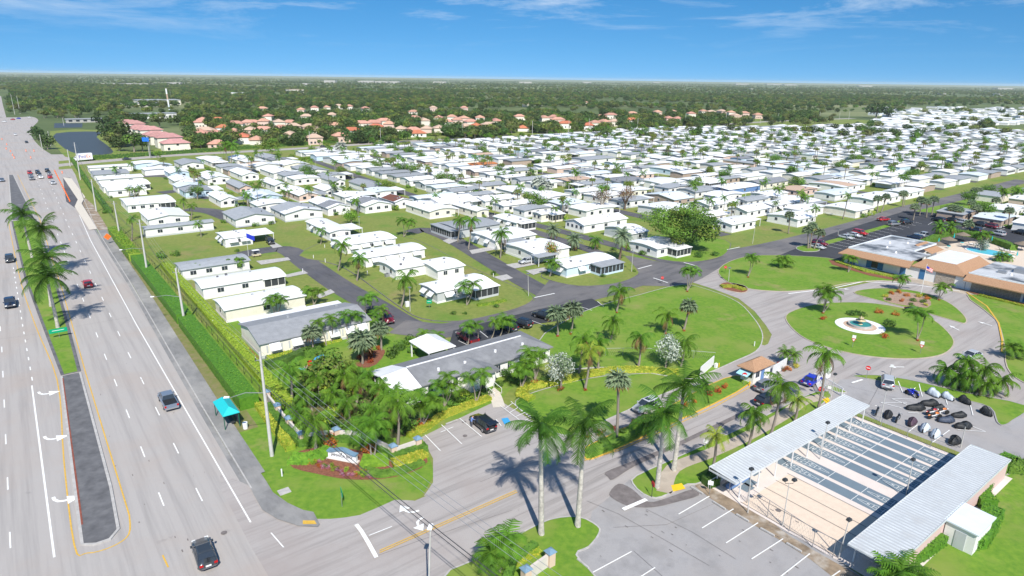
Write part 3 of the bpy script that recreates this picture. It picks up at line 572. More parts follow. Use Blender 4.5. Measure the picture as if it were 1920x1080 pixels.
def fan_crown(nl, Rr, mats, seed=1, blades=9, brown=4):
    r = random.Random(seed); b = MB()
    for i in range(nl):
        k = (i + 0.5) / nl; z = 1 - 1.45 * k; az = i * 2.39996; rr = math.sqrt(max(0, 1 - min(1, abs(z)) ** 2)); d = Vector((rr * math.cos(az), rr * math.sin(az), z)).normalized()
        c = d * Rr * r.uniform(0.42, 0.55); s_ = d.orthogonal().normalized(); s2 = d.cross(s_); m = 1 if i >= nl - brown else 0
        s_ = Vector((-math.sin(az), math.cos(az), 0)); s2 = d.cross(s_)
        b.add([Vector((0, 0, 0)) + s_ * 0.02, Vector((0, 0, 0)) - s_ * 0.02, c - s_ * 0.02, c + s_ * 0.02], [(0, 1, 2, 3)], m)
        for q in range(blades):
            a = (q / (blades - 1) - 0.5) * 3.9; dd = (d * math.cos(a) * 0.75 + s_ * math.sin(a) + Vector((0, 0, -0.25))).normalized()
            tip = c + dd * Rr * 0.55 * r.uniform(0.85, 1.1) - Vector((0, 0, 0.12 * Rr)); w_ = Rr * 0.075; t = dd.cross(d).normalized() if abs(dd.dot(d)) < 0.98 else s_
            md = c + dd * Rr * 0.3
            b.add([c, md + t * w_, tip, md - t * w_], [(0, 1, 2, 3)], m)
    return b.mesh('crown', mats)
def trunk_mesh(r0, r1, mats, curve=0.05, n=9, bulge=0.0, seg=8):
    pts = []; rad = []
    for i in range(seg + 1):
        t = i / seg; pts.append((curve * math.sin(t * math.pi) * 3, 0, t)); rad.append(r0 + (r1 - r0) * t + (bulge * math.sin(math.pi * min(1, t * 1.6)) if t < 0.62 else 0) + (0.12 * r0 * max(0, 1 - t * 12)) * 3)
    b = MB().tube(pts, rad, n); return b.mesh('trunk', mats)
def leafball(n, rad, size, mats, seed=1, lumps=9, flat=1.0, core=0.55, mi=lambda r, d: 0, lr=(.36, .55)):
    # leaf-sized faces spread over and through an uneven, lumpy crown
    r = random.Random(seed); b = MB(); cs = []
    for i in range(lumps):
        d = Vector((r.gauss(0, 1), r.gauss(0, 1), r.gauss(0, 0.8))).normalized(); k = r.uniform(0.35, 0.72 if lr[0] > .3 else .84); cs.append((Vector((d.x * rad * k, d.y * rad * k, d.z * rad * k * flat)), rad * r.uniform(*lr), r.random()))
    cs.append((Vector((0, 0, 0)), rad * 0.62, 0.5))
    for i in range(n):
        c, q, h = cs[r.randrange(len(cs))]; d = Vector((r.gauss(0, 1), r.gauss(0, 1), r.gauss(0, 1))).normalized(); kk = q * r.uniform(core, 1.08)
        p = c + Vector((d.x * kk, d.y * kk, d.z * kk * flat)); nrm = (d + Vector((r.uniform(-.7, .7), r.uniform(-.7, .7), r.uniform(-.3, .9)))).normalized()
        a = nrm.orthogonal().normalized(); a.rotate(Quaternion(nrm, r.uniform(0, 6.28))); e = nrm.cross(a); s_ = size * r.uniform(0.6, 1.3)
        b.add([p - a * s_ * .5, p + e * s_ * .32, p + a * s_ * .5, p - e * s_ * .32], [(0, 1, 2, 3)], mi(r, h))
    return b.mesh('crown', mats)
def limbs_mesh(h, r0, nb, spread, mats, seed=1, fork=0.35):
    r = random.Random(seed); b = MB(); f = h * fork; b.tube([(0, 0, 0), (0.02 * h, 0, f * 0.5), (0, 0, f)], [r0 * 1.35, r0, r0 * 0.9], 8)
    for i in range(nb):
        az = i * 6.283 / nb + r.uniform(-.3, .3); s_ = spread * r.uniform(0.6, 1); e = Vector((math.cos(az) * s_, math.sin(az) * s_, h * r.uniform(0.75, 0.98))); m_ = Vector((e.x * 0.4, e.y * 0.4, f + (e.z - f) * 0.55))
        b.tube([(0, 0, f * 0.92), m_, e], [r0 * 0.55, r0 * 0.36, r0 * 0.1], 6)
        for j in range(2):
            q = m_ + (e - m_) * r.uniform(0.2, 0.7); az2 = az + r.uniform(-1, 1); b.tube([q, q + Vector((math.cos(az2), math.sin(az2), 0.6)) * spread * 0.35], [r0 * 0.2, r0 * 0.06], 5)
    return b.mesh('trunk', mats)
PM = {}
for i in range(3):
    PM['royal%d' % i] = palm_crown(16, 4.4, 1.45, 26, 0.85, [M['frond_dark'], M['frond']], 0.62, (-0.45, 1.3), 10 + i)
    PM['queen%d' % i] = palm_crown(15, 3.5, 2.0, 17, 0.75, [M['frond'], M['frond_brown']], 0.95, (-0.7, 1.25), 20 + i, brown=1 + i)
    PM['adonidia%d' % i] = palm_crown(11, 2.2, 2.1, 12, 0.62, [M['frond'], M['frond_lime']], 0.35, (-0.1, 1.3), 30 + i)
    PM['sabal%d' % i] = fan_crown(34, 2.0, [M['frond_grey'], M['frond_brown']], 40 + i)
    PM['fansmall%d' % i] = fan_crown(18, 1.8, [M['leaf_olive'], M['frond_brown']], 50 + i, blades=6, brown=2)
    PM['featherfar%d' % i] = palm_crown(10, 2.3, 1.9, 7, 0.6, [M['frond'], M['frond_brown']], 0.6, (-0.4, 1.2), 60 + i)
PM['lime0'] = palm_crown(13, 3.0, 1.8, 15, 0.7, [M['frond_lime'], M['frond_brown']], 0.8, (-0.5, 1.25), 71, brown=1)
PM['date0'] = palm_crown(44, 3.6, 1.5, 14, 0.5, [M['frond_grey'], M['frond_brown']], 0.25, (-0.75, 1.45), 72, brown=4)
PM['date1'] = palm_crown(30, 3.2, 1.7, 13, 0.5, [M['frond'], M['frond_brown']], 0.3, (-0.75, 1.4), 73, brown=5)
PM['brown0'] = palm_crown(15, 3.1, 2.1, 15, 0.7, [M['frond'], M['frond_brown']], 0.9, (-0.9, 1.2), 74, brown=8)
PM['areca0'] = palm_crown(26, 2.6, 1.5, 11, 0.5, [M['frond'], M['frond_lime']], 0.35, (0.1, 1.45), 75, brown=3)
PM['areca1'] = palm_crown(26, 2.6, 1.6, 11, 0.5, [M['frond_lime'], M['frond_lime']], 0.35, (0.1, 1.45), 76, brown=3)
PM['pygmy0'] = palm_crown(20, 1.9, 1.7, 10, 0.35, [M['frond'], M['frond']], 0.3, (-0.3, 1.3), 77)
PM['silver0'] = fan_crown(30, 3.0, [M['leaf_silver'], M['leaf_silver']], 78, blades=11, brown=0)
PM['t_royal'] = trunk_mesh(0.27, 0.2, M['bark_white'], 0.01, 10, 0.05)
PM['t_queen'] = trunk_mesh(0.19, 0.14, M['bark'], 0.05, 8)
PM['t_slim'] = trunk_mesh(0.10, 0.07, M['bark'], 0.09, 6, seg=5)
PM['t_sabal'] = trunk_mesh(0.20, 0.17, M['bark'], 0.03, 8)
PM['t_date'] = trunk_mesh(0.30, 0.28, M['bark_brown'], 0.03, 8)
PM['shaft'] = MB().tube([(0, 0, 0), (0, 0, .4), (0, 0, 1)], [0.21, 0.21, 0.11], 10).mesh('crownshaft', M['crownshaft'])
KIND = dict(royal=('royal_palm', 't_royal', ['royal0', 'royal1', 'royal2'], 4.3), queen=('queen_palm', 't_queen', ['queen0', 'queen1', 'queen2'], 3.4), lime=('queen_palm', 't_queen', ['lime0'], 3.0), brown=('queen_palm', 't_queen', ['brown0'], 3.1),
            sabal=('sabal_palm', 't_sabal', ['sabal0', 'sabal1', 'sabal2'], 2.0), date=('date_palm', 't_date', ['date0'], 3.6), date2=('date_palm', 't_date', ['date1'], 3.2), slim=('slim_palm', 't_slim', ['adonidia0', 'adonidia1', 'adonidia2'], 2.2),
            feather=('feather_palm', 't_queen', ['featherfar0', 'featherfar1', 'featherfar2'], 2.3), fan=('fan_palm', 't_sabal', ['fansmall0', 'fansmall1', 'fansmall2'], 1.8), pygmy=('date_palm', 't_slim', ['pygmy0'], 1.9))
def stem(root, base, top, tm, crown, cs, shaft=0.0, rr=1.0):
    # one trunk and one crown under a root that stands at `base`
    d = top - base; L_ = d.length; q = Vector((0, 0, 1)).rotation_difference(d.normalized()); off = base - Vector(root.location)
    t = inst('trunk', PM[tm], root, off); t.rotation_mode = 'QUATERNION'; t.rotation_quaternion = q; t.scale = (rr, rr, L_ - shaft)
    if shaft:
        s_ = inst('crownshaft', PM['shaft'], root, off + d.normalized() * (L_ - shaft)); s_.rotation_mode = 'QUATERNION'; s_.rotation_quaternion = q; s_.scale = (rr, rr, shaft + .1)
    c = inst('crown', PM[crown], root, off + d - Vector((0, 0, 0.05))); c.rotation_euler = (0, 0, rnd.uniform(0, 6.28)); c.scale = (cs, cs, cs)
def palm(kind, bx, by, stems, label, cs=1.0, group=None):      # stems: list of pixels of crown centres (and optional own base pixel)
    nm, tm, crowns, _R = KIND[kind]; base = U(bx, by); root = empty(nm, base, 0, label, 'palm tree', group)
    for s_ in stems:
        b0 = U(s_[2], s_[3]) if len(s_) > 2 else base; top = UY(s_[0], s_[1], b0.y + rnd.uniform(-.3, .3)); top.z = max(top.z, 1.2)
        k = cs * rnd.uniform(0.93, 1.07); stem(root, b0, top, tm, rnd.choice(crowns), k, 1.5 if kind == 'royal' else 0, 1.0)
    return root
PG = {}
def P1(kind, bx, by, tx, ty, label, cs=1.0): return palm(kind, bx, by, [(tx, ty)], label, cs)
# --- avenue median
P1('royal', 61, 486, 40, 400, 'tall royal palm farthest up the avenue median, leaning left', 1.3)
P1('royal', 88, 520, 76, 428, 'royal palm in the avenue median, just right of the farthest one', 1.3)
P1('royal', 96, 575, 84, 482, 'royal palm in the avenue median, third from its far end', 1.3)
P1('royal', 109, 615, 87, 518, 'royal palm nearest the green street sign in the avenue median', 1.3)
# --- entrance
P1('royal', 1015, 1003, 1013, 798, 'tall royal palm at the left of the grass island by the parking lot'); P1('royal', 1083, 988, 1096, 792, 'tall royal palm at the right of the grass island by the parking lot')
P1('royal', 1232, 915, 1246, 775, 'royal palm beside the stop sign at the walkway tip', .95); P1('royal', 1263, 883, 1283, 722, 'taller royal palm behind the one at the walkway tip', 1.0)
P1('lime', 1335, 885, 1343, 815, 'palm with yellowed fronds by the low end of the walkway', .75)
P1('queen', 1402, 842, 1415, 772, 'queen palm between walkway and court hedge, second from the parking lot', .9)
P1('queen', 1443, 824, 1466, 722, 'queen palm leaning right over the black car in the drive', .95); P1('lime', 1490, 792, 1496, 748, 'short pale palm by the court hedge near the gate', .8)
P1('queen', 1534, 770, 1550, 662, 'tall queen palm at the end of the court roof by the white gate', 1.05)
# --- lawns
P1('sabal', 1156, 820, 1159, 712, 'tall cabbage palm on the front lawn above the grey car', 1.0); P1('lime', 1097, 731, 1106, 655, 'queen palm with yellow green crown on the front lawn', 1.05)
P1('queen', 1085, 705, 1092, 634, 'queen palm behind the yellow green one on the front lawn', .9); P1('queen', 1121, 697, 1121, 640, 'queen palm right of the yellow green one, by the back fence', .85)
P1('brown', 1197, 690, 1201, 630, 'queen palm with hanging brown fronds at the yellow hedge', 1.0); P1('queen', 1276, 690, 1285, 640, 'queen palm right of the silver bush', .9)
P1('queen', 1144, 642, 1150, 600, 'small queen palm on the main lawn behind the fence', .85); P1('queen', 1156, 585, 1162, 544, 'drooping queen palm at the top corner of the main lawn', 1.0)
P1('queen', 1247, 625, 1252, 588, 'dark queen palm in the middle of the main lawn', .95); P1('sabal', 1282, 619, 1292, 574, 'cabbage palm on the main lawn with a ring of red plants', 1.0)
P1('sabal', 1046, 631, 1044, 588, 'cabbage palm at the left edge of the main lawn', 1.1); P1('sabal', 1071, 626, 1074, 580, 'cabbage palm second from the left edge of the main lawn', 1.1)
palm('slim', 1288, 546, [(1286, 506), (1296, 503), (1305, 508)], 'three stemmed slim palm at the far tip of the main lawn', .95)
palm('slim', 1402, 519, [(1408, 480), (1414, 484)], 'pair stemmed slim palm at the left end of the clubhouse lawn', 1.0)
palm('slim', 1468, 502, [(1462, 488), (1470, 484), (1477, 490)], 'low many stemmed palm on the clubhouse lawn', 1.1)
palm('slim', 1590, 511, [(1590, 482), (1600, 484)], 'slim palm before the blue doors of the clubhouse'); palm('slim', 1684, 544, [(1687, 520), (1696, 522)], 'slim palm before the stone wall of the clubhouse'); palm('slim', 1757, 563, [(1763, 538), (1775, 536)], 'slim palm before the flagpole porch of the clubhouse')
palm('slim', 1543, 587, [(1543, 545), (1552, 540), (1564, 550), (1547, 553)], 'cluster of white stemmed palms at the left of the roundabout', 1.15)
palm('slim', 1719, 638, [(1718, 584), (1734, 588)], 'two stemmed palm at the right of the roundabout', 1.2)
palm('queen', 1800, 730, [(1775, 690, 1778, 722), (1815, 676), (1800, 705, 1790, 730), (1822, 702, 1812, 735)], 'clump of tall palms on the verge of the motorcycle parking', .9)
palm('queen', 1835, 740, [(1848, 690, 1830, 738), (1850, 718, 1828, 742), (1880, 712, 1832, 741)], 'windswept palm clump leaning right on the parking verge', .85)
palm('pygmy', 1475, 682, [(1472, 660)], 'pygmy date palm in the flower island behind the guard house'); palm('pygmy', 1490, 684, [(1489, 664)], 'second pygmy date palm in the flower island behind the guard house')
palm('pygmy', 1900, 672, [(1896, 650), (1918, 655)], 'low palm clump at the right edge of the photo beside the drive', 1.2)
# --- corner houses and streets
P1('queen', 634, 508, 641, 458, 'palm on the narrow lawn strip beside the left street', .9); P1('queen', 669, 527, 673, 484, 'palm beside the left street near the second long white roof', .9)
P1('queen', 752, 577, 761, 520, 'palm before the long white home at the corner lawn', 1.0); palm('slim', 875, 573, [(869, 535), (888, 533)], 'palm pair against the awnings of the corner home', 1.15)
palm('slim', 601, 459, [(601, 431)], 'small palm in front of the home with many awnings', 1.0); palm('slim', 757, 444, [(754, 413), (770, 415)], 'palm pair behind the long white roofs at the street bend', 1.2)
P1('queen', 858, 454, 862, 412, 'tall palm with orange crown base beside the screened home', 1.0); P1('queen', 878, 468, 884, 412, 'tall palm right of the orange based one', 1.0); P1('queen', 938, 484, 940, 437, 'tall palm on the lawn before the home with a flag', 1.05)
P1('date', 1161, 490, 1167, 442, 'date palm with thick dark trunk at the street corner', 1.0); P1('date', 1076, 470, 1077, 448, 'date palm behind the pale blue corner home', .95); P1('date', 1037, 456, 1037, 430, 'feathery date palm left of the orange tinted tree', .85)
P1('queen', 1115, 468, 1117, 450, 'small queen palm by the narrow street', .85)
palm('slim', 1030, 519, [(1033, 491), (1040, 494)], 'small palm beside the pale blue corner home', 1.1)
# --- around the office block
for q in ((612, 648, 596, 604), (621, 644, 620, 597), (651, 637, 645, 590), (659, 627, 667, 590)): palm('slim', q[0], q[1], [(q[2], q[3])], 'slim palm in front of the awnings of the big grey roofed block, %s of four' % {612: 'leftmost', 621: 'second', 651: 'third', 659: 'rightmost'}[q[0]], .98)
P1('sabal', 587, 663, 584, 624, 'cabbage palm left of the slim palms by the grey block'); P1('sabal', 715, 656, 712, 617, 'cabbage palm among the red plants at the garden edge', 1.0); P1('sabal', 680, 682, 678, 638, 'broad grey green fan palm in the red flower bed', 1.35)
for q in ((877, 648, 877, 610), (895, 645, 893, 608), (921, 636, 928, 601), (936, 634, 944, 598), (1000 - 48, 628, 954, 600)): palm('slim', q[0], q[1], [(q[2], q[3])], 'slim palm behind the community office beside the parked cars, %s from the left' % {877: 'first', 895: 'second', 921: 'third', 936: 'fourth', 952: 'fifth'}[q[0]], .95)
for q in ((797, 650, 795, 626), (818, 648, 820, 628), (705, 618, 703, 590), (716, 612, 714, 578), (683, 606, 683, 560), (693, 590, 695, 556)): palm('slim', q[0], q[1], [(q[2], q[3])], 'slim palm beside the street behind the office, at %s' % {797: 'the left of the white canopy', 818: 'the rear of the white canopy', 705: 'the red parked car', 716: 'the right of the red parked car', 683: 'the end of the grey roof', 693: 'the far end of the grey roof'}[q[0]], .95)
palm('slim', 501 + 14, 596, [(505, 562), (528, 560), (516, 556)], 'cluster of three slim palms in front of the third long white home', .98); palm('slim', 588, 572, [(578, 545), (597, 545)], 'slim palm pair at the street end of the third long white home', .95)
palm('slim', 374, 517, [(373, 499)], 'slim palm against the side of the first long grey roof', .95); palm('slim', 440, 508, [(436, 490), (448, 488)], 'slim palm pair between the first and second long homes', .95)
palm('slim', 833, 762, [(840, 705), (822, 722), (848, 722)], 'slim palm cluster at the middle of the office front', .98); palm('slim', 892, 757, [(880, 708), (904, 700)], 'slim palm pair beside the office entrance steps', .98)
palm('slim', 790, 801, [(797, 742), (776, 742), (790, 760), (812, 748)], 'dense slim palm cluster at the screened end of the office', 1.0)
palm('slim', 976, 730, [(968, 690), (984, 688), (992, 680)], 'slim palm cluster left of the silver tree at the office', .98); palm('slim', 1003, 712, [(1000, 668), (1012, 664), (990, 660)], 'slim palm cluster at the far office gable', .98)
P1('queen', 746, 834, 745, 752, 'tall queen palm rising behind the curved entrance wall', 1.05); P1('queen', 547, 755, 543, 690, 'shaggy queen palm by the utility pole', .95)
palm('slim', 698, 860, [(682, 800, 696, 860), (702, 792, 701, 859)], 'V shaped pair of slim palms right of the entrance sign', 1.35); P1('queen', 592, 846, 588, 788, 'white trunked palm behind the entrance sign', .9)
for i, q in enumerate([(640, 745, 645, 700), (600, 745, 592, 705), (668, 760, 670, 718), (700, 760, 712, 722), (628, 770, 622, 735), (655, 790, 650, 752), (690, 800, 700, 765), (610, 722, 600, 690), (716, 790, 722, 745), (585, 770, 570, 735), (738, 770, 742, 735), (560, 800, 556, 770), (650, 720, 655, 690), (680, 735, 690, 700)]):
    palm('queen', q[0], q[1], [(q[2], q[3])], 'queen palm in the thicket beside the office, ' + ['in its middle', 'at its upper left', 'right of its middle', 'nearest the white porch', 'left of its middle', 'low in its front', 'at its lower right', 'at its top left corner', 'below the porch', 'at its left edge', 'under the porch roof', 'at its bottom left', 'at its top', 'upper right'][i], .72)
# --- clubhouse parking and pool
palm('sabal', 1515, 466, [(1514, 432), (1524, 424, 1518, 466), (1537, 436, 1526, 467)], 'three cabbage palms grown together on the small parking island', .9)
for q, lb in (((1478, 438, 1481, 402), 'cabbage palm before the white corner home'), ((1580, 411, 1590, 366), 'tall thin palm leaning right beside the beige home'), ((1712, 413, 1716, 388), 'cabbage palm at the corner of the clubhouse parking'),
              ((1645, 398, 1646, 372), 'cabbage palm left of the street pair'), ((1652, 399, 1662, 368), 'leaning cabbage palm of the street pair'), ((1692, 388, 1694, 363), 'cabbage palm by the far side street'), ((1724, 404, 1728, 375), 'cabbage palm in the row by the parking, second'),
              ((1737, 408, 1738, 378), 'cabbage palm in the row by the parking, third'), ((1746, 406, 1752, 374), 'cabbage palm in the row by the parking, fourth'), ((1785, 410, 1786, 390), 'pale cabbage palm behind the parked cars'), ((1793, 412, 1798, 392), 'leaning pale cabbage palm behind the parked cars'),
              ((1818, 400, 1822, 380), 'cabbage palm on the park lawn'), ((1828, 416, 1832, 390), 'cabbage palm beside the red picnic table'), ((1866, 398, 1868, 375), 'cabbage palm at the back of the park lawn'), ((1890, 426, 1893, 394), 'big cabbage palm in front of the white picnic shelter'),
              ((1826, 372, 1828, 357), 'cabbage palm by the far street'), ((1834, 373, 1836, 357), 'second cabbage palm by the far street'), ((1812, 436, 1816, 420), 'palm between the parked cars at the pool hedge')):
    P1('sabal' if q[0] != 1580 else 'feather', *q, lb, .95)
palm('date2', 1764, 448, [(1762, 424)], 'palm with arching yellow fronds by the pool hedge', .95); palm('date2', 1780, 444, [(1784, 424)], 'leaning palm with brown skirt by the pool hedge', .85)
palm('queen', 1838, 470, [(1838, 438), (1850, 436)], 'slim palm pair rising from the pool hedge', .7)
palm('areca' if False else 'pygmy', 1884, 490, [(1880, 478), (1890, 482), (1872, 482)], 'bushy areca palm beside the pool', 1.2)
palm('pygmy', 1694, 1122, [(1690, 1072, 1688, 1122), (1668, 1082, 1664, 1130), (1712, 1080, 1716, 1120)], 'spiky grey green palm bush at the bottom right by the court roof', 1.5)
palm('slim', 935, 1075, [(935, 1020), (953, 1008), (918, 1040)], 'slim palm cluster at the bottom edge beside the low wall', 1.2)
palm('pygmy', 1225, 818, [(1222, 785), (1205, 795)], 'small palms in the planted divider right of the grey car', 1.1); palm('pygmy', 1322, 735, [(1320, 728)], 'spiky plant in the red bed before the guard house', 1.0)
# far palms by the boundary road
palm('queen', 424, 306, [(423, 270)], 'tall palm by the boundary road, left one of the pair', 1.3); palm('queen', 433, 306, [(435, 270)], 'tall palm by the boundary road, right one of the pair', 1.3)
for q in ((247, 452, 247, 410), (345, 408, 343, 375), (358, 412, 360, 385), (370, 345, 368, 338), (404, 345, 402, 335), (433, 378, 431, 362), (465, 393, 464, 368), (500, 385, 500, 372), (243, 370, 241, 353), (253, 370, 252, 354), (257, 372, 262, 352)):
    palm('feather', q[0], q[1], [(q[2], q[3])], 'palm standing among the white homes beside the avenue hedge', 1.0, 'palms among the homes along the avenue')
for q in ((628, 368, 628, 352), (640, 365, 642, 350), (652, 366, 655, 353), (612, 368, 612, 358), (683, 352, 683, 343), (676, 355, 674, 345), (720, 362, 716, 348), (545, 372, 544, 358), (556, 372, 556, 360), (532, 370, 530, 358), (460, 352, 460, 344), (470, 352, 472, 343), (485, 353, 486, 343), (500, 352, 500, 345), (508, 352, 508, 344), (685, 385, 683, 375), (642, 400, 646, 388), (1125, 400, 1128, 352), (930, 340, 935, 325), (940, 340, 945, 322)):
    palm('feather', q[0], q[1], [(q[2], q[3])], 'palm standing between white mobile homes in the middle distance', 0.85, 'palms between the homes in the middle distance')
# --- broad trees
def tree(name, x, y, h, spread, crown, trunk, label, cz=None, cs=1.0, cat='tree', rz=None, group=None):
    base = U(x, y) if not isinstance(x, Vector) else x; r_ = empty(name, base, rnd.uniform(0, 6.28) if rz is None else rz, label, cat, group)
    if trunk: inst('trunk', trunk, r_)
    inst('crown', crown, r_, (0, 0, h * 0.66 if cz is None else cz), (0, 0, 0), (cs, cs, cs)); return r_
def lmi(r, h): return 0 if h < 0.45 else (1 if h < 0.8 else 2)
fig = leafball(15000, 11.4, 0.55, [M['leaf'], M['leaf_dark'], M['leaf_olive']], 5, 46, 0.52, 0.72, mi=lmi, lr=(.20, .36))
tree('fig_tree', 1272, 468, 9, 8, fig, limbs_mesh(8.5, 0.75, 9, 8.2, M['bark'], 3, 0.25), 'huge spreading fig tree shading the home at the street corner', 8.0)
bare = leafball(1500, 4.6, 0.34, [M['leaf_bare'], M['leaf_bare'], M['leaf_olive']], 6, 14, 0.7, 0.5, mi=lambda r, h: 0 if r.random() < .9 else 2)
tree('bare_tree', 1128, 397, 8, 5, bare, limbs_mesh(8.5, 0.42, 9, 4.4, M['bark_white'], 8, 0.22), 'nearly leafless brown tree with pale limbs in the dark street', 5.8); tree('bare_tree', 1172, 393, 8, 5, bare, limbs_mesh(8.5, 0.35, 8, 4.2, M['bark_brown'], 9, 0.2), 'greyish leafless tree behind the brown one', 6.0, 0.9)
rb = leafball(1500, 3.2, 0.36, [M['leaf_bright'], M['leaf'], M['leaf_bright']], 7, 8, 0.85, 0.7, mi=lmi)
tree('round_tree', 659, 421, 5, 3, rb, limbs_mesh(3, 0.2, 4, 1.5, M['bark'], 4), 'dense ball shaped bright green tree by the long white roof', 3.2, 1.0, rz=0.3)
ob = leafball(1300, 3.1, 0.34, [M['leaf_orange'], M['leaf'], M['leaf_lime']], 8, 9, 0.9, 0.65, mi=lambda r, h: 0 if r.random() < .35 else (1 if r.random() < .5 else 2))
tree('croton_tree', 1040, 489, 5, 3, ob, limbs_mesh(3, 0.2, 4, 1.5, M['bark'], 4), 'round tree with orange and green leaves beside the carport', 3.4, 0.95)
sb = leafball(1900, 2.7, 0.30, [M['leaf_silver'], M['leaf_silver'], M['frond_grey']], 9, 10, 1.25, 0.6, mi=lmi)
tree('silver_tree', 1052, 728, 6, 3, sb, limbs_mesh(4, 0.16, 6, 1.6, M['bark'], 5), 'silver leaved tree at the end of the community office', 3.9, 1.0); tree('silver_tree', 1248, 690, 6, 3, sb, limbs_mesh(4, 0.16, 6, 1.6, M['bark'], 6), 'silver leaved tree on the main lawn fence', 3.8, 1.02)
gt = leafball(1500, 4.2, 0.45, [M['leaf'], M['leaf_dark'], M['leaf']], 11, 10, 0.75, 0.6, mi=lmi); gt2 = leafball(1300, 3.6, 0.42, [M['leaf_olive'], M['leaf'], M['leaf_dark']], 12, 9, 0.6, 0.6, mi=lmi)
tl = limbs_mesh(4.5, 0.22, 5, 2.4, M['bark'], 7)
tree('shade_tree', 371, 374, 5, 3, gt, tl, 'full green tree between the homes by the grey street', 3.6, 0.75); tree('shade_tree', 1815, 385, 5, 3, gt, tl, 'dark spreading tree on the park lawn', 4.0, 0.85)
tree('shade_tree', 708, 322, 5, 3, gt, tl, 'bright green tree behind the long white home', 3.2, 0.7); tree('shade_tree', 625, 742 - 22, 5, 3, gt2, tl, 'flat topped olive tree beside the playground', 2.9, 1.35)
tree('shade_tree', 1536, 318, 5, 3, gt, tl, 'wide dark tree among the homes left of the sand roof', 3.2, 0.8); tree('shade_tree', 1138, 256, 6, 3, gt, tl, 'round green tree standing by the boundary road', 5.2, 1.35)
tree('shade_tree', 510, 293, 6, 4, gt2, tl, 'large olive tree beside the boundary road', 7, 2.1); tree('silver_palm', 640, 290, 5, 4, PM['silver0'], PM['t_slim'], 'big silver fan palm behind the long white home', 4.5, 1.5, 'palm tree'); tree('silver_palm', 1010, 360, 5, 4, PM['silver0'], PM['t_slim'], 'silver fan palm between the homes, left one', 4.0, 1.2, 'palm tree'); tree('silver_palm', 1022, 368, 5, 4, PM['silver0'], PM['t_slim'], 'silver fan palm between the homes, right one', 4.2, 1.25, 'palm tree')
tree('shade_tree', 1842, 470, 5, 3, sb, tl, 'grey green bush tree behind the pool chairs', 2.2, 0.9)
# --- bushes and beds (leaf-sized faces on rounded, lumpy forms)
BM = {}
for nm, ms, n, sz in (('green', ['leaf', 'leaf_dark', 'leaf_bright'], 420, .2), ('dark', ['leaf_dark', 'leaf_dark', 'leaf'], 420, .2), ('orange', ['leaf_orange', 'leaf_orange', 'leaf_red'], 420, .2), ('red', ['leaf_red', 'leaf_orange', 'leaf_maroon'], 380, .2), ('maroon', ['leaf_maroon', 'leaf_red', 'leaf_dark'], 300, .2),
                      ('yellow', ['leaf_yellow', 'leaf_yellow', 'leaf_lime'], 420, .2), ('lime', ['leaf_lime', 'leaf_bright', 'leaf_lime'], 420, .2), ('pink', ['leaf_pink', 'leaf_pink', 'leaf_white'], 260, .14)):
    BM[nm] = leafball(n, 1.0, sz, [M[k] for k in ms], 90 + len(BM), 7, 0.75, 0.7, mi=lmi); BM[nm].name = 'foliage'
def bush(col, x, y, r, label, h=0.75, name='shrub', group=None):
    p = U(x, y); p.z = 0.1 + 0.55 * h * r; o = inst(name, BM[col], None, p, (0, 0, rnd.uniform(0, 6)), (r, r, r * h / 0.75)); tag(o, label, 'shrub', group); return o
bush('orange', 615, 833, 1.25, 'round orange croton bush left of the entrance sign'); bush('orange', 692, 846, 1.1, 'round orange croton bush behind the V shaped palms')
bush('red', 676, 672, .8, 'red bush left of the fan palm trunk in the garden'); bush('red', 693, 668, 1.1, 'largest red bush in the garden bed'); bush('red', 710, 656, .8, 'red bush around the cabbage palm foot'); bush('red', 694, 680, .8, 'low red bush at the front of the garden bed')
bush('red', 787, 800, .9, 'red plants under the dense palm cluster'); bush('red', 800, 796, .8, 'second red plant under the dense palm cluster')
bush('red', 1543, 600, .8, 'small red bush left of the fountain'); bush('orange', 1647, 588, 1.0, 'rust coloured bush behind the fountain'); bush('orange', 1678, 592, .9, 'orange bush above the round green shrub'); bush('red', 1657, 634, .95, 'red bush right of the fountain paving')
bush('dark', 1597, 592, 1.1, 'dark shrub left of the fountain top'); bush('dark', 1608, 591, 1.1, 'second dark shrub beside the fountain top'); bush('dark', 1617, 593, .9, 'third dark shrub beside the fountain top'); bush('dark', 1668, 611, 1.35, 'round dark shrub right of the fountain')
for i, q in enumerate(((1288, 548), (1247, 627), (1282, 622), (1097, 733), (1684, 546), (1760, 564), (1543, 589), (1720, 640), (1157, 588), (1070, 628), (1046, 632), (1402, 521))): bush('red', q[0], q[1], .42, 'small ring of red plants around the palm trunk', .6, 'flower_ring', 'red plant rings at the palm trunks on the lawns')
for x, y, c, r in ((1100, 822, 'maroon', .7), (1125, 815, 'maroon', .9), (1150, 806, 'maroon', .7), (1165, 812, 'dark', .7), (1190, 795, 'maroon', .6), (1238, 778, 'maroon', .8), (1262, 772, 'dark', .8), (1283, 764, 'red', .8), (1300, 755, 'orange', .6), (1328, 741, 'maroon', .9), (1345, 736, 'red', .8), (1358, 728, 'red', .7), (1212, 800, 'dark', .8), (1130, 830, 'dark', .8), (1092, 834, 'dark', .6),
                   (1462, 688, 'red', .8), (1478, 694, 'orange', .7), (1492, 690, 'yellow', .7), (1470, 696, 'maroon', .7)):
    bush(c, x, y, r, 'clump of dark red and green plants in the planted drive divider' if x < 1400 else 'clump of red and yellow plants in the round bed by the gate', .8, 'shrub', 'plants in the drive divider' if x < 1400 else 'plants in the round bed by the gate')
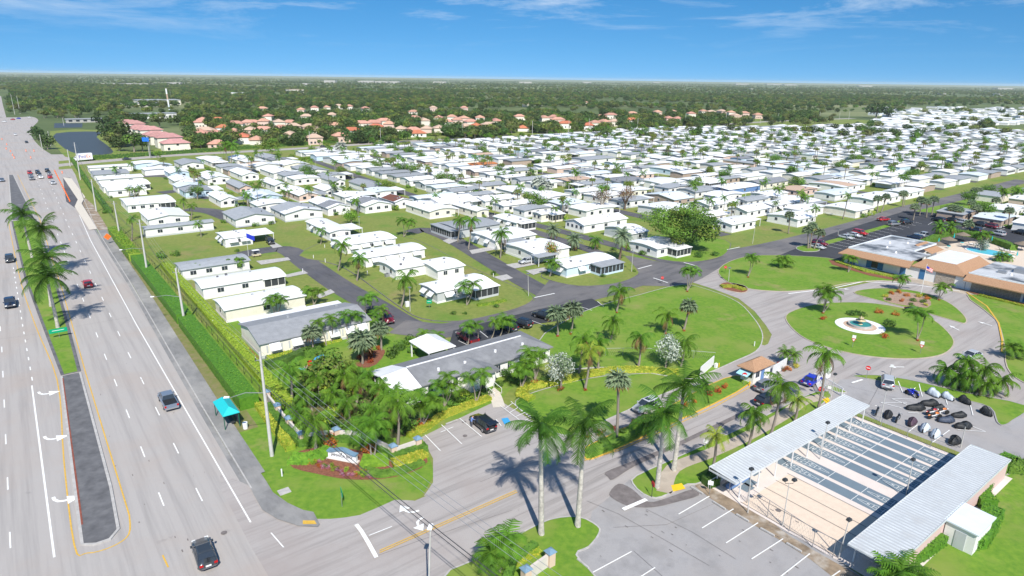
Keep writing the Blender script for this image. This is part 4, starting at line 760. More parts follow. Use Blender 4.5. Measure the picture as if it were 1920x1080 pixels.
for x, y, c, r in ((1660, 558, 'yellow', .7), (1672, 552, 'orange', .8), (1686, 550, 'orange', .8), (1700, 556, 'orange', .8), (1666, 564, 'dark', .7), (1690, 566, 'red', .7), (1712, 566, 'dark', .8), (1722, 558, 'yellow', .8), (1730, 568, 'dark', .8), (1738, 562, 'orange', .8), (1735, 574, 'yellow', .6), (1708, 573, 'dark', .6)):
    bush(c, x, y, r, 'flowering bush in the bed on the crescent lawn', .8, 'shrub', 'bushes in the crescent lawn bed')
for x, y, c, r in ((1650, 752, 'green', 0),): pass
for x, y, c, r in ((960, 715, 'dark', 1.1), (978, 722, 'green', 1.1), (948, 705, 'dark', 1.2), (935, 725, 'dark', .9), (1000, 722, 'maroon', .8), (1020, 718, 'dark', 1.0), (1050, 733, 'maroon', .7), (862, 752, 'dark', 1.2), (875, 750, 'lime', 1.1), (905, 744, 'dark', 1.0), (915, 740, 'dark', .9), (850, 762, 'green', 1.1), (825, 775, 'green', 1.1)):
    bush(c, x, y, r, 'clipped shrub along the office front wall', .9, 'shrub', 'shrubs along the office front')
for x, y, c, r in ((550, 690, 'green', 1.3), (575, 712, 'green', 1.4), (610, 705, 'green', 1.5), (655, 700, 'green', 1.5), (700, 712, 'lime', 1.4), (560, 740, 'green', 1.5), (520, 740, 'green', 1.3), (620, 790, 'lime', 1.4), (650, 805, 'green', 1.4), (680, 815, 'lime', 1.4), (710, 812, 'green', 1.4), (735, 800, 'green', 1.3), (600, 790, 'green', 1.4), (575, 790, 'lime', 1.3), (550, 770, 'green', 1.3), (755, 812, 'dark', 1.3), (770, 800, 'green', 1.3),
                   (640, 760, 'dark', 1.6), (680, 775, 'green', 1.6), (600, 760, 'dark', 1.6), (715, 775, 'dark', 1.4), (660, 730, 'green', 1.6), (630, 735, 'dark', 1.5), (530, 760, 'green', 1.2), (750, 655, 'green', 1.4), (735, 668, 'dark', 1.4), (765, 645, 'green', 1.3), (775, 662, 'green', 1.3), (695, 590, 'dark', 1.1), (650, 595, 'dark', 1.1), (590, 735, 'green', 1.5), (612, 750, 'lime', 1.4), (648, 778, 'green', 1.5), (672, 795, 'green', 1.4), (625, 808, 'dark', 1.3), (700, 795, 'green', 1.5), (722, 815, 'lime', 1.3), (742, 790, 'green', 1.3), (565, 760, 'dark', 1.3), (578, 810, 'green', 1.3), (664, 745, 'lime', 1.5), (700, 745, 'green', 1.5), (720, 755, 'dark', 1.4), (640, 715, 'green', 1.5), (675, 708, 'green', 1.5), (600, 722, 'dark', 1.4), (770, 640, 'green', 1.2), (545, 655, 'green', 1.2)):
    bush(c, x, y, r, 'leafy shrub in the thicket beside the office', .95, 'shrub', 'shrubs of the office thicket')
for x, y, r in ((1130, 520, .8), (1190, 510, .6), (850, 590, .7), (872, 590, .6), (930, 577, .7), (690, 500, .8), (702, 502, .6), (600, 455, 1.0), (1150, 470, 1.0), (420, 418, 1.3), (433, 415, 1.0), (330, 480, 1.5), (305, 484, 1.8), (445, 472, .8), (900, 520, 1.0), (925, 515, .8), (1640, 455, .9), (205, 395, 1.6), (198, 400, 1.4), (1180, 470, 1.3), (1205, 478, 1.3), (1310, 483, 1.3), (1340, 480, 1.2), (1690, 330, 1.2)):
    bush('green' if rnd.random() < .6 else 'dark', x, y, r, 'garden shrub beside a white mobile home', .85, 'shrub', 'garden shrubs beside the homes')
# hedges: a leafy box along a line
def hedge(pts, w_, h, ms, label, name='hedge', density=26, size=0.22, closed=False, z0=0.0, rough=0.12, cat='hedge', kind=None, seed=3):
    r = random.Random(seed); pts = [p if isinstance(p, Vector) else Vector(p) for p in pts]; l_, q_ = strip(pts, w_); b = MB(); n = len(pts); k = 0.86 if 'leaf_yellow' in ms or 'leaf_lime' in ms else 0.93
    b.add([(p.x, p.y, z0) for p in l_] + [(p.x, p.y, z0) for p in q_] + [(p.x, p.y, z0 + h * k) for p in l_] + [(p.x, p.y, z0 + h * k) for p in q_],
          [(2*n+i, 2*n+i+1, 3*n+i+1, 3*n+i) for i in range(n-1)] + [(i, 2*n+i, 2*n+i+1, i+1) for i in range(n-1)] + [(n+i+1, 3*n+i+1, 3*n+i, n+i) for i in range(n-1)] + [(0, n, 3*n, 2*n), (n-1, 3*n-1, 4*n-1, 2*n-1)], 3 if k < .9 else 0)
    for i in range(n - 1):
        a, c = pts[i], pts[i+1]; L_ = (c - a).length; d = (c - a) / max(L_, 1e-6); s_ = Vector((-d.y, d.x)); per = w_ + 2 * h
        for j in range(int(L_ * per * density * (2.3 if k < .9 else 1))):
            t = r.random() * L_; u = r.random() * per; o_ = a + d * t
            if u < w_: P = Vector((o_.x + s_.x * (u - w_/2), o_.y + s_.y * (u - w_/2), z0 + h * r.uniform(.95, 1 + rough))); nn = Vector((r.uniform(-.6, .6), r.uniform(-.6, .6), 1))
            else:
                sg = 1 if u < w_ + h else -1; zz = (u - w_) % h; P = Vector((o_.x + s_.x * sg * w_ * r.uniform(.48, .52 + rough / 2), o_.y + s_.y * sg * w_ * r.uniform(.48, .52 + rough / 2), z0 + zz)); nn = Vector((s_.x * sg, s_.y * sg, r.uniform(-.2, .9)))
            nn.normalize(); A_ = nn.orthogonal().normalized(); A_.rotate(Quaternion(nn, r.uniform(0, 6.28))); B_ = nn.cross(A_); z = size * r.uniform(.6, 1.3)
            b.add([P - A_ * z * .5, P + B_ * z * .35, P + A_ * z * .5, P - B_ * z * .35], [(0, 1, 2, 3)], r.choice((0, 0, 1, 2)))
    o = b.build(name, [M[m] for m in ms] + [M['leaf_lime']]); tag(o, label, cat, kind=kind); return o
def gl(a): return gp(a)
GHED = ['hedge_green', 'hedge_green', 'leaf_bright']
hedge(gl([(21.6, 90), (21.8, 131)]), 2.7, 2.1, GHED, 'long clipped green hedge nearest the turquoise bus shelter', density=16, size=.2, rough=.05)
hedge(gl([(21.8, 132.5), (21.8, 186)]), 2.7, 2.1, GHED, 'clipped green hedge behind the street lamp nearest the red car', density=10, size=.24, rough=.05)
hedge(gl([(21.7, 188), (21.6, 226)]), 2.7, 2.0, ['hedge_green', 'leaf_lime', 'hedge_green'], 'farther clipped hedge with a yellowed top by the orange sign', density=8, size=.32)
hedge(gl([(26.2, 88), (26.7, 135), (26.7, 178)]), 2.0, 1.1, ['hedge_lime', 'hedge_lime', 'leaf_lime'], 'lower yellow green hedge on the inner side of the fence', density=10, size=.26)
hedge(wp([(486, 762), (504, 788), (524, 815), (546, 845)]), 1.2, .8, ['leaf_yellow', 'leaf_lime', 'leaf_yellow'], 'yellow low hedge beside the utility pole lawn', density=22, size=.2)
hedge(wp([(503, 765), (520, 790), (540, 815), (566, 836), (600, 830)]), 1.0, 1.0, ['leaf', 'leaf_dark', 'leaf'], 'green hedge left of the curved entrance wall', density=22, size=.2)
hedge(wp([(600, 832), (640, 826), (690, 832), (714, 845), (738, 861), (800, 843)]), 1.1, .9, ['leaf', 'leaf_dark', 'leaf'], 'green hedge in front of the curved entrance wall', density=24, size=.2)
hedge(wp([(545, 862), (575, 864), (610, 852), (622, 845)]), 2.2, .55, ['leaf_bright', 'leaf', 'leaf_bright'], 'bright green ground hedge left of the entrance sign', density=26, size=.2)
hedge(wp([(678, 868), (700, 868), (728, 864)]), 2.4, .6, ['leaf_bright', 'leaf', 'leaf_bright'], 'bright green ground hedge right of the entrance sign', density=26, size=.2)
hedge(wp([(736, 874), (770, 866), (794, 852)]), 1.8, .65, ['leaf_yellow', 'leaf_yellow', 'leaf_lime'], 'thick yellow hedge at the right of the sign garden', density=26, size=.2)
hedge(wp([(680, 885), (715, 892), (755, 885), (792, 868)]), 1.3, .5, ['leaf', 'leaf_dark', 'leaf'], 'low dark green hedge edging the sign garden', density=26, size=.18)
hedge(wp([(768, 822), (790, 808), (830, 782), (870, 766), (918, 748)]), 1.2, .6, ['leaf_yellow', 'leaf_yellow', 'leaf_lime'], 'yellow hedge along the office parking', density=26, size=.18)
hedge(wp([(998, 752), (975, 742), (985, 728), (1020, 722), (1060, 716), (1095, 706), (1140, 697), (1190, 695), (1272, 701)]), 1.5, .6, ['leaf_yellow', 'leaf_yellow', 'leaf_lime'], 'winding yellow hedge around the front lawn', density=22, size=.2)
hedge(wp([(1100, 853), (1160, 830), (1225, 800)]), .9, .5, ['leaf', 'leaf_dark', 'leaf'], 'low green hedge along the yellow kerb', density=22, size=.18)
hedge(wp([(1330, 893), (1400, 852), (1500, 794), (1560, 762)]), .8, .5, ['leaf_dark', 'leaf_orange', 'leaf_dark'], 'low reddish hedge behind the shuffleboard shelter', density=22, size=.18)
hedge(wp([(1322, 912), (1342, 905)]), 1.4, 1.1, ['leaf_dark', 'leaf', 'leaf_dark'], 'small dark hedge at the near corner of the court', density=26, size=.2)
hedge(wp([(1700, 1052), (1730, 1035), (1757, 1015)]), 1.8, 1.3, GHED, 'bright hedge at the near end of the long court roof', density=24, size=.22)
hedge(wp([(1795, 1022), (1830, 1020), (1850, 990), (1860, 965)]), 2.0, 1.3, GHED, 'bright hedge wrapped round the white shed', density=24, size=.22)
hedge(wp([(1852, 955), (1835, 935), (1845, 905), (1870, 882), (1895, 868)]), 1.8, 1.3, GHED, 'bright hedge behind the long court roof', density=24, size=.22)
hedge(wp([(1882, 880), (1930, 885), (1990, 890)]), 2.0, 1.3, ['leaf', 'leaf_dark', 'leaf'], 'hedge running off the right edge above the south lawn', density=22, size=.22)
hedge(wp([(1352, 539), (1372, 538), (1396, 545)]), 1.6, .5, ['leaf_yellow', 'leaf_lime', 'leaf_yellow'], 'oval yellow flower hedge in the drive', density=24, size=.18)
hedge(wp([(500, 693), (535, 683), (570, 668), (600, 660)]), 1.4, 1.4, ['leaf_dark', 'leaf', 'leaf_dark'], 'dark hedge behind the playground', density=14, size=.24); hedge(wp([(572, 668), (600, 672), (612, 685)]), 1.2, 1.4, ['leaf', 'leaf_dark', 'leaf'], 'short hedge at the end of the playground', density=14, size=.24)
hedge(wp([(500, 672), (550, 660), (600, 648), (640, 638)]), 1.0, .5, ['leaf_yellow', 'leaf_lime', 'leaf'], 'yellow green edging along the grey roofed block', density=14, size=.22)
hedge(wp([(1567, 492), (1620, 510), (1680, 522)]), .9, .5, ['leaf_lime', 'leaf_yellow', 'leaf'], 'low lime hedge under the clubhouse windows', density=18, size=.2); hedge(wp([(1835, 555), (1880, 566), (1960, 586)]), .9, .5, ['leaf_lime', 'leaf_yellow', 'leaf'], 'low lime hedge under the right clubhouse wall', density=18, size=.2)
hedge(wp([(1725, 463), (1760, 448), (1790, 440), (1830, 446), (1880, 462), (1900, 470)]), 2.0, 1.8, ['leaf', 'leaf_dark', 'leaf'], 'tall green hedge around the pool deck', density=9, size=.3)
hedge(wp([(895, 575), (925, 571), (948, 565)]), .8, .6, ['leaf', 'leaf_lime', 'leaf'], 'low hedge under the corner home porch', density=18, size=.2)
hedge(wp([(625, 1102 - 50), (0, 0)]) if False else wp([(960, 1060), (985, 1045), (1010, 1035)]), 1.2, .7, ['leaf_yellow', 'leaf_lime', 'leaf_yellow'], 'yellow hedge behind the low wall at the bottom edge', density=24, size=.18)
hedge(wp([(948, 1100), (962, 1062), (1004, 1030)]), .8, 1.0, ['leaf', 'leaf_dark', 'leaf'], 'green hedge behind the low wall at the bottom edge', density=20, size=.2)
hedge(wp([(165, 300), (300, 291), (440, 281), (600, 270), (740, 259), (870, 251)]), 2.0, 2.2, ['leaf_dark', 'leaf', 'leaf_olive'], 'long dark hedge along the far side of the boundary road', density=1.6, size=.8)
hedge(wp([(135, 300), (190, 450), (213, 430)][:1] + [(165, 345), (205, 400)]), 1.6, 1.5, ['leaf', 'leaf_dark', 'leaf_bright'], 'shrubby hedge along the construction verge', density=3, size=.5)
hedge(wp([(560, 300), (620, 293), (700, 286)]), 1.5, 1.4, ['leaf_olive', 'leaf', 'leaf_olive'], 'olive hedge in front of the boundary road grass', density=2.5, size=.5)
# flowers in front of the sign
for i in range(26):
    t = i / 25; x = 582 + 112 * t + rnd.uniform(-4, 4); y = 868 + 26 * math.sin(t * 1.7) + rnd.uniform(-7, 5); c = rnd.choice(['pink', 'red', 'pink', 'green', 'lime'])
    bush(c, x, y, .42, 'flowering plant in the bed before the entrance sign', .8, 'flower_clump', 'flowers before the entrance sign')
sheet('flower_bed', smooth(wp([(540, 860), (566, 845), (620, 838), (700, 850), (735, 866), (800, 858), (790, 878), (740, 895), (690, 900), (640, 898), (590, 888), (550, 878)]), 2), 'mulch', 0.05)
sheet('flower_bed', smooth(wp([(1655, 560), (1680, 548), (1720, 552), (1745, 566), (1738, 578), (1700, 574), (1668, 568)]), 2), 'mulch_tan', 0.14)
sheet('flower_bed', smooth(wp([(664, 680), (680, 664), (715, 655), (722, 662), (705, 684), (680, 690)]), 2), 'mulch', 0.05)
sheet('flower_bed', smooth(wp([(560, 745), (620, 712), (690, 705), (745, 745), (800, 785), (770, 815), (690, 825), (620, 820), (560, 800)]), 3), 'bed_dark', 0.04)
# ================= mobile homes =================
def window_set(b_parent, x, y, z, wd, ht, face, mb=None):
    # a framed window standing 3 cm proud; face 'S' looks towards -y, 'W' towards -x, 'E' +x, 'N' +y of the home
    f = MB(); g = MB(); t = 0.035
    if face in 'SN':
        s_ = -1 if face == 'S' else 1; f.box(x - wd/2 - .07, min(y, y + s_*t), z - .07, x + wd/2 + .07, max(y, y + s_*t), z + ht + .07)
        g.box(x - wd/2, min(y, y + s_*(t+.015)), z, x - .03, max(y, y + s_*(t+.015)), z + ht); g.box(x + .03, min(y, y + s_*(t+.015)), z, x + wd/2, max(y, y + s_*(t+.015)), z + ht)
    else:
        s_ = -1 if face == 'W' else 1; f.box(min(x, x + s_*t), y - wd/2 - .07, z - .07, max(x, x + s_*t), y + wd/2 + .07, z + ht + .07)
        g.box(min(x, x + s_*(t+.015)), y - wd/2, z, max(x, x + s_*(t+.015)), y - .03, z + ht); g.box(min(x, x + s_*(t+.015)), y + .03, z, max(x, x + s_*(t+.015)), y + wd/2, z + ht)
    w_ = f.build('window', M['frame_white'], b_parent); g.build('pane', M['glass_dark'], w_); return w_
_cache = {}
def roof_mesh(dT, dS, ridge, rise, m, curve, eave, hh):
    key = ('r', round(dT, 1), round(dS, 1), ridge, rise, m, curve)
    if key in _cache: return _cache[key]
    n = 8 if curve else 2; b = MB(); o_ = 0.0; W_ = dS if ridge == 'T' else dT; L_ = dT if ridge == 'T' else dS; prof = []
    for i in range(n + 1):
        u = -1 + 2 * i / n; z = hh + rise * ((1 - abs(u) ** 1.6) if curve else (1 - abs(u))); prof.append((W_ / 2 * (u + 1), z))
    th = 0.13; vs = []
    for e in (-0.05, L_ + 0.05):
        for (a, z) in prof: vs.append((e, a, z))
        for (a, z) in prof: vs.append((e, a, z - th))
    k = n + 1; fs = []
    for i in range(n):
        fs += [(i, i+1, 2*k+i+1, 2*k+i)[::-1], (k+i, k+i+1, 3*k+i+1, 3*k+i), (i, k+i, k+i+1, i+1), (2*k+i, 2*k+i+1, 3*k+i+1, 3*k+i)]
    fs += [(0, 2*k, 3*k, k), (n, k+n, 3*k+n, 2*k+n)]
    if ridge != 'T': vs = [(a, e, z) for (e, a, z) in vs]; fs = [f[::-1] for f in fs]
    b.add(vs, fs); me = b.mesh('roof', M[m]); _cache[key] = (me, prof); return _cache[key]
def wall_mesh(dT, dS, ridge, prof, hh, m):
    key = ('w', round(dT, 1), round(dS, 1), ridge, m, prof[len(prof)//2][1])
    if key in _cache: return _cache[key]
    b = MB(); i_ = 0.32; W_ = dS if ridge == 'T' else dT; L_ = dT if ridge == 'T' else dS; pr = [(i_, hh - .1)] + [(a, z - .12) for a, z in prof[1:-1]] + [(W_ - i_, hh - .1)]
    vs = []; n = len(pr)
    for e in (i_, L_ - i_): vs += [(e, a, z) for a, z in pr] + [(e, W_ - i_, 0), (e, i_, 0)]
    k = n + 2; fs = [tuple(range(k)), tuple(range(2*k-1, k-1, -1))] + [(i, k+i, k+(i+1) % k, (i+1) % k) for i in range(k)]
    if ridge != 'T': vs = [(a, e, z) for (e, a, z) in vs]; fs = [f[::-1] for f in fs]
    b.add(vs, fs); me = b.mesh('wall', M[m]); _cache[key] = me; return me
HOMES = []        # occupied centres, for the rows filled in later
def home(T0, S0, dT, dS, ridge='T', roof='roof_white', wall='wall_white', label=None, hh=2.7, rise=0.45, curve=True, det=2, carport=None, porch=None, awn=0, wins=3, patch=None, group='mobile homes of the park', gw=2, extra=None):
    o = G(T0, S0); root = empty('mobile_home', o, GA, label, 'mobile home', group); HOMES.append((T0 + dT / 2, S0 + dS / 2, max(dT, dS)))
    rm, prof = roof_mesh(dT, dS, ridge, rise, roof, curve, 0.3, hh); inst('roof', rm, root); inst('wall', wall_mesh(dT, dS, ridge, prof, hh, wall), root)
    if det >= 1 and G(T0, S0).length < 330:
        rv_ = random.Random(int(T0 * 31 + S0 * 17))
        for _ in range(2 if det < 2 else 3):
            x, y = rv_.uniform(2, dT - 2), rv_.uniform(1.5, dS - 1.5); u_ = abs(2 * (y / dS if ridge == 'T' else x / dT) - 1); zz = hh + rise * (1 - u_ ** (1.6 if curve else 1)) - .08; q_ = rv_.uniform(.12, .3); MB().box(x - q_, y - q_, zz, x + q_, y + q_, zz + rv_.uniform(.25, .55)).build('roof_vent', M['roof_grey' if rv_.random() < .6 else 'trim_dark'], root)
    if det >= 1:
        r = random.Random(int(T0 * 13 + S0 * 7)); 
        if det >= 2:
            for i in range(wins):
                x = dT * (i + .75) / (wins + .5); window_set(root, x, .32, 1.15, 1.3 if dT > 10 else 1.0, .95, 'S')
            for i in range(gw): window_set(root, .32, dS * (i + .8) / (gw + .6), 1.15, .95, .95, 'W')
        else:
            for i in range(wins):
                x = dT * (i + .75) / (wins + .5); MB().box(x - .6, .26, 1.1, x + .6, .33, 2.1).build('window', M['glass_dark'], root)
            MB().box(.25, dS * .3, 1.1, .33, dS * .3 + .9, 2.05).build('window', M['glass_dark'], root)
        fa = MB(); fa.box(.2, .27, 0, dT - .2, .33, .5); fa.box(.27, .2, 0, .33, dS - .2, .5); fa.build('skirting', M['wall_grey'] if roof != 'roof_white' else M['wall_white'], root)
    for i in range(awn if det else 0):      # sloping metal awnings
        x = dT * (i + .75) / (awn + .5); L2 = min(2.4, dT / (awn + 1) * .95)
        MB().add([(x - L2/2, .3, 2.35), (x + L2/2, .3, 2.35), (x + L2/2, -.75, 1.5), (x - L2/2, -.75, 1.5), (x - L2/2, .3, 2.29), (x + L2/2, .3, 2.29), (x + L2/2, -.75, 1.44), (x - L2/2, -.75, 1.44)], [(0, 3, 2, 1), (4, 5, 6, 7), (3, 7, 6, 2), (0, 4, 7, 3), (1, 2, 6, 5)]).build('awning', M['awning_white'], root)
    if awn and det and dS > 6:
        for i in range(2):
            y = dS * (i + .8) / 2.6; MB().add([(.3, y - 1, 2.35), (.3, y + 1, 2.35), (-.75, y + 1, 1.5), (-.75, y - 1, 1.5), (.3, y - 1, 2.29), (.3, y + 1, 2.29), (-.75, y + 1, 1.44), (-.75, y - 1, 1.44)], [(0, 1, 2, 3), (7, 6, 5, 4), (2, 6, 7, 3), (0, 3, 7, 4), (1, 5, 6, 2)]).build('awning', M['awning_white'], root)
    if carport:      # (x0, y0, x1, y1, material)
        for cp in (carport if isinstance(carport, list) else [carport]):
            x0, y0, x1, y1, cm = cp[:5]; MB().add([(x0, y0, 2.5), (x1, y0, 2.5), (x1, y1, 2.62), (x0, y1, 2.62), (x0, y0, 2.36), (x1, y0, 2.36), (x1, y1, 2.48), (x0, y1, 2.48)], [(0, 1, 2, 3), (7, 6, 5, 4), (0, 4, 5, 1), (1, 5, 6, 2), (2, 6, 7, 3), (3, 7, 4, 0)]).build('carport_roof', M[cm], root)
            if det:
                for (px_, py_) in ((x0 + .2, y0 + .2), (x1 - .2, y0 + .2), (x0 + .2, y1 - .2), (x1 - .2, y1 - .2)):
                    if not (.3 < px_ < dT - .3 and .3 < py_ < dS - .3): MB().box(px_ - .07, py_ - .07, 0, px_ + .07, py_ + .07, 2.38).build('post', M['frame_white'], root)
    if porch:        # screened room: dark mesh panels between white posts
        x0, y0, x1, y1 = porch[:4]; pr = MB().box(x0 + .06, y0 + .06, .55, x1 - .06, y1 - .06, 2.3).build('screen', M['screen_dark'], root); fr = MB(); fr.box(x0, y0, 0, x1, y1, .6); fr.box(x0, y0, 2.25, x1, y1, 2.42)
        n = max(2, int((x1 - x0) / 1.3)); n2 = max(2, int((y1 - y0) / 1.3))
        for i in range(n + 1): x = x0 + (x1 - x0) * i / n; fr.box(x - .05, y0 - .005, .6, x + .05, y0 + .05, 2.25)
        for i in range(n2 + 1):
            y = y0 + (y1 - y0) * i / n2; fr.box(x0 - .005, y - .05, .6, x0 + .05, y + .05, 2.25); fr.box(x1 - .05, y - .05, .6, x1 + .005, y + .05, 2.25)
        fr.build('porch_frame', M[wall], root)
        MB().add([(x0 - .3, y0 - .3, 2.4), (x1 + .3, y0 - .3, 2.4), (x1 + .3, y1, 2.62), (x0 - .3, y1, 2.62), (x0 - .3, y0 - .3, 2.5), (x1 + .3, y0 - .3, 2.5), (x1 + .3, y1, 2.72), (x0 - .3, y1, 2.72)], [(3, 2, 1, 0), (4, 5, 6, 7), (0, 1, 5, 4), (1, 2, 6, 5), (2, 3, 7, 6), (3, 0, 4, 7)]).build('porch_roof', M[porch[4] if len(porch) > 4 else roof], root)
    if patch:        # a differently coloured length of the same roof, laid 2 cm above it: (from, to, material)
        a0, a1, pm = patch; W_ = dS if ridge == 'T' else dT; b = MB(); k = len(prof)
        vs = [(a0, a, z + .02) for a, z in prof] + [(a1, a, z + .02) for a, z in prof]; fs = [(i, k+i, k+i+1, i+1) for i in range(k-1)]
        if ridge != 'T': vs = [(a, e, z) for (e, a, z) in vs]; fs = [f[::-1] for f in fs]
        b.add(vs, fs).build('roof_section', M[pm], root)
    return root
Z0 = 2.7
def hp(n, r, l, label, ridge='T', **k):
    T0, S0 = TS(*n, k.get('hh', Z0)); T1 = TS(*r, k.get('hh', Z0))[0]; S1 = TS(*l, k.get('hh', Z0))[1]
    if k.pop('sq', 0): pass
    dT = max(5.5, min(24, T1 - T0)); dS = max(5.0, min(21, S1 - S0)); c = k.get('carport'); p_ = k.get('porch')
    def res(q): return tuple(eval(v, {'T': dT, 'S': dS}) if isinstance(v, str) and v[0] in 'TS0123456789-(' else v for v in q)
    if c: k['carport'] = [res(q) for q in c] if isinstance(c, list) else res(c)
    if p_: k['porch'] = res(p_)
    return home(T0, S0, dT, dS, ridge, label=label, **k)
RC, RG, RD = 'roof_cool', 'roof_grey', 'roof_darkgrey'
hp((339, 507), (473, 490), (327.5, 492.5), 'long mobile home with streaked grey roof, first inside the avenue hedge', roof=RG, wins=4, gw=2)
hp((377.5, 541), (535, 514), (361, 524), 'long white mobile home with three wide windows, second inside the avenue hedge', wins=3, gw=0, porch=('T-5', '-0.1', 'T-.4', '0.6', 'roof_white'))
hp((420, 582.5), (572, 552), (397.5, 561), 'long cream mobile home with palms before it, behind the big grey roof', wins=1, gw=1, wall='wall_cream')
hp((741, 506), (804, 496), (707, 490), 'white mobile home with stepped front section, second from the corner', wins=1, gw=2, carport=('T-.5', '-3.5', 'T+7', '4', 'roof_white'))
home(*TS(820, 507, Z0), 8, 9.5, 'T', label='front wing of white stepped home, its long side facing the corner lawn', wins=2, rise=.5, gw=0)
hp((819, 549), (948, 537), (786, 532), 'grey white corner home with big white awnings and screened porch', wins=2, awn=3, gw=1, wall='wall_grey', porch=('T-6.5', '-2.6', 'T-.3', '0.3', 'roof_white'))
hp((685, 484), (810, 470), (664, 470), 'long narrow white home, third from the corner, awnings along its side', awn=4, gw=1, wins=4)
hp((646, 460), (750, 448), (622, 445), 'long narrow white home, fourth from the corner, tall blank end', awn=4, gw=1, wins=3)
hp((617, 436), (661, 431), (550, 417), 'white home whose long left side is lined with slanted awnings', ridge='S', awn=1, gw=4, rise=.5, carport=('T-.4', '1', 'T+4', '9', 'roof_white'))
hp((533, 402), (602, 392), (507, 388), 'wide gabled home with pale grey roof above the awning home', ridge='S', roof=RG, curve=False, rise=1.3, wins=2, patch=(0, 5, 'roof_white'))
hp((614, 391), (650, 383), (582, 375), 'white gabled home with dark grey roof panel, two windows facing front', ridge='S', curve=False, rise=1.2, patch=(2, 9, RD), wins=2)
hp((684, 387), (732, 380), (652, 373), 'white gabled home with slate panel and three tall windows', ridge='S', curve=False, rise=1.3, patch=(4, 12, RD), wins=3)
hp((740, 379), (772, 374), (707, 368), 'home with brown roof section beside the long narrow street', ridge='S', curve=False, rise=1.1, patch=(1, 11, 'roof_brown'), wins=1)
hp((805, 397), (860, 392), (760, 382), 'cream home with wide white roof and dark window porch', ridge='S', wall='wall_cream', wins=2, rise=.7, carport=('T-3', '0.5', 'T+1.5', '5', 'roof_white'))
hp((440, 412), (516, 403), (416, 397), 'white gabled home with pale roof beside the flag home', ridge='S', roof=RG, curve=False, rise=1.3, wins=2)
hp((420, 447.5), (475, 441), (403, 436), 'white home flying a blue flag on the open lawn', wins=1, awn=2, gw=1, carport=('T-.4', '0.3', 'T+6', '8', 'roof_white'))
hp((270, 430), (398, 413), (268, 424), 'very long low white home with glass roofed porch, facing open grass', wins=3, gw=1, rise=.35, roof=RG)
hp((277, 412), (358, 405), (257, 397), 'wide white home with low gable and roof vents by the avenue hedge', ridge='S', rise=.9, curve=False, wins=2)
hp((237, 385), (330, 377), (220, 372), 'long white home with row of small windows by the avenue hedge', wins=5, porch=('T-5', '-0.1', 'T-.3', '0.6'))
hp((202, 358), (275, 352), (190, 351), 'long white home with two palms before it by the avenue hedge', wins=2, gw=1)
hp((192, 350), (280, 342), (181, 341), 'long white home with glazed end porch by the avenue hedge', wins=3, roof='roof_white', porch=('T-4', '-0.1', 'T-.3', '0.6'))
hp((183, 337), (271, 332), (178, 331), 'very long white roofed home, third from the boundary road', wins=2, gw=0, det=1)
hp((175, 328), (243, 323), (170, 320), 'long pale grey roofed home, second from the boundary road', wins=2, gw=0, det=1, roof=RG)
hp((166, 315), (250, 310), (163, 311), 'long white home nearest the boundary road and the avenue', wins=2, gw=0, det=1)
# middle distance, left of the narrow street
Wl = [((512, 325), (548, 320), (492, 314), 'S', 'roof_white', 'wall_white', {}), ((573, 322), (613, 317), (549, 312), 'S', RG, 'wall_white', {'carport': ('-4', '1', '0.4', '8', 'roof_white')}), ((479, 312), (527, 309), (467, 308), 'S', 'roof_white', 'wall_white', {}),
      ((532, 310), (578, 306), (520, 304), 'S', 'roof_white', 'wall_cream', {}), ((453, 329), (477, 323), (414, 313), 'S', 'roof_white', 'wall_white', {'wins': 2}), ((514, 348), (543, 346), (490, 337), 'S', 'roof_white', 'wall_white', {}),
      ((560, 367), (596, 363), (525, 350), 'S', 'roof_white', 'wall_pink', {'carport': ('T-.4', '0', 'T+4', '7', RG)}), ((608, 358), (650, 357), (585, 350), 'S', 'roof_white', 'wall_white', {}), ((626, 341), (640, 337), (600, 332), 'S', RG, 'wall_white', {}),
      ((692, 352), (713, 343), (640, 340), 'S', RG, 'wall_white', {'wins': 1}), ((478, 372), (538, 370), (453, 360), 'S', RC, 'wall_paleblue', {}), ((497, 297), (533, 296), (477, 290), 'S', RG, 'wall_white', {'porch': ('T-3', '-2', 'T', '0.3')}),
      ((443, 300), (482, 298), (440, 293), 'S', 'roof_white', 'wall_white', {'porch': ('T-5', '-2', 'T', '0.3')}), ((318, 325), (353, 321), (309, 318), 'S', 'roof_white', 'wall_paleblue', {}), ((327, 340), (363, 336), (314, 332), 'S', 'roof_white', 'wall_white', {'carport': ('T-2', '-3', 'T+2', '5', 'roof_white'), 'porch': ('T-6', '-1.5', 'T-2', '0.3')}),
      ((388, 336), (427, 330), (375, 325), 'S', 'roof_white', 'wall_white', {}), ((278, 312), (318, 306), (270, 309), 'S', RC, 'wall_white', {}), ((340, 309), (382, 306), (332, 301), 'S', RG, 'wall_white', {}), ((395, 304), (425, 302), (381, 298), 'S', 'roof_white', 'wall_white', {'porch': ('0.5', '-2', 'T', '0.3')}),
      ((448, 353), (477, 352), (427, 340), 'S', RG, 'wall_pink', {}), ((412, 376), (450, 374), (387, 363), 'S', 'roof_white', 'wall_white', {'carport': ('T-2', '-1', 'T+3', '5', RG)}), ((600, 340), (640, 330), (575, 330), 'S', 'roof_white', 'wall_white', {'skip': 1})]
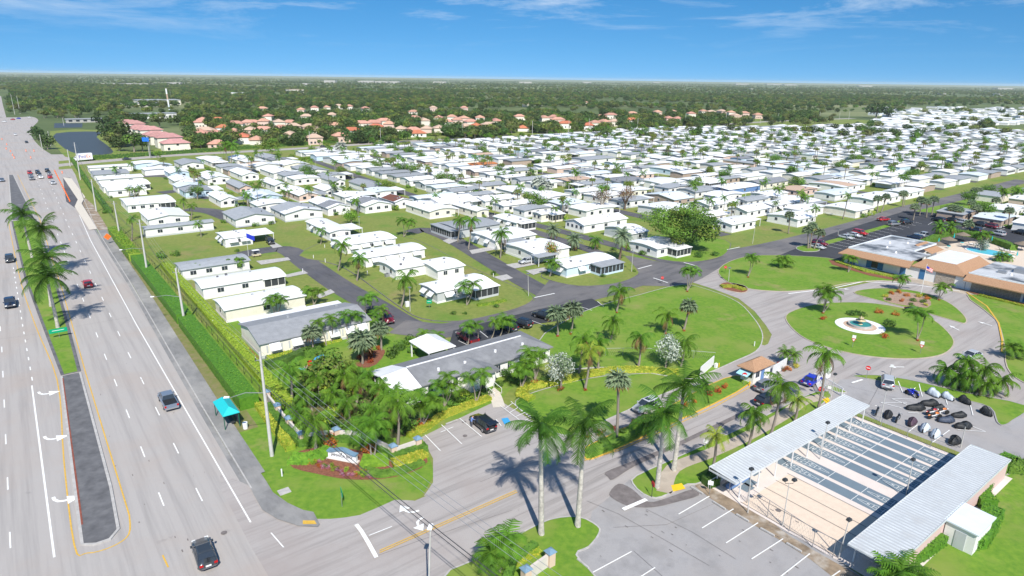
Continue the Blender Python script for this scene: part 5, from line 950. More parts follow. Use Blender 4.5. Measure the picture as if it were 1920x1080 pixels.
for i, (n, r, l, rg, rf, wl, k) in enumerate(Wl):
    if k.pop('skip', 0): continue
    nn = ['first', 'second', 'third', 'fourth', 'fifth', 'sixth', 'seventh', 'eighth', 'ninth', 'tenth', 'eleventh', 'twelfth', 'thirteenth', 'fourteenth', 'fifteenth', 'sixteenth', 'seventeenth', 'eighteenth', 'nineteenth', 'twentieth', 'last'][i]
    x_, y_ = int(n[0]), int(n[1])
    k.setdefault('wins', 2); hp(n, r, l, ('grey' if rf == RG else 'pale' if rf == RC else 'white') + ' roofed ' + wl.split('_')[1].replace('paleblue', 'pale blue') + ' gabled home, ' + ('near the boundary road' if y_ < 316 else 'in the middle rows' if y_ < 345 else 'in the nearer rows') + ', %s from the left there' % nn, ridge=rg, roof=rf, wall=wl, curve=False, rise=1.1, det=1, **k)
hp((632, 302), (700, 297), (605, 294), 'large white home alone beyond the narrow street, by the yellow grass', ridge='T', wins=1, gw=3, det=1, rise=1.2, curve=False)
# along the right of the narrow streets
hp((968, 418), (998, 412), (917, 406), 'home with five slanted side awnings and window front', ridge='S', awn=1, gw=4, porch=('1', '-1.2', 'T-.3', '0.4'))
hp((894, 396), (911, 391), (852, 381), 'cream home with ribbed white roof between the asphalt drives', ridge='S', wall='wall_cream', gw=3, wins=1)
hp((827, 383), (900, 375), (797, 371), 'large white gabled home with attached carport above the narrow street', wins=1, gw=3, rise=1.3, curve=False, carport=('T-4', '-1', 'T+2', '7', 'roof_white'))
hp((783, 373), (850, 363), (772, 367), 'pale home with grey patched roof above the narrow street', wins=2, gw=1, det=1, roof=RC, wall='wall_paleblue')
hp((975, 363), (1015, 358), (948, 350), 'wide white home left of the silver palms', det=1, wins=2, ridge='S'); hp((1022, 372), (1075, 366), (990, 362), 'white home with wide roof and open carport right of the asphalt', ridge='S', carport=('-1', '-1', '4', '4', 'roof_white'))
hp((1015, 402.5), (1055, 397), (1000, 397), 'low cream home with dark windows beside the narrow street', wall='wall_cream', wins=2, rise=.35, porch=('T-6', '-2', 'T-.5', '0.3', 'roof_white'))
hp((1095, 422.5), (1183, 410), (1064, 412), 'long white home with narrow windows facing the street corner', wins=3, gw=4, rise=1.2, curve=False)
hp((1185, 439), (1218, 433), (1121, 427), 'pale home with wide grey side beside the fig tree', wins=1, gw=0, wall='wall_grey', rise=1.1)
hp((1063, 503), (1152, 483), (1040, 487), 'pale blue corner home with glass roofed porch and white awnings', wall='wall_paleblue', awn=2, wins=1, gw=1, porch=('T-8.5', '-3.4', 'T-.6', '0.3', RG))
hp((1233, 467), (1312, 463), (1210, 446), 'pale home standing under the huge fig tree', wall='wall_white', wins=3, porch=('T-7', '-3', 'T-1', '0.3', 'roof_white'))
hp((860, 431), (935, 418), (821, 417), 'grey screened home with dark mesh front at the street bend', roof=RG, wins=2, gw=0, porch=('-2.5', '0.4', '0.3', 'S-.4', RG), wall='wall_grey')
hp((929, 452), (1010, 440), (885, 435), 'white home with low grey porch roof and flagpole, below the screened home', awn=1, wins=3, gw=2, carport=('1', '-3', '9', '0.4', RG))
hp((1002, 476), (1060, 460), (958, 455), 'white home with open carport and silver car in front', wins=1, gw=1, awn=0, carport=('-1', '-3', '6', '0.4', RG), porch=None)
# towards the clubhouse
hp((1497, 412), (1548, 407), (1443, 400), 'L shaped white home with small square windows by the parking', wins=3, gw=2, ridge='T', curve=False, rise=.7)
hp((1402, 397), (1445, 388), (1365, 389), 'white home with dark roof edge and open end gable', wins=3, rise=1.0, curve=False); hp((1331, 386), (1385, 376), (1300, 377), 'white home with five windows along the side, left of the dark edged one', wins=4, rise=1.0, curve=False, roof='roof_white')
hp((1508, 381), (1540, 375), (1450, 371), 'white home with two end awnings and shaded porch', wins=1, awn=1, gw=1, carport=('T-8', '-2.5', 'T', '0.4', RG)); hp((1606, 396), (1640, 388), (1548, 384), 'cream home with paired windows at the street corner lawn', wall='wall_cream', wins=2, gw=0)
hp((1367, 356), (1393, 342), (1327, 349), 'blue walled home with white roof behind the nearer rows', wall='wall_blue', wins=1, gw=2); hp((1427, 346), (1478, 338), (1395, 340), 'beige home with long grey shingle roof', roof=RD, wall='wall_cream', wins=4, rise=1.3, curve=False)
hp((1582, 351), (1620, 343), (1540, 338), 'curved pinkish roofed home with tan middle section', wins=3, patch=(4, 13, 'roof_tan')); hp((1440, 367), (1463, 358), (1396, 363), 'white home with small dark carport beside the dark edged one', wins=1, carport=('2', '-3', '8', '0.4', 'roof_white'), det=1)
hp((1485, 317), (1492, 312), (1418, 306), 'long pale blue home with two storey look and many windows', wall='wall_paleblue', ridge='S', hh=3.3, wins=1, gw=6, det=1); hp((1414, 307), (1416, 304), (1356, 299), 'pink brick home with grey roof', wall='wall_pink', roof=RG, ridge='S', wins=1, gw=2, det=1)
hp((1567, 395 - 29), (1600, 357), (1530, 359), 'white home with pale grey roof left of the beige corner home', wins=2, roof=RC, det=1)
hp((1700, 363), (1737, 356), (1665, 355), 'white home with open porch by the far side street', det=1, wins=2); hp((1640, 376), (1700, 366), (1600, 366), 'white home with windowed right end beside leaning palms', det=1, wins=4)
hp((1265, 375), (1285, 366), (1211, 363), 'tan walled home with grey white roof above the fig tree', wall='wall_tan', wins=2, gw=3, rise=1.2, curve=False, roof=RC); hp((1255, 397), (1290, 386), (1197, 384), 'white home with broad porch left of the fig tree crown', det=1, wins=2, roof='roof_white')
hp((1240, 345), (1292, 340), (1180, 338), 'white home with upright awnings in the rows above the bare trees', awn=2, det=1, wins=3); hp((1320, 343), (1360, 338), (1256, 336), 'white home with long screened window band', det=1, wins=5, porch=('2', '-1.5', 'T-1', '0.3'))
hp((1262, 320), (1283, 314), (1218, 312), 'pale blue home among the white ones above the bare trees', det=1, wall='wall_paleblue', wins=2); hp((1160, 342), (1205, 335), (1140, 334), 'home with dark grey flat roof above the bare trees', det=1, roof=RD, wins=2)
hp((1132, 318), (1173, 311), (1117, 312), 'pink walled home with dark window band', det=1, wall='wall_pink', wins=2); hp((885, 310), (905, 301), (835, 309), 'home with a long orange roof in the middle rows', det=1, roof='roof_orange', wall='wall_pink', wins=1)
hp((1100, 300), (1168, 296), (1098, 293), 'home with wide grey roof in the rows left of the pink one', det=1, roof=RG, wins=2); hp((1495, 297), (1505, 294), (1437, 290), 'long tan grey roofed home behind the pale blue one', ridge='S', roof=RG, wall='wall_cream', det=1, wins=1)
# filled rows farther back, seen only as rows of low roofs
rr_ = random.Random(21); ROWS = []
ORD = ['first', 'second', 'third', 'fourth', 'fifth', 'sixth', 'seventh', 'eighth', 'ninth', 'tenth', 'eleventh', 'twelfth', 'thirteenth', 'fourteenth', 'fifteenth', 'sixteenth', 'seventeenth', 'eighteenth', 'nineteenth', 'twentieth', 'twenty-first', 'twenty-second', 'twenty-third', 'twenty-fourth', 'twenty-fifth', 'twenty-sixth', 'twenty-seventh', 'twenty-eighth', 'twenty-ninth', 'thirtieth', 'thirty-first', 'thirty-second', 'thirty-third', 'thirty-fourth', 'thirty-fifth', 'thirty-sixth']
cand = []
row = 0
def inframe(T, S, mx=30):
    x, y = PX(G(T, S, 1)); return -mx < x < 1920 + mx and y < 1100
for k in range(0, 17):
    for side in (0, 1):
        T0 = 134 + 41 * k + (4.2 if side == 0 else 21.5); row += 1; S = 119 if k > 0 else 150; j = 0; lim = (385 + .1 * T0) if T0 < 520 else 425 - (T0 - 520) * .28
        while S < lim:
            pitch = rr_.uniform(10.8, 13.2); j += 1
            if inframe(T0 + 8, S + 5) and rr_.random() > .03: cand.append((T0 + rr_.uniform(-.8, .8), S, rr_.uniform(12.5, 15.6), pitch - rr_.uniform(2.4, 4.4), row, j, side))
            S += pitch
for k in range(0, 2):      # rows between the two long streets
    T0 = 104 + 17.0 * k * 0; 
for (T0, s0, s1) in ((98, 232, 300), (112, 236, 330), (52, 262, 330), (50, 338, 388), (66, 232, 262), (82, 330, 388), (98, 345, 390), (112, 345, 390)):
    row += 1; S = s0; j = 0
    while S < s1:
        j += 1; pitch = rr_.uniform(12, 14.5)
        cand.append((T0, S, rr_.uniform(10, 12.5), pitch - 2.2, row, j, 0)); S += pitch
# right of the club road: the homes at the right edge of the photo
for T0, s0, s1, n_ in ((262, 60, 92, 3), (285, 52, 92, 3), (318, 55, 92, 4), (345, 60, 92, 3), (385, 62, 95, 3)):
    row += 1
    for j in range(n_): cand.append((T0, s0 + 11.5 * j, 15, 9, row, j + 1, 0))
def free(T, S, dT, dS):
    for (a, c, q) in HAND:
        if abs(a - T - dT / 2) < (q + dT) / 2 - 1.5 and abs(c - S - dS / 2) < (q * .8 + dS) / 2 - 1.0: return False
    return True
HAND = list(HOMES)
cand = [c for c in cand if free(c[0], c[1], c[2], c[3]) and not (232 < c[0] < 262 and c[1] < 100)]
cand.sort(key=lambda c: G(c[0], c[1]).length); NIND = 296 - len(HAND)
near, rest = cand[:NIND], cand[NIND:]
for i, (T0, S0, dT, dS, rw, j, side) in enumerate(near):
    d = G(T0, S0).length; v = rr_.random(); rf = 'roof_white' if v < .60 else (RG if v < .78 else (RC if v < .92 else rr_.choice([RD, 'roof_tan', RG]))); v2 = rr_.random()
    wl = 'wall_white' if v2 < .7 else rr_.choice(['wall_cream', 'wall_cream', 'wall_paleblue', 'wall_grey', 'wall_pink', 'wall_tan'])
    dT, dS = round(dT * 2) / 2, round(dS * 2) / 2; cu = rr_.random() < .5; cp = None
    if rr_.random() < .6: cp = (dT - .4, 1.0, dT + 4.0, dS - 1, 'roof_white') if side == 0 or rr_.random() < .3 else (-3.8, .8, .4, dS - .8, 'roof_white')
    rn = {RG: 'grey', RC: 'pale blue grey', RD: 'dark grey', 'roof_tan': 'tan', 'roof_white': 'white'}[rf]; wn = wl.split('_')[1].replace('paleblue', 'pale blue')
    lab = '%s roofed %s walled mobile home, %s from the club road, row %s' % (rn, wn, ORD[min(j - 1, 35)], ORD[min(rw - 1, 35)])
    if d > 300: lab = '%s roofed %s walled home in the far rows, row %s, home %s' % (rn, wn, ORD[min(rw - 1, 35)], ORD[min(j - 1, 35)])
    home(T0, S0, dT, dS, 'T' if rr_.random() < .85 and rw < 35 else 'S', rf, wl, lab, 2.7, rr_.choice([.35, .5, .8]), cu, 1 if d < 330 else 0, cp, None, 2 if (rr_.random() < .25 and d < 260) else 0, 3)
b = MB(); fm = [M['roof_white'], M['wall_white'], M['roof_grey'], M['trim_dark'], M['roof_cool']]
for (T0, S0, dT, dS, rw, j, side) in rest:
    def q(x, y, z): p = G(T0 + x, S0 + y); return (p.x, p.y, z)
    rm_ = rr_.choice([0, 0, 0, 0, 4, 2]); h = rr_.uniform(.5, 1.0); b.add([q(.3, .3, 0), q(dT-.3, .3, 0), q(dT-.3, dS-.3, 0), q(.3, dS-.3, 0), q(.3, .3, 2.7), q(dT-.3, .3, 2.7), q(dT-.3, dS-.3, 2.7), q(.3, dS-.3, 2.7)], [(0, 1, 5, 4), (1, 2, 6, 5), (2, 3, 7, 6), (3, 0, 4, 7)], 1)
    b.add([q(0, 0, 2.65), q(dT, 0, 2.65), q(dT, dS, 2.65), q(0, dS, 2.65), q(0, dS/2, 2.65 + h), q(dT, dS/2, 2.65 + h)], [(0, 1, 5, 4), (2, 3, 4, 5), (0, 4, 3), (1, 2, 5)], rm_)
    b.add([q(1, .27, 1), q(dT-1, .27, 1), q(dT-1, .27, 2), q(1, .27, 2)], [(0, 1, 2, 3)], 3)
# homes past the far canal at the right
rw2 = random.Random(5)
for i in range(260):
    x = rw2.uniform(1640, 1990); y = rw2.uniform(203, 236); p = U(x, y); a = rw2.uniform(-.2, .2) + rw2.choice([0, 1.57]) + GA; L_ = rw2.uniform(13, 18); ca, sa = math.cos(a), math.sin(a)
    def q(X, Y, z): return (p.x + X*ca - Y*sa, p.y + X*sa + Y*ca, z)
    b.add([q(-L_/2, -4, 0), q(L_/2, -4, 0), q(L_/2, 4, 0), q(-L_/2, 4, 0), q(-L_/2, -4, 2.8), q(L_/2, -4, 2.8), q(L_/2, 4, 2.8), q(-L_/2, 4, 2.8)], [(0, 1, 5, 4), (1, 2, 6, 5), (2, 3, 7, 6), (3, 0, 4, 7)], 1)
    b.add([q(-L_/2-.3, -4.3, 2.8), q(L_/2+.3, -4.3, 2.8), q(L_/2+.3, 4.3, 2.8), q(-L_/2-.3, 4.3, 2.8), q(-L_/2-.3, 0, 3.8), q(L_/2+.3, 0, 3.8)], [(0, 1, 5, 4), (2, 3, 4, 5), (0, 4, 3), (1, 2, 5)], rw2.choice([0, 0, 0, 2, 4]))
o = b.build('distant_mobile_homes', fm); tag(o, 'mass of tiny white roofed mobile homes at the far right of the park', 'mobile homes', kind='stuff')
print('homes', len(HAND), len(near), len(rest))
# palms and bushes scattered between those homes: one clump per front yard
sp = random.Random(33); npal = 0
for (T0, S0, dT, dS, rw, j, side) in [c for c in cand for _ in (0, 1)]:
    if G(T0, S0).length > 760 or sp.random() > .95: continue
    if npal >= 900: break
    p = G(T0 + (dT + sp.uniform(-3, 4) if side == 0 else sp.uniform(-4, 3)), S0 + dS + sp.uniform(.2, 1.6)); v = sp.random(); npal += 1
    if v < .30:
        h = sp.uniform(4.5, 8); r_ = empty('feather_palm', p, 0, 'small feathery palm between the homes of the far rows', 'palm tree', 'feathery palms in the far rows of the park'); stem(r_, p, p + Vector((sp.uniform(-.5, .5), 0, h)), 't_slim', sp.choice(['featherfar0', 'featherfar1', 'featherfar2']), sp.uniform(.75, 1.1))
        if sp.random() < .6: stem(r_, p + Vector((.3, .2, 0)), p + Vector((sp.uniform(1, 2), .5, h * .85)), 't_slim', sp.choice(['featherfar0', 'featherfar1', 'featherfar2']), sp.uniform(.75, 1.0))
    elif v < .54:
        h = sp.uniform(4.5, 8); r_ = empty('fan_palm', p, 0, 'small round headed palm between the homes of the far rows', 'palm tree', 'round headed palms in the far rows of the park'); stem(r_, p, p + Vector((0, 0, h)), 't_sabal', sp.choice(['fansmall0', 'fansmall1', 'fansmall2']), sp.uniform(.8, 1.15))
    elif v < .75:
        k = sp.uniform(.55, 1.0); r_ = empty('shade_tree', p, sp.uniform(0, 6), 'small leafy tree between the homes of the far rows', 'tree', 'leafy trees in the far rows of the park'); inst('trunk', tl, r_, scale=(k, k, k)); inst('crown', sp.choice([gt, gt2, gt]), r_, (0, 0, 3.8*k), (0, 0, 0), (k, k, k))
    else:
        k = sp.uniform(1.4, 2.7); o = inst('shrub', BM[sp.choice(['green', 'dark', 'green'])], None, p + Vector((0, 0, k * .8)), (0, 0, sp.uniform(0, 6)), (k, k, k * sp.uniform(.8, 1.2))); tag(o, 'leafy bush between the homes of the far rows', 'shrub', 'bushes in the far rows of the park')

for (a, c, q) in HAND:
    if G(a, c).length < 215 or sp.random() > .8: continue
    for _ in range(2):
        p = G(a + sp.uniform(-q/2, q/2), c - q*.42 - sp.uniform(.8, 2.2)); h = sp.uniform(4, 7)
        if sp.random() < .5: r_ = empty('garden_palm', p, 0, 'slim feathery palm in the yard of a home in the middle rows', 'palm tree', 'feathery palms in the middle rows'); stem(r_, p, p + Vector((sp.uniform(-.6, .6), 0, h)), 't_slim', sp.choice(['featherfar0', 'featherfar1', 'featherfar2']), sp.uniform(.8, 1.15))
        else: k = sp.uniform(.8, 1.7); o = inst('yard_bush', BM[sp.choice(['green', 'dark', 'green', 'lime'])], None, p + Vector((0, 0, k*.6)), (0, 0, sp.uniform(0, 6)), (k, k, k)); tag(o, 'rounded bush in the yard of a home in the middle rows', 'shrub', 'yard bushes in the middle rows')
# ================= larger buildings and built things =================
def qbox(b, T0, S0, z0, T1, S1, z1, m=0): return b.box(T0, S0, z0, T1, S1, z1, m)
def grid_root(name, T, S, label, cat, group=None, z=0.0): return empty(name, G(T, S, z), GA, label, cat, group)
def win(root, x, y, z, wd, ht, face, gm='glass_dark'): return window_set(root, x, y, z, wd, ht, face)
# --- community office (local x = T, y = S, origin 38.3, 77)
of = grid_root('office_building', 38.3, 77, 'long white community office with grey hipped ridge roof and white screened end', 'building')
LT, WS = 29.8, 9.2
b = MB(); b.add([(4.6, .4, 0), (LT-.4, .4, 0), (LT-.4, WS-.4, 0), (4.6, WS-.4, 0), (4.6, .4, 2.7), (LT-.4, .4, 2.7), (LT-.4, WS-.4, 2.7), (4.6, WS-.4, 2.7)], [(0,1,5,4),(1,2,6,5),(2,3,7,6),(3,0,4,7)])
b.box(12, -1.6, 0, 16.5, .39, 2.65); b.build('wall', M['wall_white'], of)
RZ, ez, th = 4.05, 2.72, .16
b = MB(); b.add([(4.3, 0, ez), (LT, 0, ez), (LT, WS, ez), (4.3, WS, ez), (4.3, WS/2, RZ), (LT-3.5, WS/2, RZ), (4.3, 0, ez-th), (LT, 0, ez-th), (LT, WS, ez-th), (4.3, WS, ez-th)],
      [(0,1,5,4),(2,3,4,5),(1,2,5),(0,4,3),(0,6,7,1),(1,7,8,2),(2,8,9,3),(9,8,7,6)]); rf = b.build('roof', M['roof_office'], of)
MB().box(4.3, WS/2-.14, RZ-.03, LT-3.5, WS/2+.14, RZ+.05).build('ridge_cap', M['roof_white'], rf)
b = MB(); b.add([(11.4, -2.2, ez+.02), (17.1, -2.2, ez+.02), (14.2, -2.2, 3.75), (14.2, 3.2, 3.75), (11.4, .6, ez+.1), (17.1, .6, ez+.1), (11.4, -2.2, ez-.12), (17.1, -2.2, ez-.12)], [(0,2,3,4),(1,5,3,2),(0,6,7,1),(0,1,2)]); b.build('porch_gable', M['roof_office'], of)
MB().add([(11.9, -1.66, 2.6), (16.6, -1.66, 2.6), (14.2, -1.66, 3.5)], [(0,1,2)]).build('gable_wall', M['wall_white'], of)
b = MB(); b.add([(0, -.1, ez-.06), (4.25, -.1, ez-.02), (4.25, WS/2, RZ-.02), (0, WS/2, RZ-.4), (4.25, WS+.1, ez-.02), (0, WS+.1, ez-.06), (0, -.1, ez-.2), (4.25, -.1, ez-.2), (4.25, WS/2, RZ-.2), (0, WS/2, RZ-.56), (4.25, WS+.1, ez-.2), (0, WS+.1, ez-.2)],
      [(0,1,2,3),(3,2,4,5),(0,6,7,1),(0,3,9,6),(3,5,11,9),(5,4,10,11),(9,8,7,6),(11,10,8,9)]); b.build('porch_roof', M['roof_white'], of)
MB().box(.5, .35, .5, 4.55, WS-.35, 2.45).build('screen', M['screen_dark'], of)
b = MB(); b.box(.4, .28, 0, 4.55, WS-.28, .62)
for i in range(5): b.box(.42 + i*1.0, .25, .5, .52 + i*1.0, .34, 2.55)
for i in range(8): b.box(.38, .3 + i*1.2, .5, .49, .42 + i*1.2, 2.6)
b.build('porch_frame', M['frame_white'], of)
for x in (6, 8.2, 10.4, 18.5, 20.8, 23.2, 25.6, 28): win(of, x, .4, .9, .8, 1.3, 'S')
MB().box(13.6, -1.66, .0, 14.6, -1.6, 2.1).build('door', M['glass_dark'], of)
for x, y in ((8.5, 2.2), (13.2, 2.0), (19.5, 2.6), (25, 2.4)): MB().disc((x, y), .22, ez + (y/(WS/2))*(RZ-ez) - .1, ez + (y/(WS/2))*(RZ-ez) + .35, 8).build('roof_vent', M['roof_white'], of)
MB().box(10.5, WS+.2, 0, 16, WS+.5, 1.4).build('garden_wall', M['wall_cream'], of)
# rear canopy
b = MB(); zc = 2.9
b.add([(0, 0, zc), (0, 6.5, zc), (5.4, 6.5, zc), (5.4, 0, zc), (2.7, 1.5, zc+1.2), (2.7, 5.0, zc+1.2), (0, 0, zc-.15), (0, 6.5, zc-.15), (5.4, 6.5, zc-.15), (5.4, 0, zc-.15)], [(0,4,5,1),(2,5,4,3),(1,5,2),(3,4,0),(0,1,7,6),(1,2,8,7),(2,3,9,8),(3,0,6,9),(6,7,8,9)])
cn = empty('entrance_canopy', G(49.3, 86.6), GA, 'white hipped canopy behind the office roof on the parking side', 'canopy'); b.build('roof', M['roof_white'], cn)
for x, y in ((.3, .3), (5.1, .3), (.3, 6.2), (5.1, 6.2)): MB().box(x-.1, y-.1, 0, x+.1, y+.1, 2.76).build('post', M['frame_white'], cn)
# steps and rail
st_ = empty('entrance_steps', U(930, 741), GA + .35, 'white entrance steps with hand rails leading to the office door', 'steps'); b = MB()
for i in range(4): b.box(-.9, -.3 + i*.32, .04, .9, .02 + i*.32, .17 + i*.15)
b.build('stair', M['walk_new'], st_)
for s_ in (-1, 1): MB().tube([(s_*.95, -.4, .9), (s_*.95, 1.1, 1.6)], .035, 6).tube([(s_*.95, -.4, 0), (s_*.95, -.4, .9)], .035, 6).tube([(s_*.95, 1.05, 0), (s_*.95, 1.05, 1.58)], .035, 6).build('handrail', M['frame_white'], st_)
# --- big grey roofed block
mat('roof_block', (.27, .28, .295), rough=.9, var=.1, scale=1.0, bump=.3)
gb = home(28.2, 106.5, 20.6, 12.2, 'T', 'roof_block', 'wall_cream', 'wide block with big grey shingle roof and white shutters over the garden', 2.75, 1.3, False, 2, None, None, 0, 0, None, 'mobile homes of the park', 0)
for x in (2.6, 6.4, 9.3, 13.2, 16.2, 18.6):
    win(gb, x, .32, .8, 1.3, 1.2, 'S')
    MB().add([(x-.9, .28, 2.5), (x+.9, .28, 2.5), (x+.9, -.7, 1.35), (x-.9, -.7, 1.35), (x-.9, .28, 2.44), (x+.9, .28, 2.44), (x+.9, -.7, 1.29), (x-.9, -.7, 1.29)], [(0,3,2,1),(4,5,6,7),(3,7,6,2),(0,4,7,3),(1,2,6,5)]).build('awning', M['awning_white'], gb)
    for d in (-1.25, 1.25): MB().box(x+d-.14, .27, .8, x+d+.14, .33, 2.1).build('shutter', M['wall_grey'], gb)
MB().box(.5, 12.0, 2.62, 20, 14.2, 2.74).build('side_roof', M['roof_white'], gb)
ac = empty('air_conditioner', G(33.5, 105.4), GA, 'grey air conditioner unit against the grey roofed block', 'air conditioner'); MB().box(0, 0, 0, 1.3, .8, .9).build('casing', M['metal'], ac); MB().disc((.4, .4), .3, .9, .93, 12).build('fan_grille', M['metal_dark'], ac); MB().disc((.95, .4), .25, .9, .93, 12).build('fan_grille', M['metal_dark'], ac)
ac2 = empty('air_conditioner', U(724, 521), GA, 'grey air conditioner unit at the end of the stepped white home', 'air conditioner'); MB().box(0, 0, 0, 1.0, .9, .9).build('casing', M['metal'], ac2); MB().disc((.5, .45), .36, .9, .93, 12).build('fan_grille', M['metal_dark'], ac2)
ac3 = empty('air_conditioner', U(402, 597), GA, 'grey air conditioner unit behind the third long white home', 'air conditioner'); MB().box(0, 0, 0, .9, .9, .8).build('casing', M['metal'], ac3); MB().disc((.45, .45), .34, .8, .83, 12).build('fan_grille', M['metal_dark'], ac3)
rbed = sheet('flower_bed', gp([(27.4, 107), (28.2, 107), (28.2, 116), (27.4, 116)]), 'mulch', .06)
pl = empty('playground_slide', U(588, 690), GA, 'blue play tube and red panel on the small playground', 'playground')
MB().tube([(0, 0, 0), (0, 0, 1.3), (.5, 0, 1.6), (1.8, .2, 1.7), (2.2, .2, 1.3), (2.2, .2, 0)], .22, 8).build('tube', M['paint_blue'], pl); MB().box(-.9, -.1, .5, -.2, .05, 1.5).build('panel', M['red_paint'], pl); MB().tube([(-2.4, 0, .5), (-1.4, 0, .2)], .2, 8).build('tube', M['paint_blue'], pl)
# --- clubhouse: local x = T-171, y = S-10
cl = grid_root('clubhouse', 171, 10, 'low clubhouse with brown shingle mansard roof, flat grey top and stone porch', 'building'); y_ = lambda s: s - 10
b = MB(); b.box(3.0, 41.8, 0, 3.3, 70.5, 2.9); b.box(3.3, 70.2, 0, 28, 70.5, 2.9); b.box(3.3, 53.8, 0, 19, 54.1, 2.9)
b.box(3.0, -6, 0, 3.3, 41.7, 2.9); b.build('wall', M['wall_white'], cl)
for y0, y1 in ((44.0, 48.2), (30.8, 40.5)): MB().box(2.9, y0, 0, 3.0, y1, 2.8).build('stone_wall', M['stone'], cl)
def mans(y0, y1, x0, x1, z0, z1, hip0=0, hip1=0): return MB().add([(x0, y0, z0), (x0, y1, z0), (x1, y1 - hip1, z1), (x1, y0 + hip0, z1), (x0, y0, z0-.25), (x0, y1, z0-.25)], [(0,3,2,1),(0,1,5,4)])
mans(53.5, 71.3, .9, 3.2, 2.85, 4.3, 0, 1.6).build('mansard_roof', M['shingle'], cl); mans(-6, 41.6, .5, 3.0, 2.85, 4.3, 0, 0).build('mansard_roof', M['shingle'], cl)
b = MB(); b.add([(.9, 71.3, 2.85), (29, 71.3, 2.85), (27.6, 69.7, 4.3), (3.2, 69.7, 4.3)], [(0,3,2,1)]); b.build('mansard_roof', M['shingle'], cl)
b = MB(); b.add([(2.6, 41.6, 3.1), (2.6, 53.8, 3.1), (5.4, 51.8, 5.0), (5.4, 45.2, 5.0), (19.6, 41.6, 3.1), (19.4, 45.2, 5.0), (19.6, 53.8, 3.1), (19.4, 51.8, 5.0), (2.6, 41.6, 2.85), (2.6, 53.8, 2.85), (19.6, 41.6, 2.85), (19.6, 53.8, 2.85)], [(0,3,2,1),(4,5,3,0),(1,2,7,6),(0,1,9,8),(4,0,8,10),(1,6,11,9),(8,9,11,10)]); b.build('porch_roof', M['shingle'], cl)
MB().box(5.3, 45.1, 4.7, 19.5, 51.9, 4.98).build('flat_roof', M['flat_white'], cl)
b = MB(); b.box(3.1, 54, 4.0, 14, 69.8, 4.2); b.box(14.0, 58, 4.0, 27.6, 69.8, 4.19); b.box(2.9, -6, 4.0, 20, 41.5, 4.2); b.build('flat_roof', M['flat_membrane'], cl)
b = MB(); b.box(3.05, 69.75, 4.0, 27.7, 69.95, 4.45); b.box(14, 57.9, 4.0, 27.7, 58.1, 4.4); b.box(27.6, 58, 4.0, 27.8, 69.8, 4.45); b.box(2.85, 54, 4.0, 3.1, 69.8, 4.4); b.box(2.65, -6, 4.0, 2.9, 41.5, 4.4); b.build('parapet', M['flat_white'], cl)
b = MB(); b.add([(20.5, 56.0, 2.9), (28.5, 56.0, 2.9), (28.5, 60.6, 2.9), (28.0, 60.6, 4.5), (20.5, 60.6, 4.5)], [(0,1,3,4),(1,2,3)]); b.build('mansard_roof', M['shingle'], cl)
MB().box(20, 57.5, 0, 28, 57.8, 2.9).build('rear_wall', M['wall_white'], cl)
for y0 in (67.5, 63.3, 60.4, 55.0, 50.5, 29, 25.3, 22.0, 18.0, 13.0): MB().box(2.92, y0, .2, 3.0, y0 + 1.3, 2.6).build('door_panel', mat('door_blue', (0.05, 0.17, 0.34), rough=.5) if 'door_blue' not in M else M['door_blue'], cl)
for y0 in (61.6, 26.6, 15): MB().box(2.93, y0, .4, 3.0, y0 + 2.2 if y0 < 60 else y0 + 1.8, 2.5).build('window', M['glass_dark'], cl)
for y0 in (42.4, 46.4, 49.5, 52.6): MB().box(3.1, y0, 0, 3.8, y0 + .8, 2.9).build('stone_pier', M['stone'], cl)
MB().box(8, 42, 0, 8.2, 53.4, 2.85).build('glass_doors', M['glass_dark'], cl)
for x, y in ((8, 60), (12, 64), (18, 66), (22, 63), (9, 35), (12, 28), (8, 20)): MB().disc((x, y), .35, 4.2, 4.6, 8, 0, .2).build('roof_vent', M['roof_white'], cl)
MB().box(12, 33, 4.2, 14.5, 35.5, 5.2).build('roof_unit', M['metal'], cl); MB().box(8.5, 36, 4.2, 9.6, 37.6, 4.8).build('roof_unit', M['metal'], cl)
sheet('porch_paving', gp([(170, 49), (180, 49), (180, 66), (170, 66)]), 'walk_tan', .05); sheet('brick_path', wp([(1553, 488), (1568, 490), (1640, 512), (1700, 527), (1694, 530), (1630, 518), (1560, 497)]), 'mulch', .16)
sheet('brick_path', wp([(1812, 547), (1860, 556), (1960, 580), (1960, 584), (1850, 560)]), 'mulch', .17)
fp = empty('flagpole', U(1726, 553), 0, 'white flagpole with a striped flag before the clubhouse porch', 'flagpole'); MB().tube([(0, 0, 0), (0, 0, 7.4)], [.07, .04], 8).build('pole', M['frame_white'], fp)
b = MB(); n = 8
for k in range(7): b.add([(0.02 + i*.2*(1 if 1 else 0), .06*math.sin(i*.9), 6.9 - k*.13 - i*.09) for i in range(n+1)] + [(0.02 + i*.2, .06*math.sin(i*.9), 6.77 - k*.13 - i*.09) for i in range(n+1)], [(i, i+1, n+2+i, n+1+i) for i in range(n)], k % 2)
b.add([(0.02, -.01, 6.9), (.7, -.02, 6.6), (.7, -.02, 6.15), (0.02, -.01, 6.45)], [(0,1,2,3)], 2); b.build('flag', [M['red_paint'], M['white_paint'], M['blue_cloth']], fp)
fp2 = empty('flagpole', U(466, 480), 0, 'thin flagpole with a plain blue flag before the flag home', 'flagpole'); MB().tube([(0, 0, 0), (0, 0, 6.4)], [.05, .03], 6).build('pole', M['frame_white'], fp2)
MB().add([(i*.35, .12*math.sin(i*1.1), 6.2 - i*.12) for i in range(7)] + [(i*.35, .12*math.sin(i*1.1), 4.9 - i*.12) for i in range(7)], [(i, i+1, 8+i, 7+i) for i in range(6)]).build('flag', M['blue_cloth'], fp2)
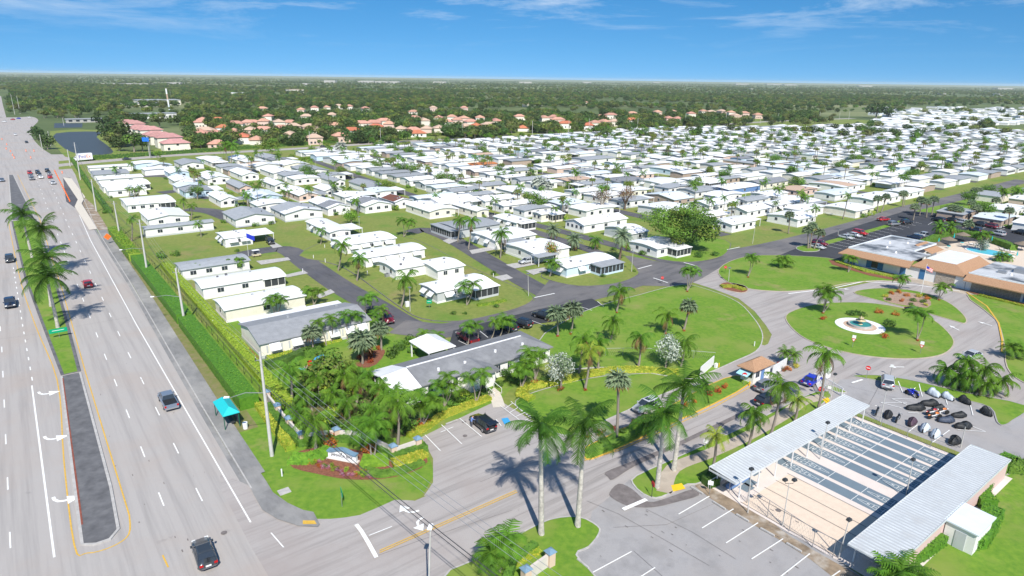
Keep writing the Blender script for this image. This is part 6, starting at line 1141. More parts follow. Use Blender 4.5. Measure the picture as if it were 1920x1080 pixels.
# --- pool
sheet('pool_deck', gp([(191, 44), (236, 44), (236, 62), (232, 70), (216, 74), (201, 72), (199.5, 67), (191, 64)]), 'pool_deck', .06)
pool = grid_root('swimming_pool', 220, 61.5, 'oval turquoise swimming pool behind the clubhouse', 'pool')
b = MB(); n = 36; a_, c_ = 3.7, 5.6
ring = lambda k, z, q: [(q*a_*math.cos(2*math.pi*i/n)*1.0, q*c_*math.sin(2*math.pi*i/n), z) for i in range(n)]
b.add(ring(0, .2, 1.08) + ring(0, .2, 1.0) + ring(0, .05, 1.1), [(i, (i+1) % n, n+(i+1) % n, n+i) for i in range(n)] + [(2*n+i, 2*n+(i+1) % n, (i+1) % n, i) for i in range(n)]); b.build('coping', M['frame_white'], pool)
MB().add(ring(0, .14, 1.0), [tuple(range(n))]).build('water', M['pool_water'], pool)
hot = empty('hot_tub', G(206, 52.5), GA, 'small turquoise hot tub close to the clubhouse roof', 'pool'); MB().disc((0, 0), 2.0, .05, .22, 20).build('coping', M['frame_white'], hot); MB().disc((0, 0), 1.7, .2, .235, 20).build('water', M['pool_water'], hot)
def umbrella(x, y, lb): 
    u = empty('thatched_umbrella', U(x, y), 0, lb, 'umbrella', 'thatched umbrellas at the pool'); MB().tube([(0, 0, 0), (0, 0, 2.6)], .05, 6).build('pole', M['pole_wood'], u)
    MB().add([(2.1*math.cos(k*math.pi/8), 2.1*math.sin(k*math.pi/8), 2.0) for k in range(16)] + [(0, 0, 2.9)], [(k, (k+1) % 16, 16) for k in range(16)]).build('canopy', M['thatch'], u)
umbrella(1803, 452, 'thatched umbrella nearest the hedge by the pool'); umbrella(1777, 461, 'thatched umbrella left of the white tables'); umbrella(1757, 471, 'thatched umbrella closest to the clubhouse roof'); umbrella(1914, 470, 'thatched umbrella at the right edge of the photo')
for x, y in ((1820, 459), (1829, 461), (1838, 462), (1877, 469), (1886, 471), (1897, 474)):
    o = empty('lounge_chair', U(x, y), GA + .6, 'white lounge chair facing the swimming pool', 'lounge chair', 'white lounge chairs along the pool'); MB().box(-.35, -.9, .3, .35, .35, .38).build('seat', M['frame_white'], o); MB().add([(-.35, .35, .3), (.35, .35, .3), (.35, .9, 1.0), (-.35, .9, 1.0), (-.35, .4, .26), (.35, .4, .26), (.35, .95, .96), (-.35, .95, .96)], [(0,1,2,3),(7,6,5,4),(3,2,6,7)]).build('backrest', M['frame_white'], o)
    for a, c in ((-.3, -.8), (.3, -.8), (-.3, .3), (.3, .3)): MB().box(a-.03, c-.03, 0, a+.03, c+.03, .3).build('leg', M['frame_white'], o)
for x, y in ((1787, 452), (1758, 461), (1734, 476), (1858, 457), (1905, 486)):
    o = empty('closed_umbrella', U(x, y), 0, 'closed turquoise umbrella standing on the pool deck', 'umbrella', 'closed turquoise umbrellas on the pool deck'); MB().tube([(0, 0, 0), (0, 0, 2.5)], .03, 6).build('pole', M['frame_white'], o); MB().tube([(0, 0, 1.1), (0, 0, 1.5), (0, 0, 2.5)], [.2, .17, .03], 8).build('canopy', M['turquoise'], o)
for x, y in ((1803, 459), (1778, 466), (1752, 474), (1744, 476), (1850, 464), (1893, 482)):
    o = empty('pool_table', U(x, y), 0, 'small round turquoise table on the pool deck', 'table', 'turquoise tables on the pool deck'); MB().disc((0, 0), .55, .7, .74, 12).build('tabletop', M['turquoise'], o); MB().tube([(0, 0, 0), (0, 0, .7)], .04, 6).build('leg', M['frame_white'], o)
def shelter(x, y, L_, W_, lb):
    o = empty('picnic_shelter', U(x, y), GA + R(90), lb, 'shelter'); MB().box(-L_/2, -W_/2, 2.5, L_/2, W_/2, 2.65).build('roof', M['roof_white'], o)
    for a in (-1, 1):
        for c in (-1, 1): MB().box(a*(L_/2-.3)-.07, c*(W_/2-.3)-.07, 0, a*(L_/2-.3)+.07, c*(W_/2-.3)+.07, 2.5).build('post', M['frame_white'], o)
    return o
shelter(1862, 416, 9, 4, 'long white picnic shelter on the park lawn'); shelter(1911, 420, 4, 4, 'small white picnic shelter at the right edge')
for x, y, c in ((1820, 406, 'red_paint'), (1846, 416, 'metal_dark'), (1862, 418, 'metal_dark'), (1884, 418, 'mulch')):
    o = empty('picnic_table', U(x, y), GA, 'picnic table near the white shelter', 'table', 'picnic tables by the shelters'); MB().box(-.9, -.35, .7, .9, .35, .76).build('tabletop', M[c], o)
    for s_ in (-.75, .75): MB().box(-.9, s_-.13, .42, .9, s_+.13, .46).build('bench', M[c], o)
    for s_ in (-.6, .6): MB().box(s_-.04, -.6, 0, s_+.04, .6, .7).build('leg', M['metal_dark'], o)
# --- fountain
fx = U(1612, 612); fo = empty('fountain', Vector((fx.x, fx.y, .13)), 0, 'tiered stone fountain in a turquoise basin on a white round paving', 'fountain')
def ringm(r0, r1, z, m, nm, par, n=40):
    vs = [(r0*math.cos(2*math.pi*i/n), r0*math.sin(2*math.pi*i/n), z) for i in range(n)] + [(r1*math.cos(2*math.pi*i/n), r1*math.sin(2*math.pi*i/n), z) for i in range(n)]
    return MB().add(vs, [(i, n+i, n+(i+1) % n, (i+1) % n)[::-1] for i in range(n)]).build(nm, M[m], par)
MB().disc((0, 0), 4.5, 0, .05, 40).build('round_paving', M['white_paint'], fo); ringm(1.9, 3.0, .055, 'roof_tan', 'inner_paving', fo)
b = MB(); n = 32
prof = [(2.2, .05), (2.2, .5), (1.95, .5), (1.95, .2)]
b.add([(r_*math.cos(2*math.pi*i/n), r_*math.sin(2*math.pi*i/n), z) for r_, z in prof for i in range(n)], [(k*n+i, k*n+(i+1) % n, (k+1)*n+(i+1) % n, (k+1)*n+i) for k in range(3) for i in range(n)]); b.build('basin', M['concrete'], fo)
MB().disc((0, 0), 1.97, .3, .38, 32).build('water', mat('fountain_water', (.05, .25, .22), rough=.1), fo)
b = MB(); n = 16; prof = [(.5, .35), (.25, .6), (.18, .9), (.9, 1.1), (.95, 1.2), (.2, 1.15), (.14, 1.5), (.5, 1.65), (.52, 1.72), (.1, 1.7), (.07, 2.0), (.02, 2.15)]
b.add([(r_*math.cos(2*math.pi*i/n), r_*math.sin(2*math.pi*i/n), z) for r_, z in prof for i in range(n)], [(k*n+i, k*n+(i+1) % n, (k+1)*n+(i+1) % n, (k+1)*n+i) for k in range(len(prof)-1) for i in range(n)], 0, True); b.build('tiers', mat('cast_stone', (.55, .45, .28), rough=.85), fo)
# --- guard house
gh = grid_root('guard_house', 87.4, 51.2, 'small white guard house with brown hipped roof and light blue awning', 'building')
MB().box(.9, .45, 0, 5.5, 2.75, 2.6).build('wall', M['wall_white'], gh)
MB().add([(0, -.1, 2.6), (5.9, -.1, 2.6), (5.9, 3.1, 2.6), (0, 3.1, 2.6), (1.7, 1.5, 3.7), (4.2, 1.5, 3.7), (0, -.1, 2.45), (5.9, -.1, 2.45), (5.9, 3.1, 2.45), (0, 3.1, 2.45)], [(0,1,5,4),(1,2,5),(2,3,4,5),(3,0,4),(0,6,7,1),(1,7,8,2),(3,9,6,0),(2,8,9,3),(9,8,7,6)]).build('roof', M['shingle'], gh)
win(gh, 1.9, .45, 1.0, 1.0, 1.0, 'S'); MB().box(2.9, .4, 0, 3.8, .45, 2.1).build('door', M['wall_blue'], gh); MB().box(.84, .7, 1.0, .9, 2.4, 2.1).build('window', M['glass_dark'], gh)
MB().add([(.9, .6, 2.3), (.9, 2.6, 2.3), (-.8, 2.6, 1.7), (-.8, .6, 1.7), (.9, .6, 2.24), (.9, 2.6, 2.24), (-.8, 2.6, 1.64), (-.8, .6, 1.64)], [(0,1,2,3),(7,6,5,4),(2,6,7,3),(0,3,7,4),(1,5,6,2)]).build('awning', mat('awning_blue', (.35, .62, .72), rough=.5), gh)
b = MB(); b.tube([(-.1, .4, 0), (-.1, .4, .9)], .09, 8); b.build('bollard', M['paint_yellow'], gh)
# white gates
def gate(p0, p1, h, lb, solid=True, name='white_gate'):
    p0, p1 = Vector(p0), Vector(p1); L_ = (p1-p0).length; a = math.atan2((p1-p0).y, (p1-p0).x); o = empty(name, p0, a, lb, 'gate'); f = MB(); f.box(0, -.04, h-.08, L_, .04, h); f.box(0, -.04, .15, L_, .04, .23); f.box(0, -.05, 0, .1, .05, h); f.box(L_-.1, -.05, 0, L_, .05, h); f.build('frame', M['frame_white'], o)
    s = MB(); st_ = .14 if solid else .3; k = int(L_/st_)
    for i in range(1, k): s.box(i*L_/k - (.05 if solid else .018), -.02, .2, i*L_/k + (.05 if solid else .018), .02, h-.05)
    s.build('pickets', M['frame_white'], o); return o
gate(U(1447, 706), U(1473, 690), 1.9, 'white slatted gate panel beside the guard house'); gate(U(1312, 708), U(1337, 686), 1.9, 'white gate panel at the end of the lawn fence'); gate(U(1530, 722), U(1556, 708), 1.9, 'tall white gate panel before the blue car', True)
gate(U(1530, 722), U(1543, 748), 1.8, 'white gate leaf at the walkway end', False); gate(U(1545, 724), U(1578, 744), 1.5, 'white picket fence beside the court gate', False)
bx = empty('gate_motor', U(1342, 692), GA, 'white gate motor box beside the lawn fence gate', 'gate motor'); MB().box(0, 0, 0, .5, .4, .9).build('casing', M['frame_white'], bx); MB().tube([(.8, 0, 0), (.8, 0, .9)], .08, 8).build('bollard', M['paint_yellow'], bx)
# chain link / rail fences
def rail(pts, h, m, lb, gap=3.0, name='rail_fence', mesh_=True, r_=.03):
    pts = [Vector(p) for p in pts]; o = empty(name, pts[0], 0, lb, 'fence'); off = Vector(pts[0]); t = MB(); 
    for a, c in zip(pts, pts[1:]): t.tube([a - off + Vector((0,0,h)), c - off + Vector((0,0,h))], r_, 6)
    t.build('top_rail', M[m], o)
    for a, c in zip(pts, pts[1:]):
        L_ = (c-a).length; k = max(1, round(L_/gap))
        for i in range(k): p = a + (c-a)*i/k - off; MB().tube([p, p + Vector((0,0,h))], r_*1.3, 6).build('post', M[m], o)
    if mesh_:
        w_ = MB()
        for a, c in zip(pts, pts[1:]):
            L_ = (c-a).length; d = (c-a)/L_; k = int(L_/.35); a0 = a - off
            for i in range(k): 
                x = i*L_/k; p = a0 + d*x; q = a0 + d*min(L_, x + .9*h*.5); w_.tube([p + Vector((0,0,.05)), q + Vector((0,0,h))], .006, 3, 0, False); w_.tube([p + Vector((0,0,h)), q + Vector((0,0,.05))], .006, 3, 0, False)
        w_.build('wire_mesh', M[m], o)
    return o
rail([U(1135, 668), U(1200, 667), U(1300, 673), U(1340, 676)], 1.5, 'metal', 'grey wire fence crossing the lawn behind the yellow hedge', 3)
rail([U(1335, 905), U(1400, 944), U(1523, 1027), U(1561, 1046), U(1640, 1095)], 2.2, 'metal', 'tall wire fence along the parking side of the courts', 3)
rail([G(24.2, 90), G(24.5, 135), G(24.4, 185), G(23.8, 235), G(25, 300)], 1.4, 'metal_dark', 'long dark wire fence between the hedges along the avenue', 4, mesh_=False)
rail([U(1605, 783), U(1700, 822), U(1790, 858)], 1.5, 'metal', 'wire fence between courts and motorcycle parking', 3)
# --- shuffleboard courts
Zc = .07
sheet('court_slab', gp([(59.6, 17.5), (59.6, 38.6), (91.2, 38.6), (91.2, 17.5)]), 'court_pale', Zc)
sheet('bocce_sand', gp([(60.0, 23.4), (60.0, 34.4), (69.7, 34.4), (69.7, 23.4)]), 'sand', Zc + .006)
Ln = Lines()
for T in (60.0, 62.4, 64.8, 67.2, 69.7): Ln.b.box(0, 0, 0, 0, 0, 0); Ln.line(gp([(T, 23.0), (T, 34.6)]), .09, Zc + .03, 4)
lanes = [70.7, 73.1, 76.9, 79.25, 81.6, 83.95, 86.3, 88.65]
for i, T in enumerate(lanes):
    sheet('shuffleboard_lane', gp([(T, 20.6), (T + 1.75, 20.6), (T + 1.75, 37.8), (T, 37.8)]), 'court_grey', Zc + .006)
    for e, sg in ((37.4, -1), (21.0, 1)):
        c = T + .875; zz = Zc + .014; f = lambda a, s: gp([(c + a, e + sg * s)])[0]
        if True:
            for P_ in ([f(-.8, 1.4), f(.8, 1.4)], [f(-.8, 1.9), f(.8, 1.9)], [f(-.8, 1.4), f(-.8, 1.9)], [f(.8, 1.4), f(.8, 1.9)], [f(-.8, 1.9), f(-.05, 5.9)], [f(.8, 1.9), f(.05, 5.9)], [f(-.62, 3.0), f(.62, 3.0)], [f(-.42, 4.1), f(.42, 4.1)], [f(0, 1.9), f(0, 4.1)]): Ln.line(P_, .05, zz, 0)
            for (a, s, w2, l2) in ((-.4, 2.3, .12, .28), (.38, 2.3, .12, .28), (-.27, 3.4, .1, .28), (.27, 3.4, .1, .28), (0, 4.5, .12, .3), (0, 1.65, .6, .1)): Ln.line([f(a, s), f(a, s + l2)], w2, zz + .003, 0)
    for S in (31.2, 27.2): Ln.line(gp([(T, S), (T + 1.75, S)]), .06, Zc + .014, 0)
for S in (31.2, 27.2): pass
for (T, S) in ((61, 36.6), (63.4, 35.6), (65.8, 36.6), (62.2, 35.2)): sheet('painted_square', gp([(T, S), (T + 1.6, S), (T + 1.6, S + 1.3), (T, S + 1.3)]), 'court_grey', Zc + .008)
Ln.done('court_markings')
sheet('grass_strip', gp([(91.3, 22), (92.6, 22), (92.4, 38), (91.3, 38)]), 'lawn_dry', .08)
rf_m = [mat('corrugated', (.56, .59, .60), rough=.45, var=.1, scale=.9, big=(.35, (.47, .47, .46), .55)), mat('roof_seam', (.40, .42, .44), rough=.6)]; 
def pavilion(T0, S0, T1, S1, lb, rise, nm='court_shelter', posts=()):
    o = grid_root(nm, T0, S0, lb, 'shelter'); L_, W_ = T1-T0, S1-S0; b = MB(); n = int(L_/.17); z0, z1 = 2.75, 2.75 + rise; vs = []
    for i in range(n+1): dz = .06 if i % 3 == 0 else 0; x = L_*i/n; vs += [(x, 0, z0 + dz), (x, W_, z1 + dz)]
    fs = [(2*i, 2*i+2, 2*i+3, 2*i+1) for i in range(n)]; b.add(vs, [f for i, f in enumerate(fs) if i % 3 != 2]); b.add(vs, [f for i, f in enumerate(fs) if i % 3 == 2], 1); b.add([(x, y, z-.06) for x, y, z in vs], [f[::-1] for f in fs]); b.box(0, -.05, z0-.18, L_, 0, z0+.08); b.box(0, W_, z1-.18, L_, W_+.05, z1+.08); b.box(-.05, 0, z0-.16, 0, W_, z0+.04); b.box(L_, 0, z0-.16, L_+.05, W_, z0+.04)
    b.build('roof', rf_m, o)
    for x in [L_*(k+.4)/8.6 for k in range(9)]:
        if x < L_:
            for y in (.25, W_-.25): MB().box(x-.06, y-.06, 0, x+.06, y+.06, 2.7 + rise*(y/W_) - .1).build('post', M['frame_white'], o)
    return o, L_, W_
pa, L_, W_ = pavilion(59.0, 34.9, 90.6, 38.5, 'ribbed white shelter roof over the walkway end of the courts', .25); MB().box(.2, W_-.1, 0, L_-.2, W_-.02, 1.1).build('rear_wall', M['wall_white'], pa); MB().box(2, 1.8, .0, 6, 2.4, .5).build('bench', M['wall_blue'], pa)
pb, L_, W_ = pavilion(59.3, 18.0, 90.4, 22.3, 'ribbed white shelter roof along the south lawn side of the courts', -.1); MB().box(2.5, .1, 0, L_-.2, .2, 2.6).build('rear_wall', mat('wall_rose', (.62, .45, .42), rough=.8), pb)
for x in (10, 14, 18, 22): MB().box(x, 2.0, .0, x+2.4, 2.5, .5).build('bench', M['wall_blue'], pb)
sh = grid_root('storage_shed', 71.3, 15.0, 'white flat roofed shed attached behind the long court roof', 'shed'); MB().box(.2, .2, 0, 4.7, 3.0, 2.5).build('wall', M['wall_white'], sh); MB().add([(0, 0, 2.5), (4.9, 0, 2.5), (4.9, 3.2, 2.62), (0, 3.2, 2.62), (0, 0, 2.66), (4.9, 0, 2.66), (4.9, 3.2, 2.78), (0, 3.2, 2.78)], [(3,2,1,0),(4,5,6,7),(0,1,5,4),(1,2,6,5),(2,3,7,6),(3,0,4,7)]).build('roof', M['roof_cool'], sh); MB().box(.14, 1.0, 0, .2, 2.0, 2.05).build('door', M['wall_grey'], sh)
# --- lamp posts
def post(x, y, tx, ty, lb, head='flood', name='lamp_post', rad=.06, m='pole_concrete', double=False):
    p = U(x, y); t = UY(tx, ty, p.y); o = empty(name, p, 0, lb, 'lamp post'); d = t - p; MB().tube([(0,0,0), d], [rad*1.2, rad*.7], 8).build('pole', M[m], o)
    if head == 'flood':
        for s_ in ((-1, 1) if double else (0,)):
            h = MB(); 
            if double: h.tube([d - Vector((0,0,.1)), d + Vector((s_*.4, 0, -.1)), d + Vector((s_*.5, 0, .25))], .03, 6); c = d + Vector((s_*.5, 0, .3))
            else: c = d
            h.obox((c.x, c.y, c.z-.05), .5, .4, .25, .5, 0, .8); h.build('lamp_head', M['metal_dark'], o)
    elif head == 'box': MB().obox((d.x, d.y, d.z), .5, .5, .18, GA, 0, 1.2).build('lamp_head', M['metal'], o)
    return o
post(1537, 862, 1552, 793, 'flood light post in the middle of the courts near the walkway roof'); post(1467, 987, 1480, 905, 'flood light post with two curved arms on the parking side fence', double=True); post(1572, 1047, 1592, 975, 'flood light post at the near corner of the sand court')
post(1698, 935, 1712, 862, 'flood light post before the long court roof'); post(1650, 792, 1662, 731, 'thin lamp post between courts and covered motorcycles'); post(1801, 840, 1811, 797, 'thin lamp post beside the last black motorcycle'); post(1402, 962, 1409, 880, 'flood light post rising through the walkway roof end'); post(1555, 757, 1566, 702, 'lamp post beside the white court gate')
for x, y, tx, ty, lb in ((769, 585, 768, 540, 'on the corner lawn beside a white cabinet'), (1184, 510, 1187, 473, 'at the rounded lawn tip near the date palm'), (991, 556, 990, 514, 'at the street corner left of the pale blue home'), (674, 434, 673, 407, 'beside the ball shaped green tree'), (712, 330, 712, 312, 'beside the narrow street near the silver palm'), (1366, 528, 1368, 503, 'at the lower left of the clubhouse lawn'), (1571, 446, 1572, 431, 'beside the clubhouse parking strip'),
                        (592, 318, 592, 300, 'at the far start of the narrow street'), (628, 328, 628, 310, 'on the yellow grass by the large white home'), (862, 388, 862, 371, 'halfway along the narrow street'), (1000, 360, 1000, 340, 'among the middle rows'), (1411, 457, 1416, 424, 'before the screened home near the fig tree')): post(x, y, tx, ty, 'slim street lamp ' + lb, 'box')
# --- utility poles and cables
UP = [((510, 855), (487, 660), 'nearest, leaning beside the entrance lawn'), ((347, 609), (329, 503), 'with lamp arm above the second hedge'), ((277, 516), (261, 412), 'with lamp arm above the far hedge'), ((225, 444), (213, 377), 'behind the orange sign'), ((181, 397), (171, 336), 'on the bare verge'), ((151, 337), (139, 267), 'near the boundary road corner'), ((132, 312), (126, 280), 'short one at the junction')]
tops = []
for (bx_, by_), (tx_, ty_), lb in UP:
    p = U(bx_, by_); t = UY(tx_, ty_, p.y); o = empty('utility_pole', p, 0, 'tall concrete utility pole ' + lb, 'utility pole', 'utility poles along the avenue'); d = t - p; MB().tube([(0,0,0), d*.5, d], [.26, .2, .14], 8).build('pole', M['pole_concrete'], o); tops.append(t)
    x = Vector((GC, GS, 0)); MB().tube([d*.93 - x*.7, d*.93 + x*.7], .05, 6).build('crossarm', M['metal'], o)
    for s_ in (-.6, 0, .6): MB().tube([d*.93 + x*s_, d*.93 + x*s_ + Vector((0,0,.3))], [.06, .04], 6).build('insulator', M['metal_dark'], o)
    if bx_ in (510, 347, 277):
        lt = {510: (425, 746), 347: (286, 557), 277: (227, 469)}[bx_]; at_ = {510: .62, 347: .5, 277: .48}[bx_]; e = UY(lt[0], lt[1], p.y - 0.0) - p; s0 = d*at_; MB().tube([s0, (s0+e)/2 + Vector((0,0,.35)), e + Vector((.5,0,.05))], [.05, .045, .04], 6).build('lamp_arm', M['metal'], o)
        MB().add([(e.x-.35, e.y-.16, e.z), (e.x+.35, e.y-.12, e.z+.05), (e.x+.35, e.y+.12, e.z+.05), (e.x-.35, e.y+.16, e.z), (e.x-.3, e.y-.1, e.z+.18), (e.x+.35, e.y-.08, e.z+.18), (e.x+.35, e.y+.08, e.z+.18), (e.x-.3, e.y+.1, e.z+.18)], [(3,2,1,0),(4,5,6,7),(0,1,5,4),(1,2,6,5),(2,3,7,6),(3,0,4,7)]).build('lamp_head', M['white_paint'], o)
def cable(a, c, sag, m, lb, r_=.018, g='overhead cables along the avenue'):
    a, c = Vector(a), Vector(c); pts = [a + (c-a)*i/14 - Vector((0,0,4*sag*(i/14)*(1-i/14))) - a for i in range(15)]; o = MB().tube(pts, r_, 4, 0, False).build('overhead_cable', M[m], None, a); tag(o, lb, 'cable', g); return o
end0 = G(27, 14, 13.6); xx = Vector((GC, GS, 0))
for k, (dz, s_, m, r_) in enumerate(((-.6, -.6, 'cable_light', .016), (-.6, 0.0, 'cable_light', .016), (-.6, .6, 'cable_light', .016), (-4.4, .25, 'cable', .035), (-4.9, .25, 'cable', .03))):
    cable(tops[0] + xx*s_ + Vector((0,0,dz)), end0 + xx*s_ + Vector((0,0,dz)), 1.0, m, ('pale overhead wire running over the entrance lawn to the lower edge' if k < 3 else 'thick black cable running over the entrance lawn to the lower edge'), r_, 'overhead cables above the entrance lawn')
    for i in range(5): cable(tops[i] + xx*s_*.9 + Vector((0,0,dz*.8)), tops[i+1] + xx*s_*.9 + Vector((0,0,dz*.8)), .7, m, 'overhead wire strung between the avenue utility poles', r_*.8)
sl = U(803, 1130); st_l = UY(807, 988, sl.y); o = empty('street_lamp', sl, 0, 'tall street lamp rising from the lower edge of the photo', 'street lamp'); d = st_l - sl; MB().tube([(0,0,0), d], [.1, .07], 8).build('pole', M['pole_concrete'], o); MB().obox((d.x, d.y, d.z-.05), .75, .42, .2, 1.4, 0, .8).build('lamp_head', M['white_paint'], o)
# poles along the boundary road and in the suburb
for i, (x, y, ty) in enumerate([(714, 267, 240), (582, 277, 246), (281, 295, 265), (867, 260, 232), (998, 254, 226), (1066, 250, 225), (1104, 248, 222), (1195, 243, 221), (1284, 239, 212), (1360, 235, 213), (1425, 232, 216), (1458, 229, 212), (1536, 225, 209), (1573, 225, 209), (1591, 225, 208), (1675, 222, 205), (742, 265, 250), (1700, 206, 196), (80, 282, 252), (95, 274, 246), (28, 215, 176), (38, 213, 180), (80, 198, 182), (125, 187, 179), (223, 187, 173), (320, 182, 170), (120, 236, 221), (1240, 236, 226), (1387, 232, 220)]):
    p = U(x, y); h = max(5, (UY(x, ty, p.y)).z); o = MB().tube([(0,0,0), (0,0,h)], [.28 if h > 14 else .2, .16], 6).build('utility_pole', M['pole_concrete'], None, p); tag(o, 'slender pale utility pole beside the distant road', 'utility pole', 'utility poles beside the boundary road and beyond')
p = U(318, 207); t = UY(311, 166, p.y); o = empty('mast', p, 0, 'tall leaning mast striped white and red beyond the suburb', 'mast'); 
for k in range(4): MB().tube([(t-p)*k/4, (t-p)*(k+1)/4], 1.0, 8).build('mast_section', M['white_paint' if k % 2 else 'roof_tan'] if k else M['roof_cool'], o)
p = U(281, 296); o = empty('pole_sign', p + Vector((.6, 0, 0)), 0, 'bright blue sign on a pole beside the boundary road', 'sign'); hz = UY(281, 262, p.y).z; MB().box(-3.4, -.1, hz-1.0, .3, .1, hz+1.2).build('panel', mat('sign_blue', (.02, .17, .75), rough=.5), o); MB().tube([(0, .2, 0), (0, .2, hz)], .2, 6).build('pole', M['metal'], o)
# --- signs
def textmesh(s, size, m, name='lettering', ext=.01):
    c = bpy.data.curves.new(name, 'FONT'); c.body = s; c.size = size; c.align_x = 'CENTER'; c.align_y = 'CENTER'; c.extrude = ext; t = bpy.data.objects.new('tmp', c); sc.collection.objects.link(t)
    bpy.context.view_layer.update(); me = bpy.data.meshes.new_from_object(t.evaluated_get(bpy.context.evaluated_depsgraph_get())); bpy.data.objects.remove(t); me.materials.clear(); me.materials.append(M[m]); me.name = name; return me
ps0, ps1 = U(617.5, 859), U(669.5, 869); L_ = (ps1-ps0).length; an = math.atan2((ps1-ps0).y, (ps1-ps0).x)
sg = empty('entrance_sign', (ps0+ps1)/2, an, 'white entrance sign with arched blue grey tiled top in the flower garden', 'sign'); n = 16
arc = [(-L_/2 + L_*i/n, 1.15 + .42*math.cos((i/n-.5)*math.pi*1.15)**2) for i in range(n+1)]
b = MB(); b.add([(x, -.22, z) for x, z in arc] + [(L_/2, -.22, .25), (-L_/2, -.22, .25)] + [(x, .22, z) for x, z in arc] + [(L_/2, .22, .25), (-L_/2, .22, .25)], [tuple(range(n+3))[::-1], tuple(range(n+3, 2*n+6))] + [(i, i+1, n+4+i, n+3+i) for i in range(n+2)]); b.build('panel', M['white_paint'], sg)
b = MB(); vs = []
for x, z in arc: vs += [(x*1.04, -.38, z+.0), (x*1.04, .38, z), (x*1.04, .38, z+.16), (x*1.04, -.38, z+.16)]
b.add(vs, [(4*i+a, 4*i+4+a, 4*i+4+(a+1) % 4, 4*i+(a+1) % 4) for i in range(n) for a in range(4)] + [(0,1,2,3), (4*n+3, 4*n+2, 4*n+1, 4*n)]); b.build('tiled_cap', M['tile_blue'], sg)
t = inst('lettering', textmesh('JAMAICA BAY', .50, 'black_text'), sg, (0, -.235, .80), (R(90), 0, 0)); t2 = inst('lettering', textmesh('e', .42, 'black_text'), sg, (0, -.235, 1.2), (R(90), 0, 0)); t3 = inst('lettering', textmesh('A 55+ COMMUNITY' if False else '~', .2, 'black_text'), sg, (0, -.235, .55), (R(90), 0, 0))
MB().box(-L_/2-.2, -.4, 0, L_/2+.2, .4, .25).build('base', M['wall_beige'], sg)
MB().add([(-L_/2, -.45, .22), (L_/2, -.45, .22), (L_/2-.2, -2.0, .08), (-L_/2+.4, -2.0, .08)], [(0,3,2,1)]).build('mulch_slope', M['mulch'], sg)
def wall_run(px, h, lb, caps):
    pts = smooth([U(x, y) for x, y in px], 4, False); o = empty('garden_wall', (pts[0].x, pts[0].y, 0), 0, lb, 'wall'); of_ = pts[0]; l_, q_ = strip([p - of_ for p in pts], .28); n = len(pts); b = MB()
    b.add([(p.x, p.y, 0) for p in l_] + [(p.x, p.y, 0) for p in q_] + [(p.x, p.y, h) for p in l_] + [(p.x, p.y, h) for p in q_], [(2*n+i, 3*n+i, 3*n+i+1, 2*n+i+1)[::-1] for i in range(n-1)] + [(i, i+1, 2*n+i+1, 2*n+i) for i in range(n-1)] + [(n+i, 3*n+i, 3*n+i+1, n+i+1) for i in range(n-1)] + [(0, n, 3*n, 2*n), (n-1, 3*n-1, 4*n-1, 2*n-1)]); b.build('wall', M['wall_beige'], o)
    for x, y in caps:
        p = U(x, y) - Vector((of_.x, of_.y, 0)); MB().obox((p.x, p.y, 0), .75, .75, h+.25, GA).build('pillar', mat('pillar_tan', (.62, .47, .36), rough=.85) if 'pillar_tan' not in M else M['pillar_tan'], o); MB().obox((p.x, p.y, h+.25), 1.0, 1.0, .35, GA, 0, .25).build('pillar_cap', M['tile_blue'], o)
    return o
wall_run([(500, 750), (530, 788), (567, 832)], 1.35, 'straight beige garden wall running up from the utility pole', [(502, 752), (522, 778), (543, 803)])
wall_run([(567, 832), (600, 826), (632, 824), (665, 826), (692, 834), (715, 845), (738, 856)], 1.35, 'curved beige garden wall with blue pillar caps behind the sign', [(567, 832), (632, 824), (692, 834), (738, 856)])
wall_run([(740, 857), (783, 842)], 1.35, 'short beige garden wall at the office parking corner', [(784, 842)])
wall_run([(986, 1093), (1008, 1076), (1030, 1061)], 1.5, 'beige garden wall with blue caps at the lower edge of the photo', [(986, 1094), (1031, 1061)])
